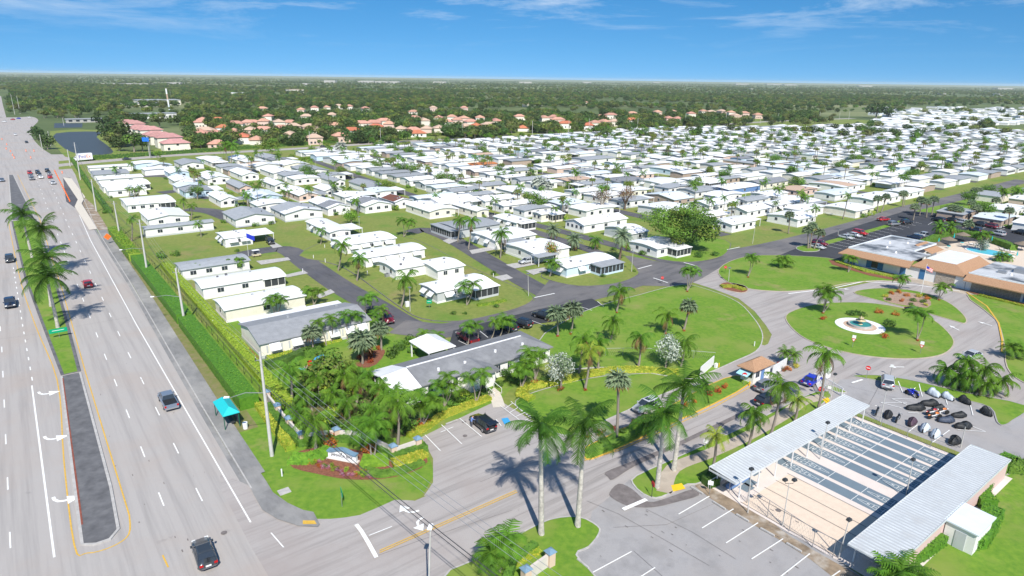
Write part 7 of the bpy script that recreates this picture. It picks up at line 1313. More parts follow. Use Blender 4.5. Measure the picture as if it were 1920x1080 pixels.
def sign(x, y, h, kind, lb, ang=None, size=.38):
    p = U(x, y); o = empty('road_sign', p, -1.57 - math.atan2(p.x, p.y) + R(90) if ang is None else ang, lb, 'sign'); MB().tube([(0, .03, 0), (0, .03, h)], .035, 6).build('post', M['metal_dark' if kind == 'stop' else 'metal'], o)
    if kind in ('stop', 'noentry'):
        n = 8 if kind == 'stop' else 20; pl_ = [(size*math.cos(2*math.pi*(i+.5)/n), -.02, h + size*math.sin(2*math.pi*(i+.5)/n)) for i in range(n)]; b = MB(); b.add(pl_ + [(a, .01, c) for a, _, c in pl_], [tuple(range(n)), tuple(range(2*n-1, n-1, -1))] + [(i, n+i, n+(i+1) % n, (i+1) % n) for i in range(n)]); f = b.build('plate', M['red_paint'], o)
        if kind == 'stop': inst('lettering', textmesh('STOP', size*.62, 'white_paint', ext=.004), f, (0, -.03, h), (R(90), 0, 0))
        else: MB().box(-size*.7, -.035, h-size*.14, size*.7, -.022, h+size*.14).build('bar', M['white_paint'], f)
    elif kind == 'diamond': MB().add([(0, -.03, h-size), (size, -.03, h), (0, -.03, h+size), (-size, -.03, h), (0, .0, h-size), (size, 0, h), (0, 0, h+size), (-size, 0, h)], [(0,1,2,3),(7,6,5,4)]).build('plate', M['orange'], o)
    elif kind == 'yield':
        MB().add([(-size, -.03, h+.2), (0, -.03, h-size*1.3), (size, -.03, h+.2), (-size, 0, h+.2), (0, 0, h-size*1.3), (size, 0, h+.2)], [(0,1,2),(5,4,3)]).build('plate', M['red_paint'], o); MB().add([(-size*.6, -.04, h+.08), (0, -.04, h-size*.8), (size*.6, -.04, h+.08)], [(0,1,2)]).build('inner_plate', M['white_paint'], o); MB().box(-.3, -.03, h+.25, .3, 0, h+.85).build('upper_plate', M['white_paint'], o)
    elif kind == 'green': MB().box(-size*2.4, -.04, h-.3, size*2.4, 0, h+.5).build('plate', M['green_sign'], o); MB().box(-size*1.6, -.05, h+.12, size*1.6, -.04, h+.2).build('text_line', M['white_paint'], o)
    elif kind == 'white': MB().box(-size, -.03, h-size*.8, size, 0, h+size).build('plate', M['white_paint'], o)
    return o
sign(1536, 752, 2.0, 'stop', 'red stop sign beside the tall queen palm and gate', size=.42); sign(1241, 533, 1.6, 'stop', 'red stop sign at the top edge of the main lawn'); sign(1359, 513, 1.7, 'stop', 'red stop sign at the left end of the clubhouse lawn'); sign(1222, 934, 1.9, 'stop', 'red stop sign at the walkway tip by the parking lot', 1.9)
sign(1624, 711, 2.0, 'noentry', 'round red no entry sign on the verge left of the silver parked car'); sign(1394, 722, 1.8, 'noentry', 'round red no entry sign in front of the guard house'); sign(1598, 652, 1.6, 'yield', 'small red triangle sign at the bottom left of the roundabout'); sign(1725, 664, 1.6, 'yield', 'small red triangle sign at the bottom right of the roundabout')
sign(204, 458, 2.2, 'diamond', 'orange diamond construction sign beside the hedge', size=.95); sign(112, 634, 1.4, 'green', 'green street sign in the grass of the avenue median', size=.58); sign(642, 950, 1.8, 'green', 'dark green street name sign on the entrance lawn', 2.0, .2); sign(805, 580, 1.6, 'green', 'small green street sign at the corner lawn', size=.22)
sign(1322, 843, 1.2, 'white', 'small white sign on the walkway verge', size=.3); sign(1330, 928, 1.6, 'white', 'small white notice at the court fence corner', size=.3); sign(1292, 765, 1.0, 'white', 'white sign among the plants of the drive divider', size=.28); sign(1553, 740, 1.2, 'white', 'small white notice by the walkway gate', size=.25); sign(1669, 705, 1.8, 'white', 'small white parking sign behind the silver car', size=.25); sign(1471, 500, .9, 'white', 'small white post sign on the clubhouse lawn', size=.15)
# bus shelter
bs = grid_root('bus_shelter', 16.9, 85.4, 'small bus shelter with turquoise hipped roof beside the sidewalk', 'bus shelter')
MB().add([(0, 0, 2.3), (2.2, 0, 2.3), (2.2, 5.2, 2.3), (0, 5.2, 2.3), (1.1, .9, 3.1), (1.1, 4.3, 3.1), (0, 0, 2.2), (2.2, 0, 2.2), (2.2, 5.2, 2.2), (0, 5.2, 2.2)], [(0,1,4),(1,2,5,4),(2,3,5),(3,0,4,5),(0,6,7,1),(1,7,8,2),(2,8,9,3),(3,9,6,0),(9,8,7,6)]).build('roof', M['turquoise'], bs)
for x, y in ((.15, .2), (2.05, .2), (.15, 5.0), (2.05, 5.0)): MB().box(x-.05, y-.05, 0, x+.05, y+.05, 2.2).build('post', M['green_dark'], bs)
MB().box(1.2, 1.0, .42, 1.7, 4.2, .5).build('bench', M['metal_dark'], bs); MB().box(2.0, .4, .3, 2.04, 4.8, 2.0).build('back_panel', M['screen_dark'], bs)
tb = tag(MB().disc((0, 0), .3, 0, .95, 12, 0, .34).build('trash_bin', M['white_paint'], None, G(19.4, 84.6)), 'white round trash bin beside the turquoise bus shelter', 'trash bin')
cb = empty('utility_cabinet', U(1126 - 844 + 0, 1) if False else U(762, 577), GA, 'white utility cabinet beside the lamp on the corner lawn', 'cabinet'); MB().box(0, 0, 0, .8, .6, 1.2).build('casing', M['frame_white'], cb); MB().box(-.1, -.1, 0, .9, .7, .1).build('base', M['concrete'], cb)
for x, y in ((529, 895), (641, 955)): pass
mh = tag(MB().obox((0, 0, .02), 1.3, 1.1, .08, GA).build('valve_cover', M['concrete'], None, U(533, 922)), 'grey square concrete cover set in the entrance lawn', 'cover')
for i, (x, y) in enumerate(((529, 893), (588, 485), (609, 465), (610, 492), (400, 610), (480, 680), (689, 515), (815, 500), (568, 511), (868, 505), (925, 520), (1455, 668), (1414, 650))):
    tag(MB().tube([(0, 0, 0), (0, 0, 1.0)], .09, 6).build('marker_post', M['frame_white'], None, U(x, y)), 'short white marker post standing in the grass', 'post', 'short white marker posts in the grass')
# wheel stops
for a, c in (((1295, 915), (1318, 928)), ((1336, 942), (1360, 957)), ((1380, 966), (1404, 980)), ((1425, 992), (1452, 1007)), ((1474, 1020), (1503, 1037)), ((1082, 1050), (1104, 1068)), ((836, 797), (858, 789))):
    p, q = U(*a), U(*c); m_ = (p+q)/2; o = MB().obox((0, 0, 0), (q-p).length, .18, .14, math.atan2((q-p).y, (q-p).x), 0, .95).build('wheel_stop', M['concrete'], None, m_); o.location.z = zE + .02; tag(o, 'concrete wheel stop at the head of a parking bay', 'wheel stop', 'concrete wheel stops in the parking bays')
# construction cones and barriers
for i in range(17):
    t = i/16; x, y = 103 + 28*t, 322 + 56*t; p = U(x, y); o = empty('traffic_cone', p, 0, 'orange traffic cone in the line beside the roadworks', 'traffic cone', 'orange cones lining the roadworks'); MB().box(-.3, -.3, 0, .3, .3, .06).build('base', M['rubber'], o); MB().disc((0, 0), .26, .05, 1.0, 8, 0, .08).build('cone', M['orange'], o)
for x, y in ((117, 325), (49, 284), (64, 284), (58, 297), (13, 272), (27, 297), (24, 292), (4, 262), (12, 280), (20, 285)):
    o = empty('traffic_barrel', U(x, y), 0, 'orange barrel standing in the closed lane beyond the junction', 'traffic barrel', 'orange barrels at the junction'); MB().disc((0, 0), .3, 0, 1.1, 8, 0, .25).build('drum', M['orange'], o); MB().disc((0, 0), .31, .5, .65, 8, 0, .3).build('stripe', M['white_paint'], o)
# ================= vehicles =================
def loft(b, st, m, n=None):     # st: list of (x, [(y, z), ...] half section from bottom centre outwards to top centre)
    vs = []; k = len(st[0][1])
    for x, h in st: vs += [(x, y, z) for y, z in h] + [(x, -y, z) for y, z in h[::-1]]
    K = 2*k; fs = []
    for i in range(len(st)-1):
        for j in range(K): fs.append((i*K+j, (i+1)*K+j, (i+1)*K+(j+1) % K, i*K+(j+1) % K))
    fs.append(tuple(range(K))); fs.append(tuple(range((len(st)-1)*K, len(st)*K))[::-1]); b.add(vs, fs, m, True); return b
SPEC = dict(sedan=(4.7, 1.82, 1.44, [(-2.35,.42,.62,.72),(-2.2,.3,.92,.95),(-1.7,.28,1.0,1),(-.6,.26,.93,1),(.7,.26,.95,1),(1.5,.28,.88,.98),(2.15,.32,.76,.9),(2.35,.42,.6,.7)], (-1.75,-1.0,.35,1.15)),
            suv=(4.7, 1.9, 1.72, [(-2.35,.45,.8,.8),(-2.25,.32,1.08,.97),(-1.5,.3,1.12,1),(-.5,.3,1.06,1),(.8,.3,1.06,1),(1.5,.32,1.02,.98),(2.2,.36,.88,.9),(2.35,.45,.65,.75)], (-2.22,-1.85,.35,1.1)),
            van=(5.4, 1.95, 2.3, [(-2.7,.45,1.0,.9),(-2.65,.35,1.2,1),(-1.5,.32,1.2,1),(0,.32,1.15,1),(1.4,.32,1.15,1),(2.0,.34,1.1,.97),(2.6,.38,.95,.9),(2.7,.45,.7,.8)], (-2.66,-2.55,1.1,1.9)))
VM = {}
def wheels(root, L_, W_, r_=.34, wb=.58):
    if 'tyre' not in VM:
        VM['tyre'] = MB().tube([(0,-.11,0),(0,-.09,0),(0,.09,0),(0,.11,0)], [.30,.34,.34,.30], 16).mesh('tyre', M['rubber']); VM['rim'] = MB().tube([(0,-.125,0),(0,.125,0)], .2, 10).mesh('rim', M['chrome'])
    for x in (-L_*wb/2, L_*wb/2):
        for y in (-W_/2+.12, W_/2-.12):
            w_ = empty('wheel', (x, y, r_)); w_.parent = root; inst('tyre', VM['tyre'], w_, scale=(r_/.34,)*3 if 0 else (r_/.34, 1, r_/.34)); inst('rim', VM['rim'], w_)
def vmesh(kind):
    if kind in VM: return VM[kind]
    L_, W_, H_, prof, cab = SPEC[kind]; w2 = W_/2; b = MB()
    loft(b, [(x, [(0, zb), (w2*k*.86, zb), (w2*k, zb+.14), (w2*k, (zb+zt)/2+.05), (w2*k*.93, zt-.05), (w2*k*.8, zt), (0, zt+.03)]) for x, zb, zt, k in prof], 0)
    body = b.mesh('body', M['car_black']); x0, x1, x2, x3 = cab; zb = .96 if kind == 'sedan' else 1.08; g = MB(); wb_, wt = w2*.92, w2*.72; zt = H_ - .06
    def ring(x, z, w_): return (x, w_, z), (x, -w_, z)
    P_ = [(x0, wb_, zb-.06), (x3, wb_, zb-.08), (x2, wt, zt), (x1, wt, zt)]; vs = P_ + [(x, -y, z) for x, y, z in P_]; g.add(vs, [(0,3,2,1),(4,5,6,7),(0,4,7,3),(1,2,6,5)]); glass = g.mesh('windows', M['glass_dark'])
    r = MB(); wr = wt + .03; xm = (x1+x2)/2
    r.add([(x1-.08, -wr*.97, zt-.02), (x2+.06, -wr*.97, zt-.02), (x2+.06, wr*.97, zt-.02), (x1-.08, wr*.97, zt-.02), (x1+.1, -wr*.8, H_), (x2-.12, -wr*.8, H_), (x2-.12, wr*.8, H_), (x1+.1, wr*.8, H_)], [(4,5,6,7),(0,1,5,4),(1,2,6,5),(2,3,7,6),(3,0,4,7),(3,2,1,0)], 0)
    for s_ in (-1, 1):       # pillars
        for a, c, q in (((x0, wb_, zb-.05), (x1, wt, zt), .07), ((x3, wb_, zb-.06), (x2, wt, zt), .06), (((x0+x3)/2-.1, wb_, zb-.05), (xm, wt, zt), .06), ((x0*.6+x3*.4-.35, wb_, zb-.05), (x1*.7+x2*.3-.1, wt, zt), .05 if kind != 'sedan' else .03)):
            r.tube([(a[0], a[1]*s_, a[2]), (c[0], c[1]*s_, c[2])], q*.7, 5)
    roof = r.mesh('roof', M['car_black']); lr = MB(); lf = MB(); xe, xf = prof[0][0], prof[-1][0]; hz = .82 if kind == 'sedan' else .98
    for s_ in (-1, 1):
        lr.box(xe+.02, s_*w2*.72-.2, hz-.13, xe+.18, s_*w2*.72+.13, hz+.05)
        lf.box(xf-.28, s_*w2*.66-.2, .62, xf-.05, s_*w2*.66+.16, .76)
    mr_ = [MB().box(x3-.35, s_*(w2-.02) if s_ > 0 else -w2-.16, zb+.0, x3-.15, s_*(w2+.16) if s_ > 0 else -w2+.02, zb+.16).mesh('mirror', M['car_black']) for s_ in (-1, 1)]
    det = MB().box(xe-.02, -.26, .6, xe+.05, .26, .74).mesh('number_plate', M['light_clear']); bp = MB().box(xe-.05, -w2*.7, .42, xe+.1, w2*.7, .56).mesh('bumper', M['trim_dark']); gr_ = MB().box(xf-.12, -w2*.42, .5, xf+.01, w2*.42, .66).mesh('grille', M['trim_dark'])
    VM[kind] = (body, glass, roof, lr.mesh('tail_light', M['light_red']), lf.mesh('headlight', M['light_clear']), mr_, det, bp, gr_, L_, W_); return VM[kind]
def paint(o, c): o.material_slots[0].link = 'OBJECT'; o.material_slots[0].material = M['car_' + c]; return o
def hd(p, q): a, c = U(*p), U(*q); return math.atan2((c-a).y, (c-a).x)
AW, TW = GA + R(90), GA - R(90)
def car(kind, col, x, y, ang, label, z=.03, far=False, group=None, sunroof=False):
    p = U(x, y, z); root = empty({'sedan': 'car', 'suv': 'car', 'van': 'van', 'pickup': 'pickup_truck'}[kind], p, ang, label, {'van': 'van', 'pickup': 'pickup truck'}.get(kind, 'car'), group)
    if kind == 'pickup':
        if 'pk' not in VM:
            b = MB(); w2 = .95; loft(b, [(x, [(0, zb), (w2*k*.9, zb), (w2*k, zb+.15), (w2*k, zt-.12), (w2*k*.9, zt), (0, zt+.02)]) for x, zb, zt, k in [(-.75,.4,1.1,1),(.6,.4,1.1,1),(1.5,.4,1.1,.99),(2.5,.42,1.02,.95),(2.75,.5,.75,.85)]], 0)
            b.box(-2.75,-.95,.5,-.75,-.83,1.1); b.box(-2.75,.83,.5,-.75,.95,1.1); b.box(-2.8,-.93,.55,-2.68,.93,1.08); b.box(-2.7,-.9,.5,-.7,.9,.62); VM['pk'] = b.mesh('body', M['car_black'])
            g = MB(); P_ = [(-.8,.88,1.04),(1.35,.88,1.04),(.75,.7,1.72),(-.65,.7,1.72)]; g.add(P_ + [(x,-y,z) for x,y,z in P_], [(0,3,2,1),(4,5,6,7),(0,4,7,3),(1,2,6,5)]); VM['pkg'] = g.mesh('windows', M['glass_dark'])
            r = MB().box(-.72,-.7,1.7,.78,.7,1.79)
            for s_ in (-1,1):
                for a, c in (((-.8,.88,1.04),(-.65,.7,1.72)),((1.35,.88,1.04),(.75,.7,1.72)),((.25,.88,1.04),(.15,.7,1.72))): r.tube([(a[0],a[1]*s_,a[2]),(c[0],c[1]*s_,c[2])], .05, 5)
            VM['pkr'] = r.mesh('roof', M['car_black']); VM['pkb'] = MB().box(-2.66,-.81,1.06,-.85,.81,1.1).mesh('bed_cover', M['cover_black'])
            lr = MB(); 
            for s_ in (-1,1): lr.box(-2.83, s_*.8-.12,.72,-2.7,s_*.8+.12,1.02)
            VM['pkl'] = lr.mesh('tail_light', M['light_red']); lf = MB()
            for s_ in (-1,1): lf.box(2.6, s_*.68-.2,.72,2.8,s_*.68+.16,.9)
            VM['pkf'] = lf.mesh('headlight', M['light_clear']); VM['pkp'] = MB().box(-2.92,-.9,.42,-2.78,.9,.58).mesh('bumper', M['chrome']); VM['pkq'] = MB().box(2.72,-.45,.6,2.82,.45,.85).mesh('grille', M['trim_dark'])
        for k_, nm in (('pk','body'),('pkg','windows'),('pkr','roof'),('pkb','bed_cover'),('pkl','tail_light'),('pkf','headlight'),('pkp','bumper'),('pkq','grille')):
            o = inst(nm, VM[k_], root)
            if k_ in ('pk', 'pkr'): paint(o, col)
        for s_ in (-1, 1): MB().box(1.0, s_*1.03-.09, 1.05, 1.15, s_*1.03+.09, 1.25).build('mirror', M['car_' + col], root)
        wheels(root, 5.6, 1.95, .4); return root
    V = vmesh(kind); paint(inst('body', V[0], root), col); inst('windows', V[1], root); paint(inst('roof', V[2], root), col)
    wheels(root, V[9], V[10], .34 if kind == 'sedan' else .37)
    if far: return root
    inst('tail_light', V[3], root); inst('headlight', V[4], root); inst('number_plate', V[6], root); inst('bumper', V[7], root); inst('grille', V[8], root)
    for m_ in V[5]: paint(inst('mirror', m_, root), col)
    if sunroof: MB().box(-.5, -.42, 1.71, .2, .42, 1.735).build('sunroof', M['glass_dark'], root)
    return root
car('sedan', 'charcoal', 384, 1045, AW - .05, 'dark grey sedan driving away at the bottom left of the photo'); car('pickup', 'steel', 316, 757, AW, 'blue grey pickup truck driving away beside the bus shelter')
car('sedan', 'red', 165, 536, AW, 'red car driving away beside the median palms'); car('suv', 'charcoal', 19, 490, AW + R(180), 'dark car coming down the far side of the avenue'); car('pickup', 'navy', 20, 573, AW + R(180), 'dark blue pickup coming down the far side of the avenue')
suvb = car('suv', 'black', 905, 800, hd((905, 800), (880, 780)), 'black car in the office parking with its doors and tailgate open'); 
for x, y, a in ((.55, -1.0, -.9), (.55, 1.0, .9)):
    d_ = MB().add([(0, 0, .4), (1.05, 0, .4), (1.05, 0, 1.1), (.85, 0, 1.6), (.1, 0, 1.6), (0, 0, 1.1), (0, .06, .4), (1.05, .06, .4), (1.05, .06, 1.1), (.85, .06, 1.6), (.1, .06, 1.6), (0, .06, 1.1)], [(0,1,2,3,4,5),(11,10,9,8,7,6),(0,6,7,1),(1,7,8,2),(2,8,9,3),(3,9,10,4)]).build('door', M['car_black'], suvb, (x + .3, y*.98, 0), math.pi + (a if y < 0 else a)); 
d_ = MB().box(-.05, -.75, 0, .85, .75, .07).build('tailgate', M['car_black'], suvb, (-2.9, 0, 1.72), 0)
car('suv', 'silver', 1212, 768, GA + R(180), 'silver grey car with sunroof leaving on the inbound lane', sunroof=True); car('suv', 'grey', 1437, 730, GA, 'grey car stopped beside the guard house'); car('suv', 'black', 1440, 757, GA - .1, 'black car behind the leaning queen palm in the drive')
car('sedan', 'blue', 1522, 718, hd((1500, 728), (1535, 708)), 'bright blue sedan passing the white gates'); car('suv', 'silver', 1663, 722, hd((1663, 730), (1662, 705)), 'silver car parked on the verge side of the motorcycle lot'); car('sedan', 'silver', 1820, 672, hd((1840, 660), (1800, 672)), 'silver sedan rounding the circle at the right')
car('sedan', 'black', 1717, 589, hd((1700, 580), (1730, 592)), 'dark car half hidden by the palm pair on the circle'); car('suv', 'maroon', 726, 602, hd((716, 590), (736, 610)), 'maroon car parked on the street behind the slim palms', z=.1)
car('pickup', 'maroon', 876, 638, hd((900, 650), (860, 625)), 'dark red pickup parked behind the community office', z=.1); car('suv', 'black', 977, 611, hd((1000, 615), (955, 602)), 'black car parked behind the office, left one', z=.1); car('suv', 'black', 1018, 596, hd((1040, 600), (1000, 588)), 'black car parked behind the office, right one', z=.1); car('suv', 'navy', 950, 618, hd((970, 622), (930, 608)), 'dark blue car mostly hidden by the slim palms', z=.1)
car('sedan', 'silver', 988, 493, hd((1010, 490), (970, 497)), 'silver car parked before the open carport home', z=.12); car('suv', 'black', 507, 456, hd((500, 448), (512, 460)), 'black car standing at the carport of the flag home', z=.12); car('sedan', 'steel', 852, 423, GA, 'blue car beside the cream home carport', z=.03, far=True)
for k, c, x, y, a, lb in [('suv', 'white', 1125, 397, hd((1140, 398), (1110, 394)), 'white car under the leafless brown tree'), ('sedan', 'red', 1656, 414, hd((1640, 414), (1670, 412)), 'bright red car at the street corner by the parking'), ('suv', 'grey', 1675, 423, hd((1660, 424), (1690, 421)), 'grey car next to the bright red one'), ('suv', 'black', 1699, 420, hd((1685, 421), (1710, 419)), 'black car right of the grey one by the parking'),
                      ('sedan', 'silver', 1586, 448, 0, 'left one of two silver cars in the striped bays'), ('sedan', 'silver', 1601, 444, 0, 'right one of two silver cars in the striped bays'), ('suv', 'red', 1612, 440, 0, 'red car beside the two silver ones'), ('suv', 'maroon', 1537, 460, 0, 'maroon car behind the three cabbage palms'), ('sedan', 'silver', 1532, 466, 0, 'silver car behind the three cabbage palms'),
                      ('suv', 'navy', 1715, 449, 1, 'dark blue van shaped car at the clubhouse roof edge'), ('pickup', 'silver', 1732, 445, 1, 'silver pickup at the clubhouse roof edge'), ('suv', 'black', 1759, 415, 1, 'black car at the left of the row on the park lawn edge'), ('suv', 'black', 1781, 416, 1, 'black car second in the row on the park lawn edge'), ('suv', 'silver', 1799, 419, 1, 'silver car in the row on the park lawn edge'),
                      ('suv', 'navy', 1826, 434, 1, 'dark blue car behind the pool hedge'), ('suv', 'charcoal', 1836, 423, 1, 'dark car left of the red one by the picnic shelter'), ('suv', 'maroon', 1856, 427, 1, 'red car in front of the picnic shelter'), ('suv', 'silver', 1869, 441, 1, 'pale car behind the grey green bush by the pool'), ('suv', 'black', 1912, 439, 1, 'black car at the right edge by the picnic shelters')]:
    car(k, c, x, y, hd((x-16, y-3), (x+16, y+4)) if a == 0 else (hd((x+14, y+3), (x-14, y-3)) if a == 1 else a), lb, .04)
for i, (k, c, x, y, a, lb) in enumerate([('sedan', 'silver', 100, 345, AW, 'white car alone behind the queue at the junction'), ('suv', 'grey', 60, 337, AW, 'dark grey car at the back of the left queue lane'), ('suv', 'red', 56, 326, AW, 'red and white car at the head of the left queue lane'), ('sedan', 'grey', 58, 332, AW, 'grey car in the middle of the left queue lane'), ('suv', 'black', 71, 325, AW, 'black car at the head of the middle queue lane'), ('sedan', 'charcoal', 74, 329, AW, 'dark car second in the middle queue lane'), ('sedan', 'white', 77, 334, AW, 'white car last in the middle queue lane'),
                      ('suv', 'black', 89, 322, AW, 'black car at the head of the right queue lane'), ('sedan', 'grey', 93, 328, AW, 'grey car second in the right queue lane'), ('sedan', 'red', 94, 334, AW, 'red car last in the right queue lane'), ('sedan', 'steel', 4, 340, AW + R(180), 'dark car at the left edge near the junction'), ('sedan', 'charcoal', 50, 268, AW + R(180), 'dark car beyond the junction'), ('sedan', 'white', 29, 254, AW + R(180), 'white car far up the avenue beyond the junction'),
                      ('sedan', 'white', 8, 229, 2.9, 'white car at the far bend, left one'), ('sedan', 'red', 24, 225, 2.9, 'red car at the far bend'), ('sedan', 'blue', 35, 223, 2.9, 'blue car at the far bend'), ('sedan', 'white', 55, 221, 2.9, 'white car at the far bend, right one'), ('sedan', 'charcoal', 606, 276, GA + .2, 'dark car on the boundary road'), ('sedan', 'black', 735, 268, GA + .2, 'black car following the white van on the boundary road'), ('sedan', 'charcoal', 238, 300, GA + .2, 'dark car on the boundary road above the far homes'), ('sedan', 'silver', 1218, 242, GA, 'pale car far along the boundary road')]):
    car(k, c, x, y, a, lb, .04, far=True)
car('van', 'white', 717, 269, GA + .2, 'white van on the boundary road', .05, True); car('van', 'white', 878, 258, GA + .2, 'white van parked at the verge of the boundary road', .05, True)
# yards of the rows: a car under some of the carports
yr = random.Random(4)
for i, (T0, S0, dT, dS, rw, j, side) in enumerate(near[:150]):
    if yr.random() < .33 and side == 0:
        p = G(T0 + dT + 2.2, S0 + dS*.5); o = car('sedan' if yr.random() < .5 else 'suv', yr.choice(['silver', 'white', 'charcoal', 'red', 'steel', 'grey', 'maroon']), 960, 700, GA, 'car parked at a home in the far rows of the park', .03, True, 'cars parked among the far rows'); o.location = (p.x, p.y, .03)
# delivery truck
p = U(160, 302); tk = empty('delivery_truck', p, GA + .2 + math.pi, 'white delivery truck with purple and orange lettering at the junction', 'truck'); b = MB(); b.box(-3.5, -1.25, .9, 3.2, 1.25, 4.2); b.build('cargo_box', M['white_paint'], tk); b = MB(); b.box(3.3, -1.1, .6, 5.0, 1.1, 2.1); b.box(3.3, -1.05, 2.1, 4.4, 1.05, 2.9); b.build('cab', M['white_paint'], tk); MB().box(4.4, -.95, 2.05, 4.5, .95, 2.75).build('windshield', M['glass_dark'], tk)
for s_ in (1,): inst('lettering', textmesh('Fed', 2.3, 'purple_text'), tk, (1.4, 1.27, 2.6), (R(90), 0, math.pi)); inst('lettering', textmesh('Ex', 2.3, 'orange'), tk, (-1.55, 1.27, 2.6), (R(90), 0, math.pi))
for x in (-2.2, 4.1):
    for y in (-1.1, 1.1): MB().tube([(x, y-.15, .5), (x, y+.15, .5)], .5, 12).build('wheel', M['rubber'], tk)
gc = empty('golf_cart', U(481, 481), GA, 'small beige golf cart at the bend of the left street', 'golf cart'); MB().box(-1.1, -.55, .3, 1.1, .55, .75).build('body', M['car_cream'], gc); MB().box(-1.0, -.6, 1.75, .8, .6, 1.82).build('roof', M['white_paint'], gc); MB().box(-.5, -.5, .75, 0, .5, 1.1).build('seat', M['cover_black'], gc)
for x in (-.9, .7):
    for y in (-.5, .5): MB().box(x-.03, y-.03, .7, x+.03, y+.03, 1.75).build('post', M['metal'], gc)
for x in (-.75, .75):
    for y in (-.5, .5): MB().tube([(x, y-.08, .22), (x, y+.08, .22)], .22, 10).build('wheel', M['rubber'], gc)
# covered motorcycles
def cover(x, y, ang, L_, H_, W_, col, lb, sd):
    r = random.Random(sd); st = []; n = 11
    for i in range(n):
        t = i/(n-1); hh = H_*.92*(.58 + .36*math.exp(-((t-.68)/.2)**2) + .14*math.exp(-((t-.30)/.2)**2)) * (1 if 0 < i < n-1 else .66); w_ = W_/2*(.45 + .55*math.sin(math.pi*min(1, max(0, t*1.04)))) * (1 + .3*math.exp(-((t-.7)/.09)**2))
        f = [r.uniform(.84, 1.14) for _ in range(5)]; st.append((.88*(-L_/2 + L_*t), [(0, .16), (w_*1.05*f[0], .17), (w_*.98*f[1], hh*.4), (w_*.9*f[1], hh*.62), (w_*.66*f[2], hh*.84), (w_*.3*f[3], hh*.97), (0, hh)]))
    o = loft(MB(), st, 0).build('motorcycle_cover', M[col], None, U(x, y, .04), ang); tag(o, lb, 'covered motorcycle')
    for x in (-L_*.36, L_*.36): MB().tube([(x, -.09, .3), (x, .09, .3)], .3, 12).build('wheel', M['rubber'], o)
    return o
LR = zE + .02
for i, (x, y, a, L_, H_, W_, c, lb) in enumerate([(1750, 742, 1.9, 2.3, 1.55, 1.1, 'cover_silver', 'motorcycle under a silver cover at the top of the lot'), (1776, 748, 1.9, 2.2, 1.35, 1.0, 'cover_silver', 'motorcycle under a pale grey cover right of the silver one'), (1808, 755, 1.8, 2.2, 1.4, 1.0, 'cover_black', 'black covered motorcycle beneath the windswept palms'), (1848, 777, 1.8, 2.0, 1.5, 1.0, 'cover_black', 'black covered motorcycle standing alone at the right'),
    (1716, 768, .0, 3.2, 1.2, 1.2, 'cover_black', 'long black covered motorcycle in front of the double one'), (1742, 760, -.05, 3.0, 1.25, 1.2, 'cover_black', 'long black covered motorcycle lying behind the other long one'), (1664, 782, .9, 2.4, 1.2, 1.0, 'cover_black', 'black covered motorcycle second from the left in the fence row'), (1709, 796, .8, 2.4, 1.25, 1.0, 'cover_plum', 'plum coloured covered motorcycle in the fence row'), (1733, 807, .8, 2.5, 1.2, 1.0, 'cover_silver', 'white covered motorcycle in the fence row, left one'), (1753, 818, .8, 2.5, 1.2, 1.0, 'cover_silver', 'white covered motorcycle in the fence row, right one'),
    (1788, 832, .6, 2.3, 1.4, 1.2, 'cover_black', 'black covered motorcycle with a white lid near the long roof'), (1760, 768, .2, 1.8, 1.1, .9, 'cover_black', 'small black covered scooter behind the bare motorcycles'), (1797, 782, .0, 2.4, 1.1, 1.0, 'cover_black', 'black covered motorcycle right of the navy one'), (1773, 791, .0, 2.7, 1.2, 1.2, 'cover_navy', 'navy covered motorcycle in the middle of the lot'), (1805, 802, .1, 2.9, 1.2, 1.2, 'cover_black', 'long black covered motorcycle by the thin lamp post'), (1900, 876, .3, 2.6, 1.2, 1.2, 'cover_black', 'black covered motorcycle behind the hedge at the right edge')]): cover(x, y, a, L_, H_, W_, c, lb, i + 1)
def moto(x, y, ang, col, lb, trike=False):
    o = empty('motorcycle', U(x, y, LR), ang, lb, 'motorcycle'); wx = (-.75, .75); W3 = .33
    for k, xx_ in enumerate(wx):
        ys = (0,) if not (trike and k == 1) else (-.6, .6)
        for y0 in ys: b = MB(); b.tube([(xx_, y0-.07, W3), (xx_, y0+.07, W3)], W3, 16); b.build('wheel', M['rubber'], o)
    MB().tube([(-.6, 0, .45), (-.1, 0, .5), (.45, 0, .75)], [.16, .2, .14], 8).build('frame', M['metal'], o); MB().tube([(-.05, 0, .85), (.2, 0, .9), (.5, 0, .85)], [.13, .19, .1], 8).build('fuel_tank', M['car_' + col], o)
    MB().tube([(-.9, 0, .75), (-.5, 0, .8), (-.1, 0, .78)], [.09, .17, .12], 8).build('seat', M['cover_black'], o); MB().tube([(.3, -.38, 1.08), (.45, 0, 1.05), (.3, .38, 1.08)], .03, 6).build('handlebar', M['chrome'], o); MB().tube([(.75, 0, .33), (.45, 0, 1.05)], .04, 6).build('fork', M['chrome'], o)
    MB().tube([(.6, 0, .88), (.72, 0, .88)], [.11, .11], 8).build('headlight', M['light_clear'], o); MB().tube([(-.9, .18, .35), (.2, .2, .35)], .06, 6).build('exhaust', M['chrome'], o); MB().tube([(-1.05, 0, .55), (-.75, 0, .74), (-.45, 0, .62)], .1, 6).build('fender', M['car_' + col], o)
    if trike: MB().box(-.2, -.5, .4, .9, .5, .75).build('fairing', M['car_' + col], o)
    return o
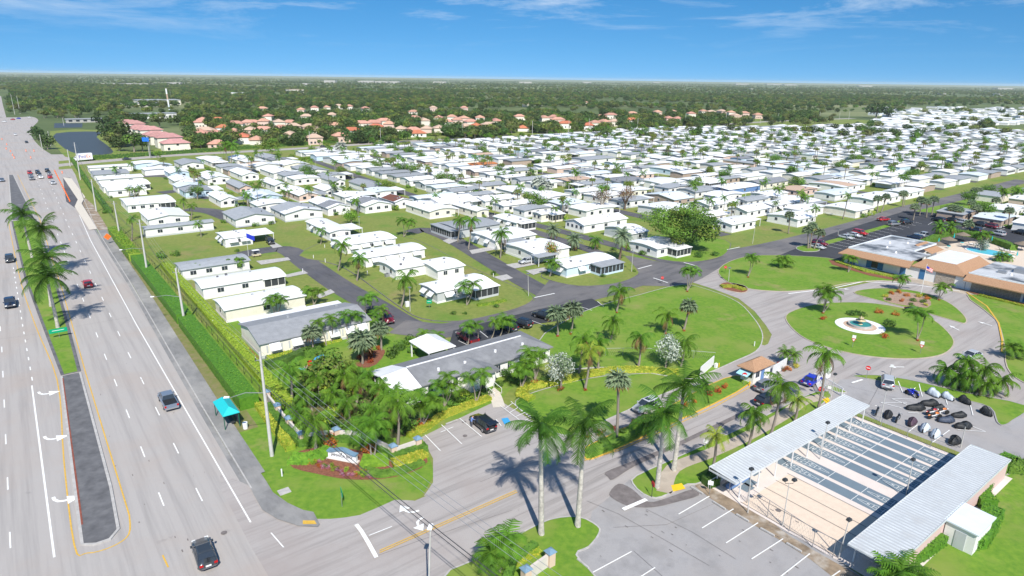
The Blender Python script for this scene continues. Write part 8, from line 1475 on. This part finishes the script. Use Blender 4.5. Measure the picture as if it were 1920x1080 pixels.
moto(1712, 742, 1.75, 'blue', 'dark blue three wheeled motorcycle beside the silver car', True); moto(1644, 776, .9, 'black', 'bare black motorcycle first in the fence row'); moto(1683, 789, .8, 'black', 'bare black motorcycle with red trunk in the fence row'); moto(1748, 778, .1, 'red', 'bare red and chrome motorcycle in the middle of the lot, left one'); moto(1766, 777, .1, 'orange', 'bare orange and chrome motorcycle in the middle of the lot, right one'); moto(1752, 785, .1, 'orange', 'bare orange motorcycle in front of the red one')

# the figure at the open car door, one continuous skinned body with clothing colours by region
def person(loc, ang, label):
    me = bpy.data.meshes.new('person'); J = [(0,0,.95),(0,0,1.15),(.12,0,1.38),(.2,0,1.48),(.27,0,1.60),(.29,0,1.70),(0,.1,.9),(0,.12,.5),(-.02,.13,.08),(.1,.13,.04),(0,-.1,.9),(.05,-.12,.5),(-.02,-.13,.08),(.1,-.13,.04),(.1,.2,1.36),(.28,.24,1.14),(.5,.2,1.12),(.1,-.2,1.36),(.28,-.24,1.14),(.5,-.2,1.12)]
    Ed = [(0,1),(1,2),(2,3),(3,4),(4,5),(0,6),(6,7),(7,8),(8,9),(0,10),(10,11),(11,12),(12,13),(2,14),(14,15),(15,16),(2,17),(17,18),(18,19)]; Rr = [.14,.13,.15,.06,.09,.085,.1,.07,.045,.04,.1,.07,.045,.04,.07,.05,.035,.07,.05,.035]
    me.from_pydata(J, Ed, []); o = bpy.data.objects.new('person', me); sc.collection.objects.link(o); m = o.modifiers.new('s', 'SKIN'); m.use_smooth_shade = True
    for v, r_ in zip(me.skin_vertices[0].data, Rr): v.radius = (r_, r_)
    me.skin_vertices[0].data[0].use_root = True; o.modifiers.new('d', 'SUBSURF').levels = 1; o.location = loc; o.rotation_euler = (0, 0, ang)
    bpy.context.view_layer.update(); nm = bpy.data.meshes.new_from_object(o.evaluated_get(bpy.context.evaluated_depsgraph_get())); o.modifiers.clear(); o.data = nm; nm.materials.clear()
    for k in ('skin', 'cloth_blue', 'cloth_grey', 'bark_brown'): nm.materials.append(M[k])
    for p_ in nm.polygons:
        c = p_.center; p_.material_index = 3 if c.z > 1.66 else 0 if c.z > 1.46 or c.x > .42 else 1 if c.z > .92 else 2
    tag(o, label, 'person'); return o
mat('cloth_blue', (.16, .24, .5), rough=.8); mat('cloth_grey', (.12, .12, .14), rough=.8)
pp = suvb.matrix_basis @ Vector((.75, 1.35, 0)); person((pp.x, pp.y, .03), suvb.rotation_euler.z - 1.57, 'person in a blue shirt leaning in at the open door of the black car')
# ================= the suburb and woods beyond =================
fr = random.Random(12)
def hipmesh(L_, W_, h, rise, m):
    b = MB(); o_ = .6; k = W_/2
    b.add([(-L_/2-o_, -k-o_, h), (L_/2+o_, -k-o_, h), (L_/2+o_, k+o_, h), (-L_/2-o_, k+o_, h), (-L_/2+k*.8, 0, h+rise), (L_/2-k*.8, 0, h+rise), (-L_/2-o_, -k-o_, h-.25), (L_/2+o_, -k-o_, h-.25), (L_/2+o_, k+o_, h-.25), (-L_/2-o_, k+o_, h-.25)], [(0,1,5,4),(1,2,5),(2,3,4,5),(3,0,4),(0,6,7,1),(1,7,8,2),(2,8,9,3),(3,9,6,0),(9,8,7,6)]); return b.mesh('roof', M[m])
HV = []
for i, (L_, W_, h) in enumerate([(11.5, 9, 4.8), (13, 10, 3.1), (10, 9, 5.0), (14, 9.5, 5.0)]):
    wl = MB().box(-L_/2, -W_/2, 0, L_/2, W_/2, h-.1).mesh('wall', M['wall_cream']); ga = MB().box(L_/2-.5, -W_/2-3, 0, L_/2-6, -W_/2, 2.8).mesh('garage', M['wall_cream']); ws = [MB().box(-L_/2 + L_*(k+.6)/4, -W_/2-.06, z, -L_/2 + L_*(k+.6)/4 + 1.3, -W_/2, z+1.3).mesh('window', M['glass_dark']) for k in range(3) for z in ((3.6, .9) if h > 5 else (.9,))]
    HV.append(({c: hipmesh(L_, W_, h, 2.3, c) for c in ('tile_pink', 'tile_red', 'roof_tan', 'roof_grey')}, wl, ws, L_, W_))
SUBP = []
def house(x, y, rf, lb, v=None, ang=None, wall=None):
    v = fr.randrange(4) if v is None else v; roofs, wl, ws, L_, W_ = HV[v];  p = U(x, y + (8 if v != 1 else 6) * 600 / max(250, U(x, y).length)); a = fr.choice([0, 0, R(90)]) + R(14) + fr.uniform(-.25, .25) if ang is None else ang
    o = empty('tile_roof_house', p, a, lb, 'house', 'tile roofed houses of the far suburb'); inst('roof', roofs[rf], o); w_ = inst('wall', wl, o)
    if wall: w_.material_slots[0].link = 'OBJECT'; w_.material_slots[0].material = M[wall]
    for q in ws: inst('window', q, o)
    SUBP.append(p); return o
def z4(ox, oy, L): return [(ox + a/4, oy + c/4) for a, c in L]
near_h = z4(480, 100, [(60,520),(175,525),(255,520),(190,560),(285,555),(400,550),(60,585),(255,620),(450,590),(10,660),(440,645),(570,470),(590,540),(380,480),(95,480),(795,535),(885,530),(960,515),(1000,540),(640,630),(1085,575),(1180,575),(1280,575),(1375,570),(1190,485),(1260,512),(1370,490),(1470,485),(1440,520),(1510,508),(1560,485),(1570,555),(1610,520),(1750,545),(1800,515),(1680,490),(440,415),(530,405),(620,400),(700,405),(1090,350),(1330,415),(1560,415),(50,415),(420,310),(580,300),(820,420),(340,430),(1180,440)]) + \
    z4(960, 100, [(240,490),(310,485),(340,505),(740,470),(660,475),(690,520),(760,520),(1090,445),(1190,435),(900,450),(1170,495),(1240,497),(1340,460),(1570,440),(1640,450),(1670,475),(1840,470),(1740,455),(1430,440),(1490,440),(550,375),(200,380),(100,385),(55,480),(620,530)]) + z4(0, 100, [(1540,590),(1625,615),(1520,500),(1505,530),(1770,540),(1860,530),(1760,600),(1650,680),(1900,520),(1880,585),(1500,610)])
red_h = z4(480, 100, [(720,590),(900,550),(1650,550),(1210,600)]) + z4(960, 100, [(80,560),(570,550),(890,510),(400,535)]) + z4(0, 100, [(1640,500),(1825,640),(1680,570),(130,285),(1215,300)])
for i, (x, y) in enumerate(near_h):
    d = 'behind the lake' if x < 500 else 'behind the boundary road hedge' if y > 235 else 'among the darker trees'
    house(x, y, 'tile_pink' if fr.random() < .75 else 'roof_tan', 'salmon roofed house %s, number %d of the suburb' % (d, i + 1), wall='wall_cream' if fr.random() < .6 else 'wall_pink')
for i, (x, y) in enumerate(red_h): house(x, y, 'tile_red', 'house with bright orange red tiled roof in the suburb, %s of these' % ORD[i], wall='wall_white')
# pink row of joined houses beside the lake
for i, (x, y) in enumerate(((236, 232), (244, 235), (253, 239), (263, 243), (273, 248), (284, 252), (293, 257), (304, 262), (318, 268), (330, 274))):
    p = U(x, y + 8); o = empty('row_house', p, GA + R(0), 'long pink roofed row house beside the lake, %s of the ten' % ORD[i], 'house', 'pink roofed row houses beside the lake'); L_, W_ = 15, 11
    inst('roof', hipmesh(L_, W_, 5.0 + i % 3 * .9, 2.4, 'tile_rose'), o); MB().box(-L_/2, -W_/2, 0, L_/2, W_/2, 4.9 + i % 3 * .9).build('wall', M['wall_cream'], o)
    for k in range(2): MB().box(-L_/2 + 2 + k*5.2, -W_/2-.06, 3.4 if k % 2 else .9, -L_/2 + 3.4 + k*5.2, -W_/2, 4.8 if k % 2 else 2.4).build('window', M['glass_dark'], o)
def flat(x, y, L_, W_, h, rf, wl, lb, a=GA):
    o = empty('low_building', U(x, y), a, lb, 'building'); MB().box(-L_/2, -W_/2, 0, L_/2, W_/2, h).build('wall', M[wl], o); MB().box(-L_/2-.5, -W_/2-.5, h, L_/2+.5, W_/2+.5, h+.6).build('roof', M[rf], o)
    for k in range(int(L_/6)): MB().box(-L_/2 + 2 + k*6, -W_/2-.08, 1, -L_/2 + 5 + k*6, -W_/2, 3).build('window', M['glass_dark'], o)
flat(262, 200, 60, 30, 5, 'roof_grey', 'wall_cream', 'broad pale flat roofed building among the trees behind the pond'); flat(295, 196, 60, 40, 7, 'roof_grey', 'wall_cream', 'grey roofed building behind the mast'); flat(285, 222, 46, 16, 5, 'roof_grey', 'wall_white', 'white long building behind the palm row by the mast'); flat(430, 179, 80, 50, 6, 'roof_white', 'wall_cream', 'white low warehouse in the woods left of the dark pines')
flat(553, 174, 40, 30, 9, 'roof_tan', 'wall_cream', 'small cream domed building far away'); flat(165, 229, 36, 10, 3, 'roof_grey', 'concrete', 'low grey building between pond and trees')
b = MB()
for x, y, L_, h in ((620, 145, 260, 60), (700, 148, 700, 34), (690, 149, 300, 50), (730, 149, 500, 34), (825, 151, 300, 26), (985, 150, 300, 26), (1100, 152, 200, 24), (1230, 151, 200, 26), (1390, 156, 300, 30), (1450, 156, 400, 28), (1480, 157, 300, 24), (1620, 160, 300, 30), (1880, 165, 300, 28), (210, 158, 420, 16), (260, 158, 600, 16), (330, 155, 300, 14), (575, 156, 160, 14), (1407, 166, 60, 12), (1765, 175, 50, 8), (1870, 176, 90, 8)):
    p = U(x, max(y, 152.5) + 3.5 if y < 158 else y + 3) ; s_ = min(1, p.length / 9000); b.obox((p.x, p.y, 0), L_*s_*.55, 60*s_ + 20, h*s_*.35 + 7, 0, 0)
tag(b.build('distant_buildings', M['concrete']), 'scatter of tiny pale buildings along the horizon', 'buildings', kind='stuff')
SUBH = list(SUBP); SUBX = [PX(q) for q in SUBH]
def hides(x, y): return any(abs(q[0]-x) < 13 and 0 < y-q[1] < 10 for q in SUBX)
# woods
TM = {}
def blob(n, rad, size, mats, seed, flat=.8, lumps=7):
    me = leafball(n, rad, size, mats, seed, lumps, flat, .8, mi=lmi); return me
for i in range(3):
    TM['f%d' % i] = blob(420, 4.6, 1.15, [M['forest'], M['forest'], M['leaf_dark']], 200+i, .8); TM['o%d' % i] = blob(380, 4.8, 1.15, [M['forest_olive'], M['forest_olive'], M['leaf_olive']], 210+i, .65)
TM['n0'] = blob(420, 4.0, 1.1, [M['leaf_dark'], M['leaf'], M['leaf_bright']], 220, .85)
tk2 = limbs_mesh(5.5, .3, 4, 2.6, M['bark'], 31, .4)
def bare_ok(x, y):
    if y > 222 and x < 105: return False
    if 95 < x < 215 and 226 < y < 295: return False
    if x < 70: return False
    return True
cnt = 0; tries = 0
while cnt < 290 and tries < 9000:
    tries += 1; x = fr.uniform(70, 1560); ylo = 222 if tries % 5 else 212; yhi = 292 - (x-150)*.032 if x > 150 else 222; yhi = min(yhi, 292 - max(0, x-300)*.045); y = fr.uniform(ylo, yhi - 3)
    if not bare_ok(x, y): continue
    p = U(x, y)
    if any((q - p).length < 9 for q in SUBP) or hides(x, y): continue
    if 225 < x < 345 and 238 < y < 285: continue
    v = fr.random(); nm = 'o%d' % fr.randrange(3) if v < .5 else ('f%d' % fr.randrange(3) if v < .8 else 'n0'); k = fr.uniform(.65, 1.15)
    o = empty('broadleaf_tree', p, fr.uniform(0, 6), {'o': 'olive green broad tree among the salmon roofed houses', 'f': 'dark green broad tree among the salmon roofed houses', 'n': 'fresh green broad tree among the salmon roofed houses'}[nm[0]], 'tree', {'o': 'olive trees of the suburb', 'f': 'dark trees of the suburb', 'n': 'fresh green trees of the suburb'}[nm[0]])
    inst('trunk', tk2, o); inst('crown', TM[nm], o, (0, 0, 5.2*k), (0, 0, 0), (k, k, k)); SUBP.append(Vector((9e5, 9e5, 0))); cnt += 1
for x, y, k, nm, lb in ((200, 262, 1.7, 'f0', 'big dark tree at the right end of the lake'), (232, 275, 2.1, 'f1', 'biggest dark tree between lake and pink row houses'), (252, 285, 1.6, 'n0', 'bright tree below the big dark ones beside the lake'), (195, 240, 1.6, 'f2', 'dark tree between the lake and the pond'), (300, 240, 1.5, 'o1', 'olive tree behind the pink row houses'), (72, 262, 1.3, 'f0', 'dark tree at the left bank of the lake'), (90, 280, 1.2, 'f1', 'dark tree at the near left bank of the lake'), (1642, 222, 3.0, 'f2', 'largest dark tree mass at the edge of the far homes'), (1665, 221, 2.0, 'f0', 'dark tree right of the largest one at the far homes'), (268, 284, 1.2, 'n0', 'fresh green tree by the blue sign')):
    o = empty('broadleaf_tree', U(x, y), fr.uniform(0, 6), lb, 'tree'); inst('trunk', tk2, o, scale=(k, k, k)); inst('crown', TM[nm], o, (0, 0, 4.8*k), (0, 0, 0), (k, k, k))
# the woods to the horizon: one object, tree crowns instanced on scattered points
pts = []; kinds = []
from mathutils import noise
def wood(x0, x1, y0, y1, n, mind=0, lowd=.25):
    k = 0
    while k < n:
        k += 1; x = fr.uniform(x0, x1); d0, d1 = 1/(y0-146.0), 1/(y1-146.0); y = 146 + 1/math.sqrt(fr.uniform(d1*d1, d0*d0)); hl = (x-960)*CROLL; yy = y + hl; p = U(x, yy)
        nv = noise.noise(Vector((p.x/260, p.y/260, 3.3))) + .5*noise.noise(Vector((p.x/90, p.y/90, 8)))
        if nv < -.05 and fr.random() > lowd*.4: continue
        if yy > 175 and (x < 17 or (yy > 216 and x < 72)): continue
        if 95 < x < 215 and 226 < yy < 295: continue
        if x > 1560 and yy > 200 and fr.random() > .25: continue
        if any(abs(p.x - q.x) < 11 and abs(p.y - q.y) < 11 for q in SUBP[:100]): continue
        pts.append((p.x, p.y, 0))
wood(-40, 1960, 152.5, 172, 17000); wood(-40, 1960, 158, 200, 15000); wood(60, 1960, 172, 210, 9500); wood(70, 1480, 196, 214, 900); wood(15, 430, 170, 217, 2600, 0, 2); wood(15, 230, 206, 226, 160, 0, 2)
for _k in range(4200):
    x = fr.uniform(215, 1530); lim = 286 - (x-150)*.030 if x < 900 else 262 - (x-900)*.058; y = 216 + (lim - 216) * fr.random() ** 1.25
    p = U(x, y)
    if (225 < x < 350 and 236 < y < 290) or y < 214 or any(abs(p.x-q.x) < 10 and -13 < p.y-q.y < 9 for q in SUBH): continue
    if hides(x, y) or noise.noise(Vector((p.x/60, p.y/60, 1.3))) < -.1: continue
    pts.append((p.x, p.y, 0))
for _k in range(110):
    x = fr.uniform(1050, 1960); y = fr.uniform(222 + (x-1050)*.008, 262); p = U(x, y); pts.append((p.x, p.y, -1.5))
me = bpy.data.meshes.new('woodland'); me.from_pydata(pts, [], []); wd = link(bpy.data.objects.new('woodland', me)); tag(wd, 'dark green woodland stretching to the horizon', 'woods', kind='stuff')
ng = bpy.data.node_groups.new('scatter', 'GeometryNodeTree'); ng.interface.new_socket('Geometry', in_out='INPUT', socket_type='NodeSocketGeometry'); ng.interface.new_socket('Geometry', in_out='OUTPUT', socket_type='NodeSocketGeometry')
gi = ng.nodes.new('NodeGroupInput'); go = ng.nodes.new('NodeGroupOutput'); join = ng.nodes.new('GeometryNodeJoinGeometry'); ng.links.new(join.outputs[0], go.inputs[0])
kindsl = ['f0', 'f1', 'f2', 'o0', 'o1', 'n0']; idx = ng.nodes.new('GeometryNodeInputIndex')
for ki, nm in enumerate(kindsl):
    po = bpy.data.objects.new('crown_source_' + nm, TM[nm]); oi = ng.nodes.new('GeometryNodeObjectInfo'); oi.inputs['Object'].default_value = po; oi.inputs['As Instance'].default_value = True
    ip = ng.nodes.new('GeometryNodeInstanceOnPoints'); rv = ng.nodes.new('FunctionNodeRandomValue'); rv.data_type = 'FLOAT'; rv.inputs[2].default_value = .75; rv.inputs[3].default_value = 1.45; rv.inputs['Seed'].default_value = ki
    rr2 = ng.nodes.new('FunctionNodeRandomValue'); rr2.data_type = 'FLOAT_VECTOR'; rr2.inputs[0].default_value = (0, 0, 0); rr2.inputs[1].default_value = (0, 0, 6.28)
    md = ng.nodes.new('ShaderNodeMath'); md.operation = 'MODULO'; md.inputs[1].default_value = len(kindsl); cm = ng.nodes.new('ShaderNodeMath'); cm.operation = 'COMPARE'; cm.inputs[1].default_value = ki; cm.inputs[2].default_value = .1
    ng.links.new(idx.outputs[0], md.inputs[0]); ng.links.new(md.outputs[0], cm.inputs[0]); ng.links.new(gi.outputs[0], ip.inputs['Points']); ng.links.new(cm.outputs[0], ip.inputs['Selection']); ng.links.new(oi.outputs['Geometry'], ip.inputs['Instance'])
    ng.links.new(rv.outputs[1], ip.inputs['Scale']); ng.links.new(rr2.outputs[0], ip.inputs['Rotation']); tr = ng.nodes.new('GeometryNodeTranslateInstances'); tr.inputs['Translation'].default_value = (0, 0, 4.6); ng.links.new(ip.outputs[0], tr.inputs[0]); ng.links.new(tr.outputs[0], join.inputs[0])
md_ = wd.modifiers.new('scatter', 'NODES'); md_.node_group = ng
# shrubs beyond the countable ones: one object scattered between the homes
sp2 = random.Random(9); gpt = []
while len(gpt) < 1500:
    c_ = cand[sp2.randrange(len(cand))]; p = G(c_[0] + sp2.uniform(-3.5, c_[2] + 3.5), c_[1] + c_[3] + sp2.uniform(.5, 1.9)); gpt.append((p.x, p.y, .9))
me = bpy.data.meshes.new('garden_shrubs'); me.from_pydata(gpt, [], []); gs = link(bpy.data.objects.new('garden_shrubs', me)); tag(gs, 'mass of small shrubs and hedges between the homes of the park', 'shrubs', kind='stuff')
n2 = bpy.data.node_groups.new('scatter_shrubs', 'GeometryNodeTree'); n2.interface.new_socket('Geometry', in_out='INPUT', socket_type='NodeSocketGeometry'); n2.interface.new_socket('Geometry', in_out='OUTPUT', socket_type='NodeSocketGeometry')
a1 = n2.nodes.new('NodeGroupInput'); a2 = n2.nodes.new('NodeGroupOutput'); a3 = n2.nodes.new('GeometryNodeInstanceOnPoints'); a4 = n2.nodes.new('GeometryNodeObjectInfo'); a4.inputs['Object'].default_value = bpy.data.objects.new('shrub_source', BM['green']); a4.inputs['As Instance'].default_value = True
a5 = n2.nodes.new('FunctionNodeRandomValue'); a5.data_type = 'FLOAT_VECTOR'; a5.inputs[0].default_value = (.9, .9, .9); a5.inputs[1].default_value = (2.2, 2.2, 2.6)
for x_, y_2 in ((a1.outputs[0], a3.inputs['Points']), (a4.outputs['Geometry'], a3.inputs['Instance']), (a5.outputs[0], a3.inputs['Scale']), (a3.outputs[0], a2.inputs[0])): n2.links.new(x_, y_2)
gs.modifiers.new('scatter', 'NODES').node_group = n2
# air
HZ = True
if HZ:
    hzb = MB().box(-16000, -300, -1.5, 16000, 15500, 62).build('haze', None); hzb['kind'] = 'stuff'; hzb['label'] = 'thin pale haze over the distant woods'; hzb['category'] = 'haze'
    m = bpy.data.materials.new('air'); m.use_nodes = True; t = m.node_tree; t.nodes.clear(); v = N(t, 'ShaderNodeVolumePrincipled'); v.inputs['Density'].default_value = .000045; v.inputs['Color'].default_value = (.90, .96, 1, 1); o_ = N(t, 'ShaderNodeOutputMaterial'); t.links.new(v.outputs[0], o_.inputs['Volume']); hzb.data.materials.clear(); hzb.data.materials.append(m)
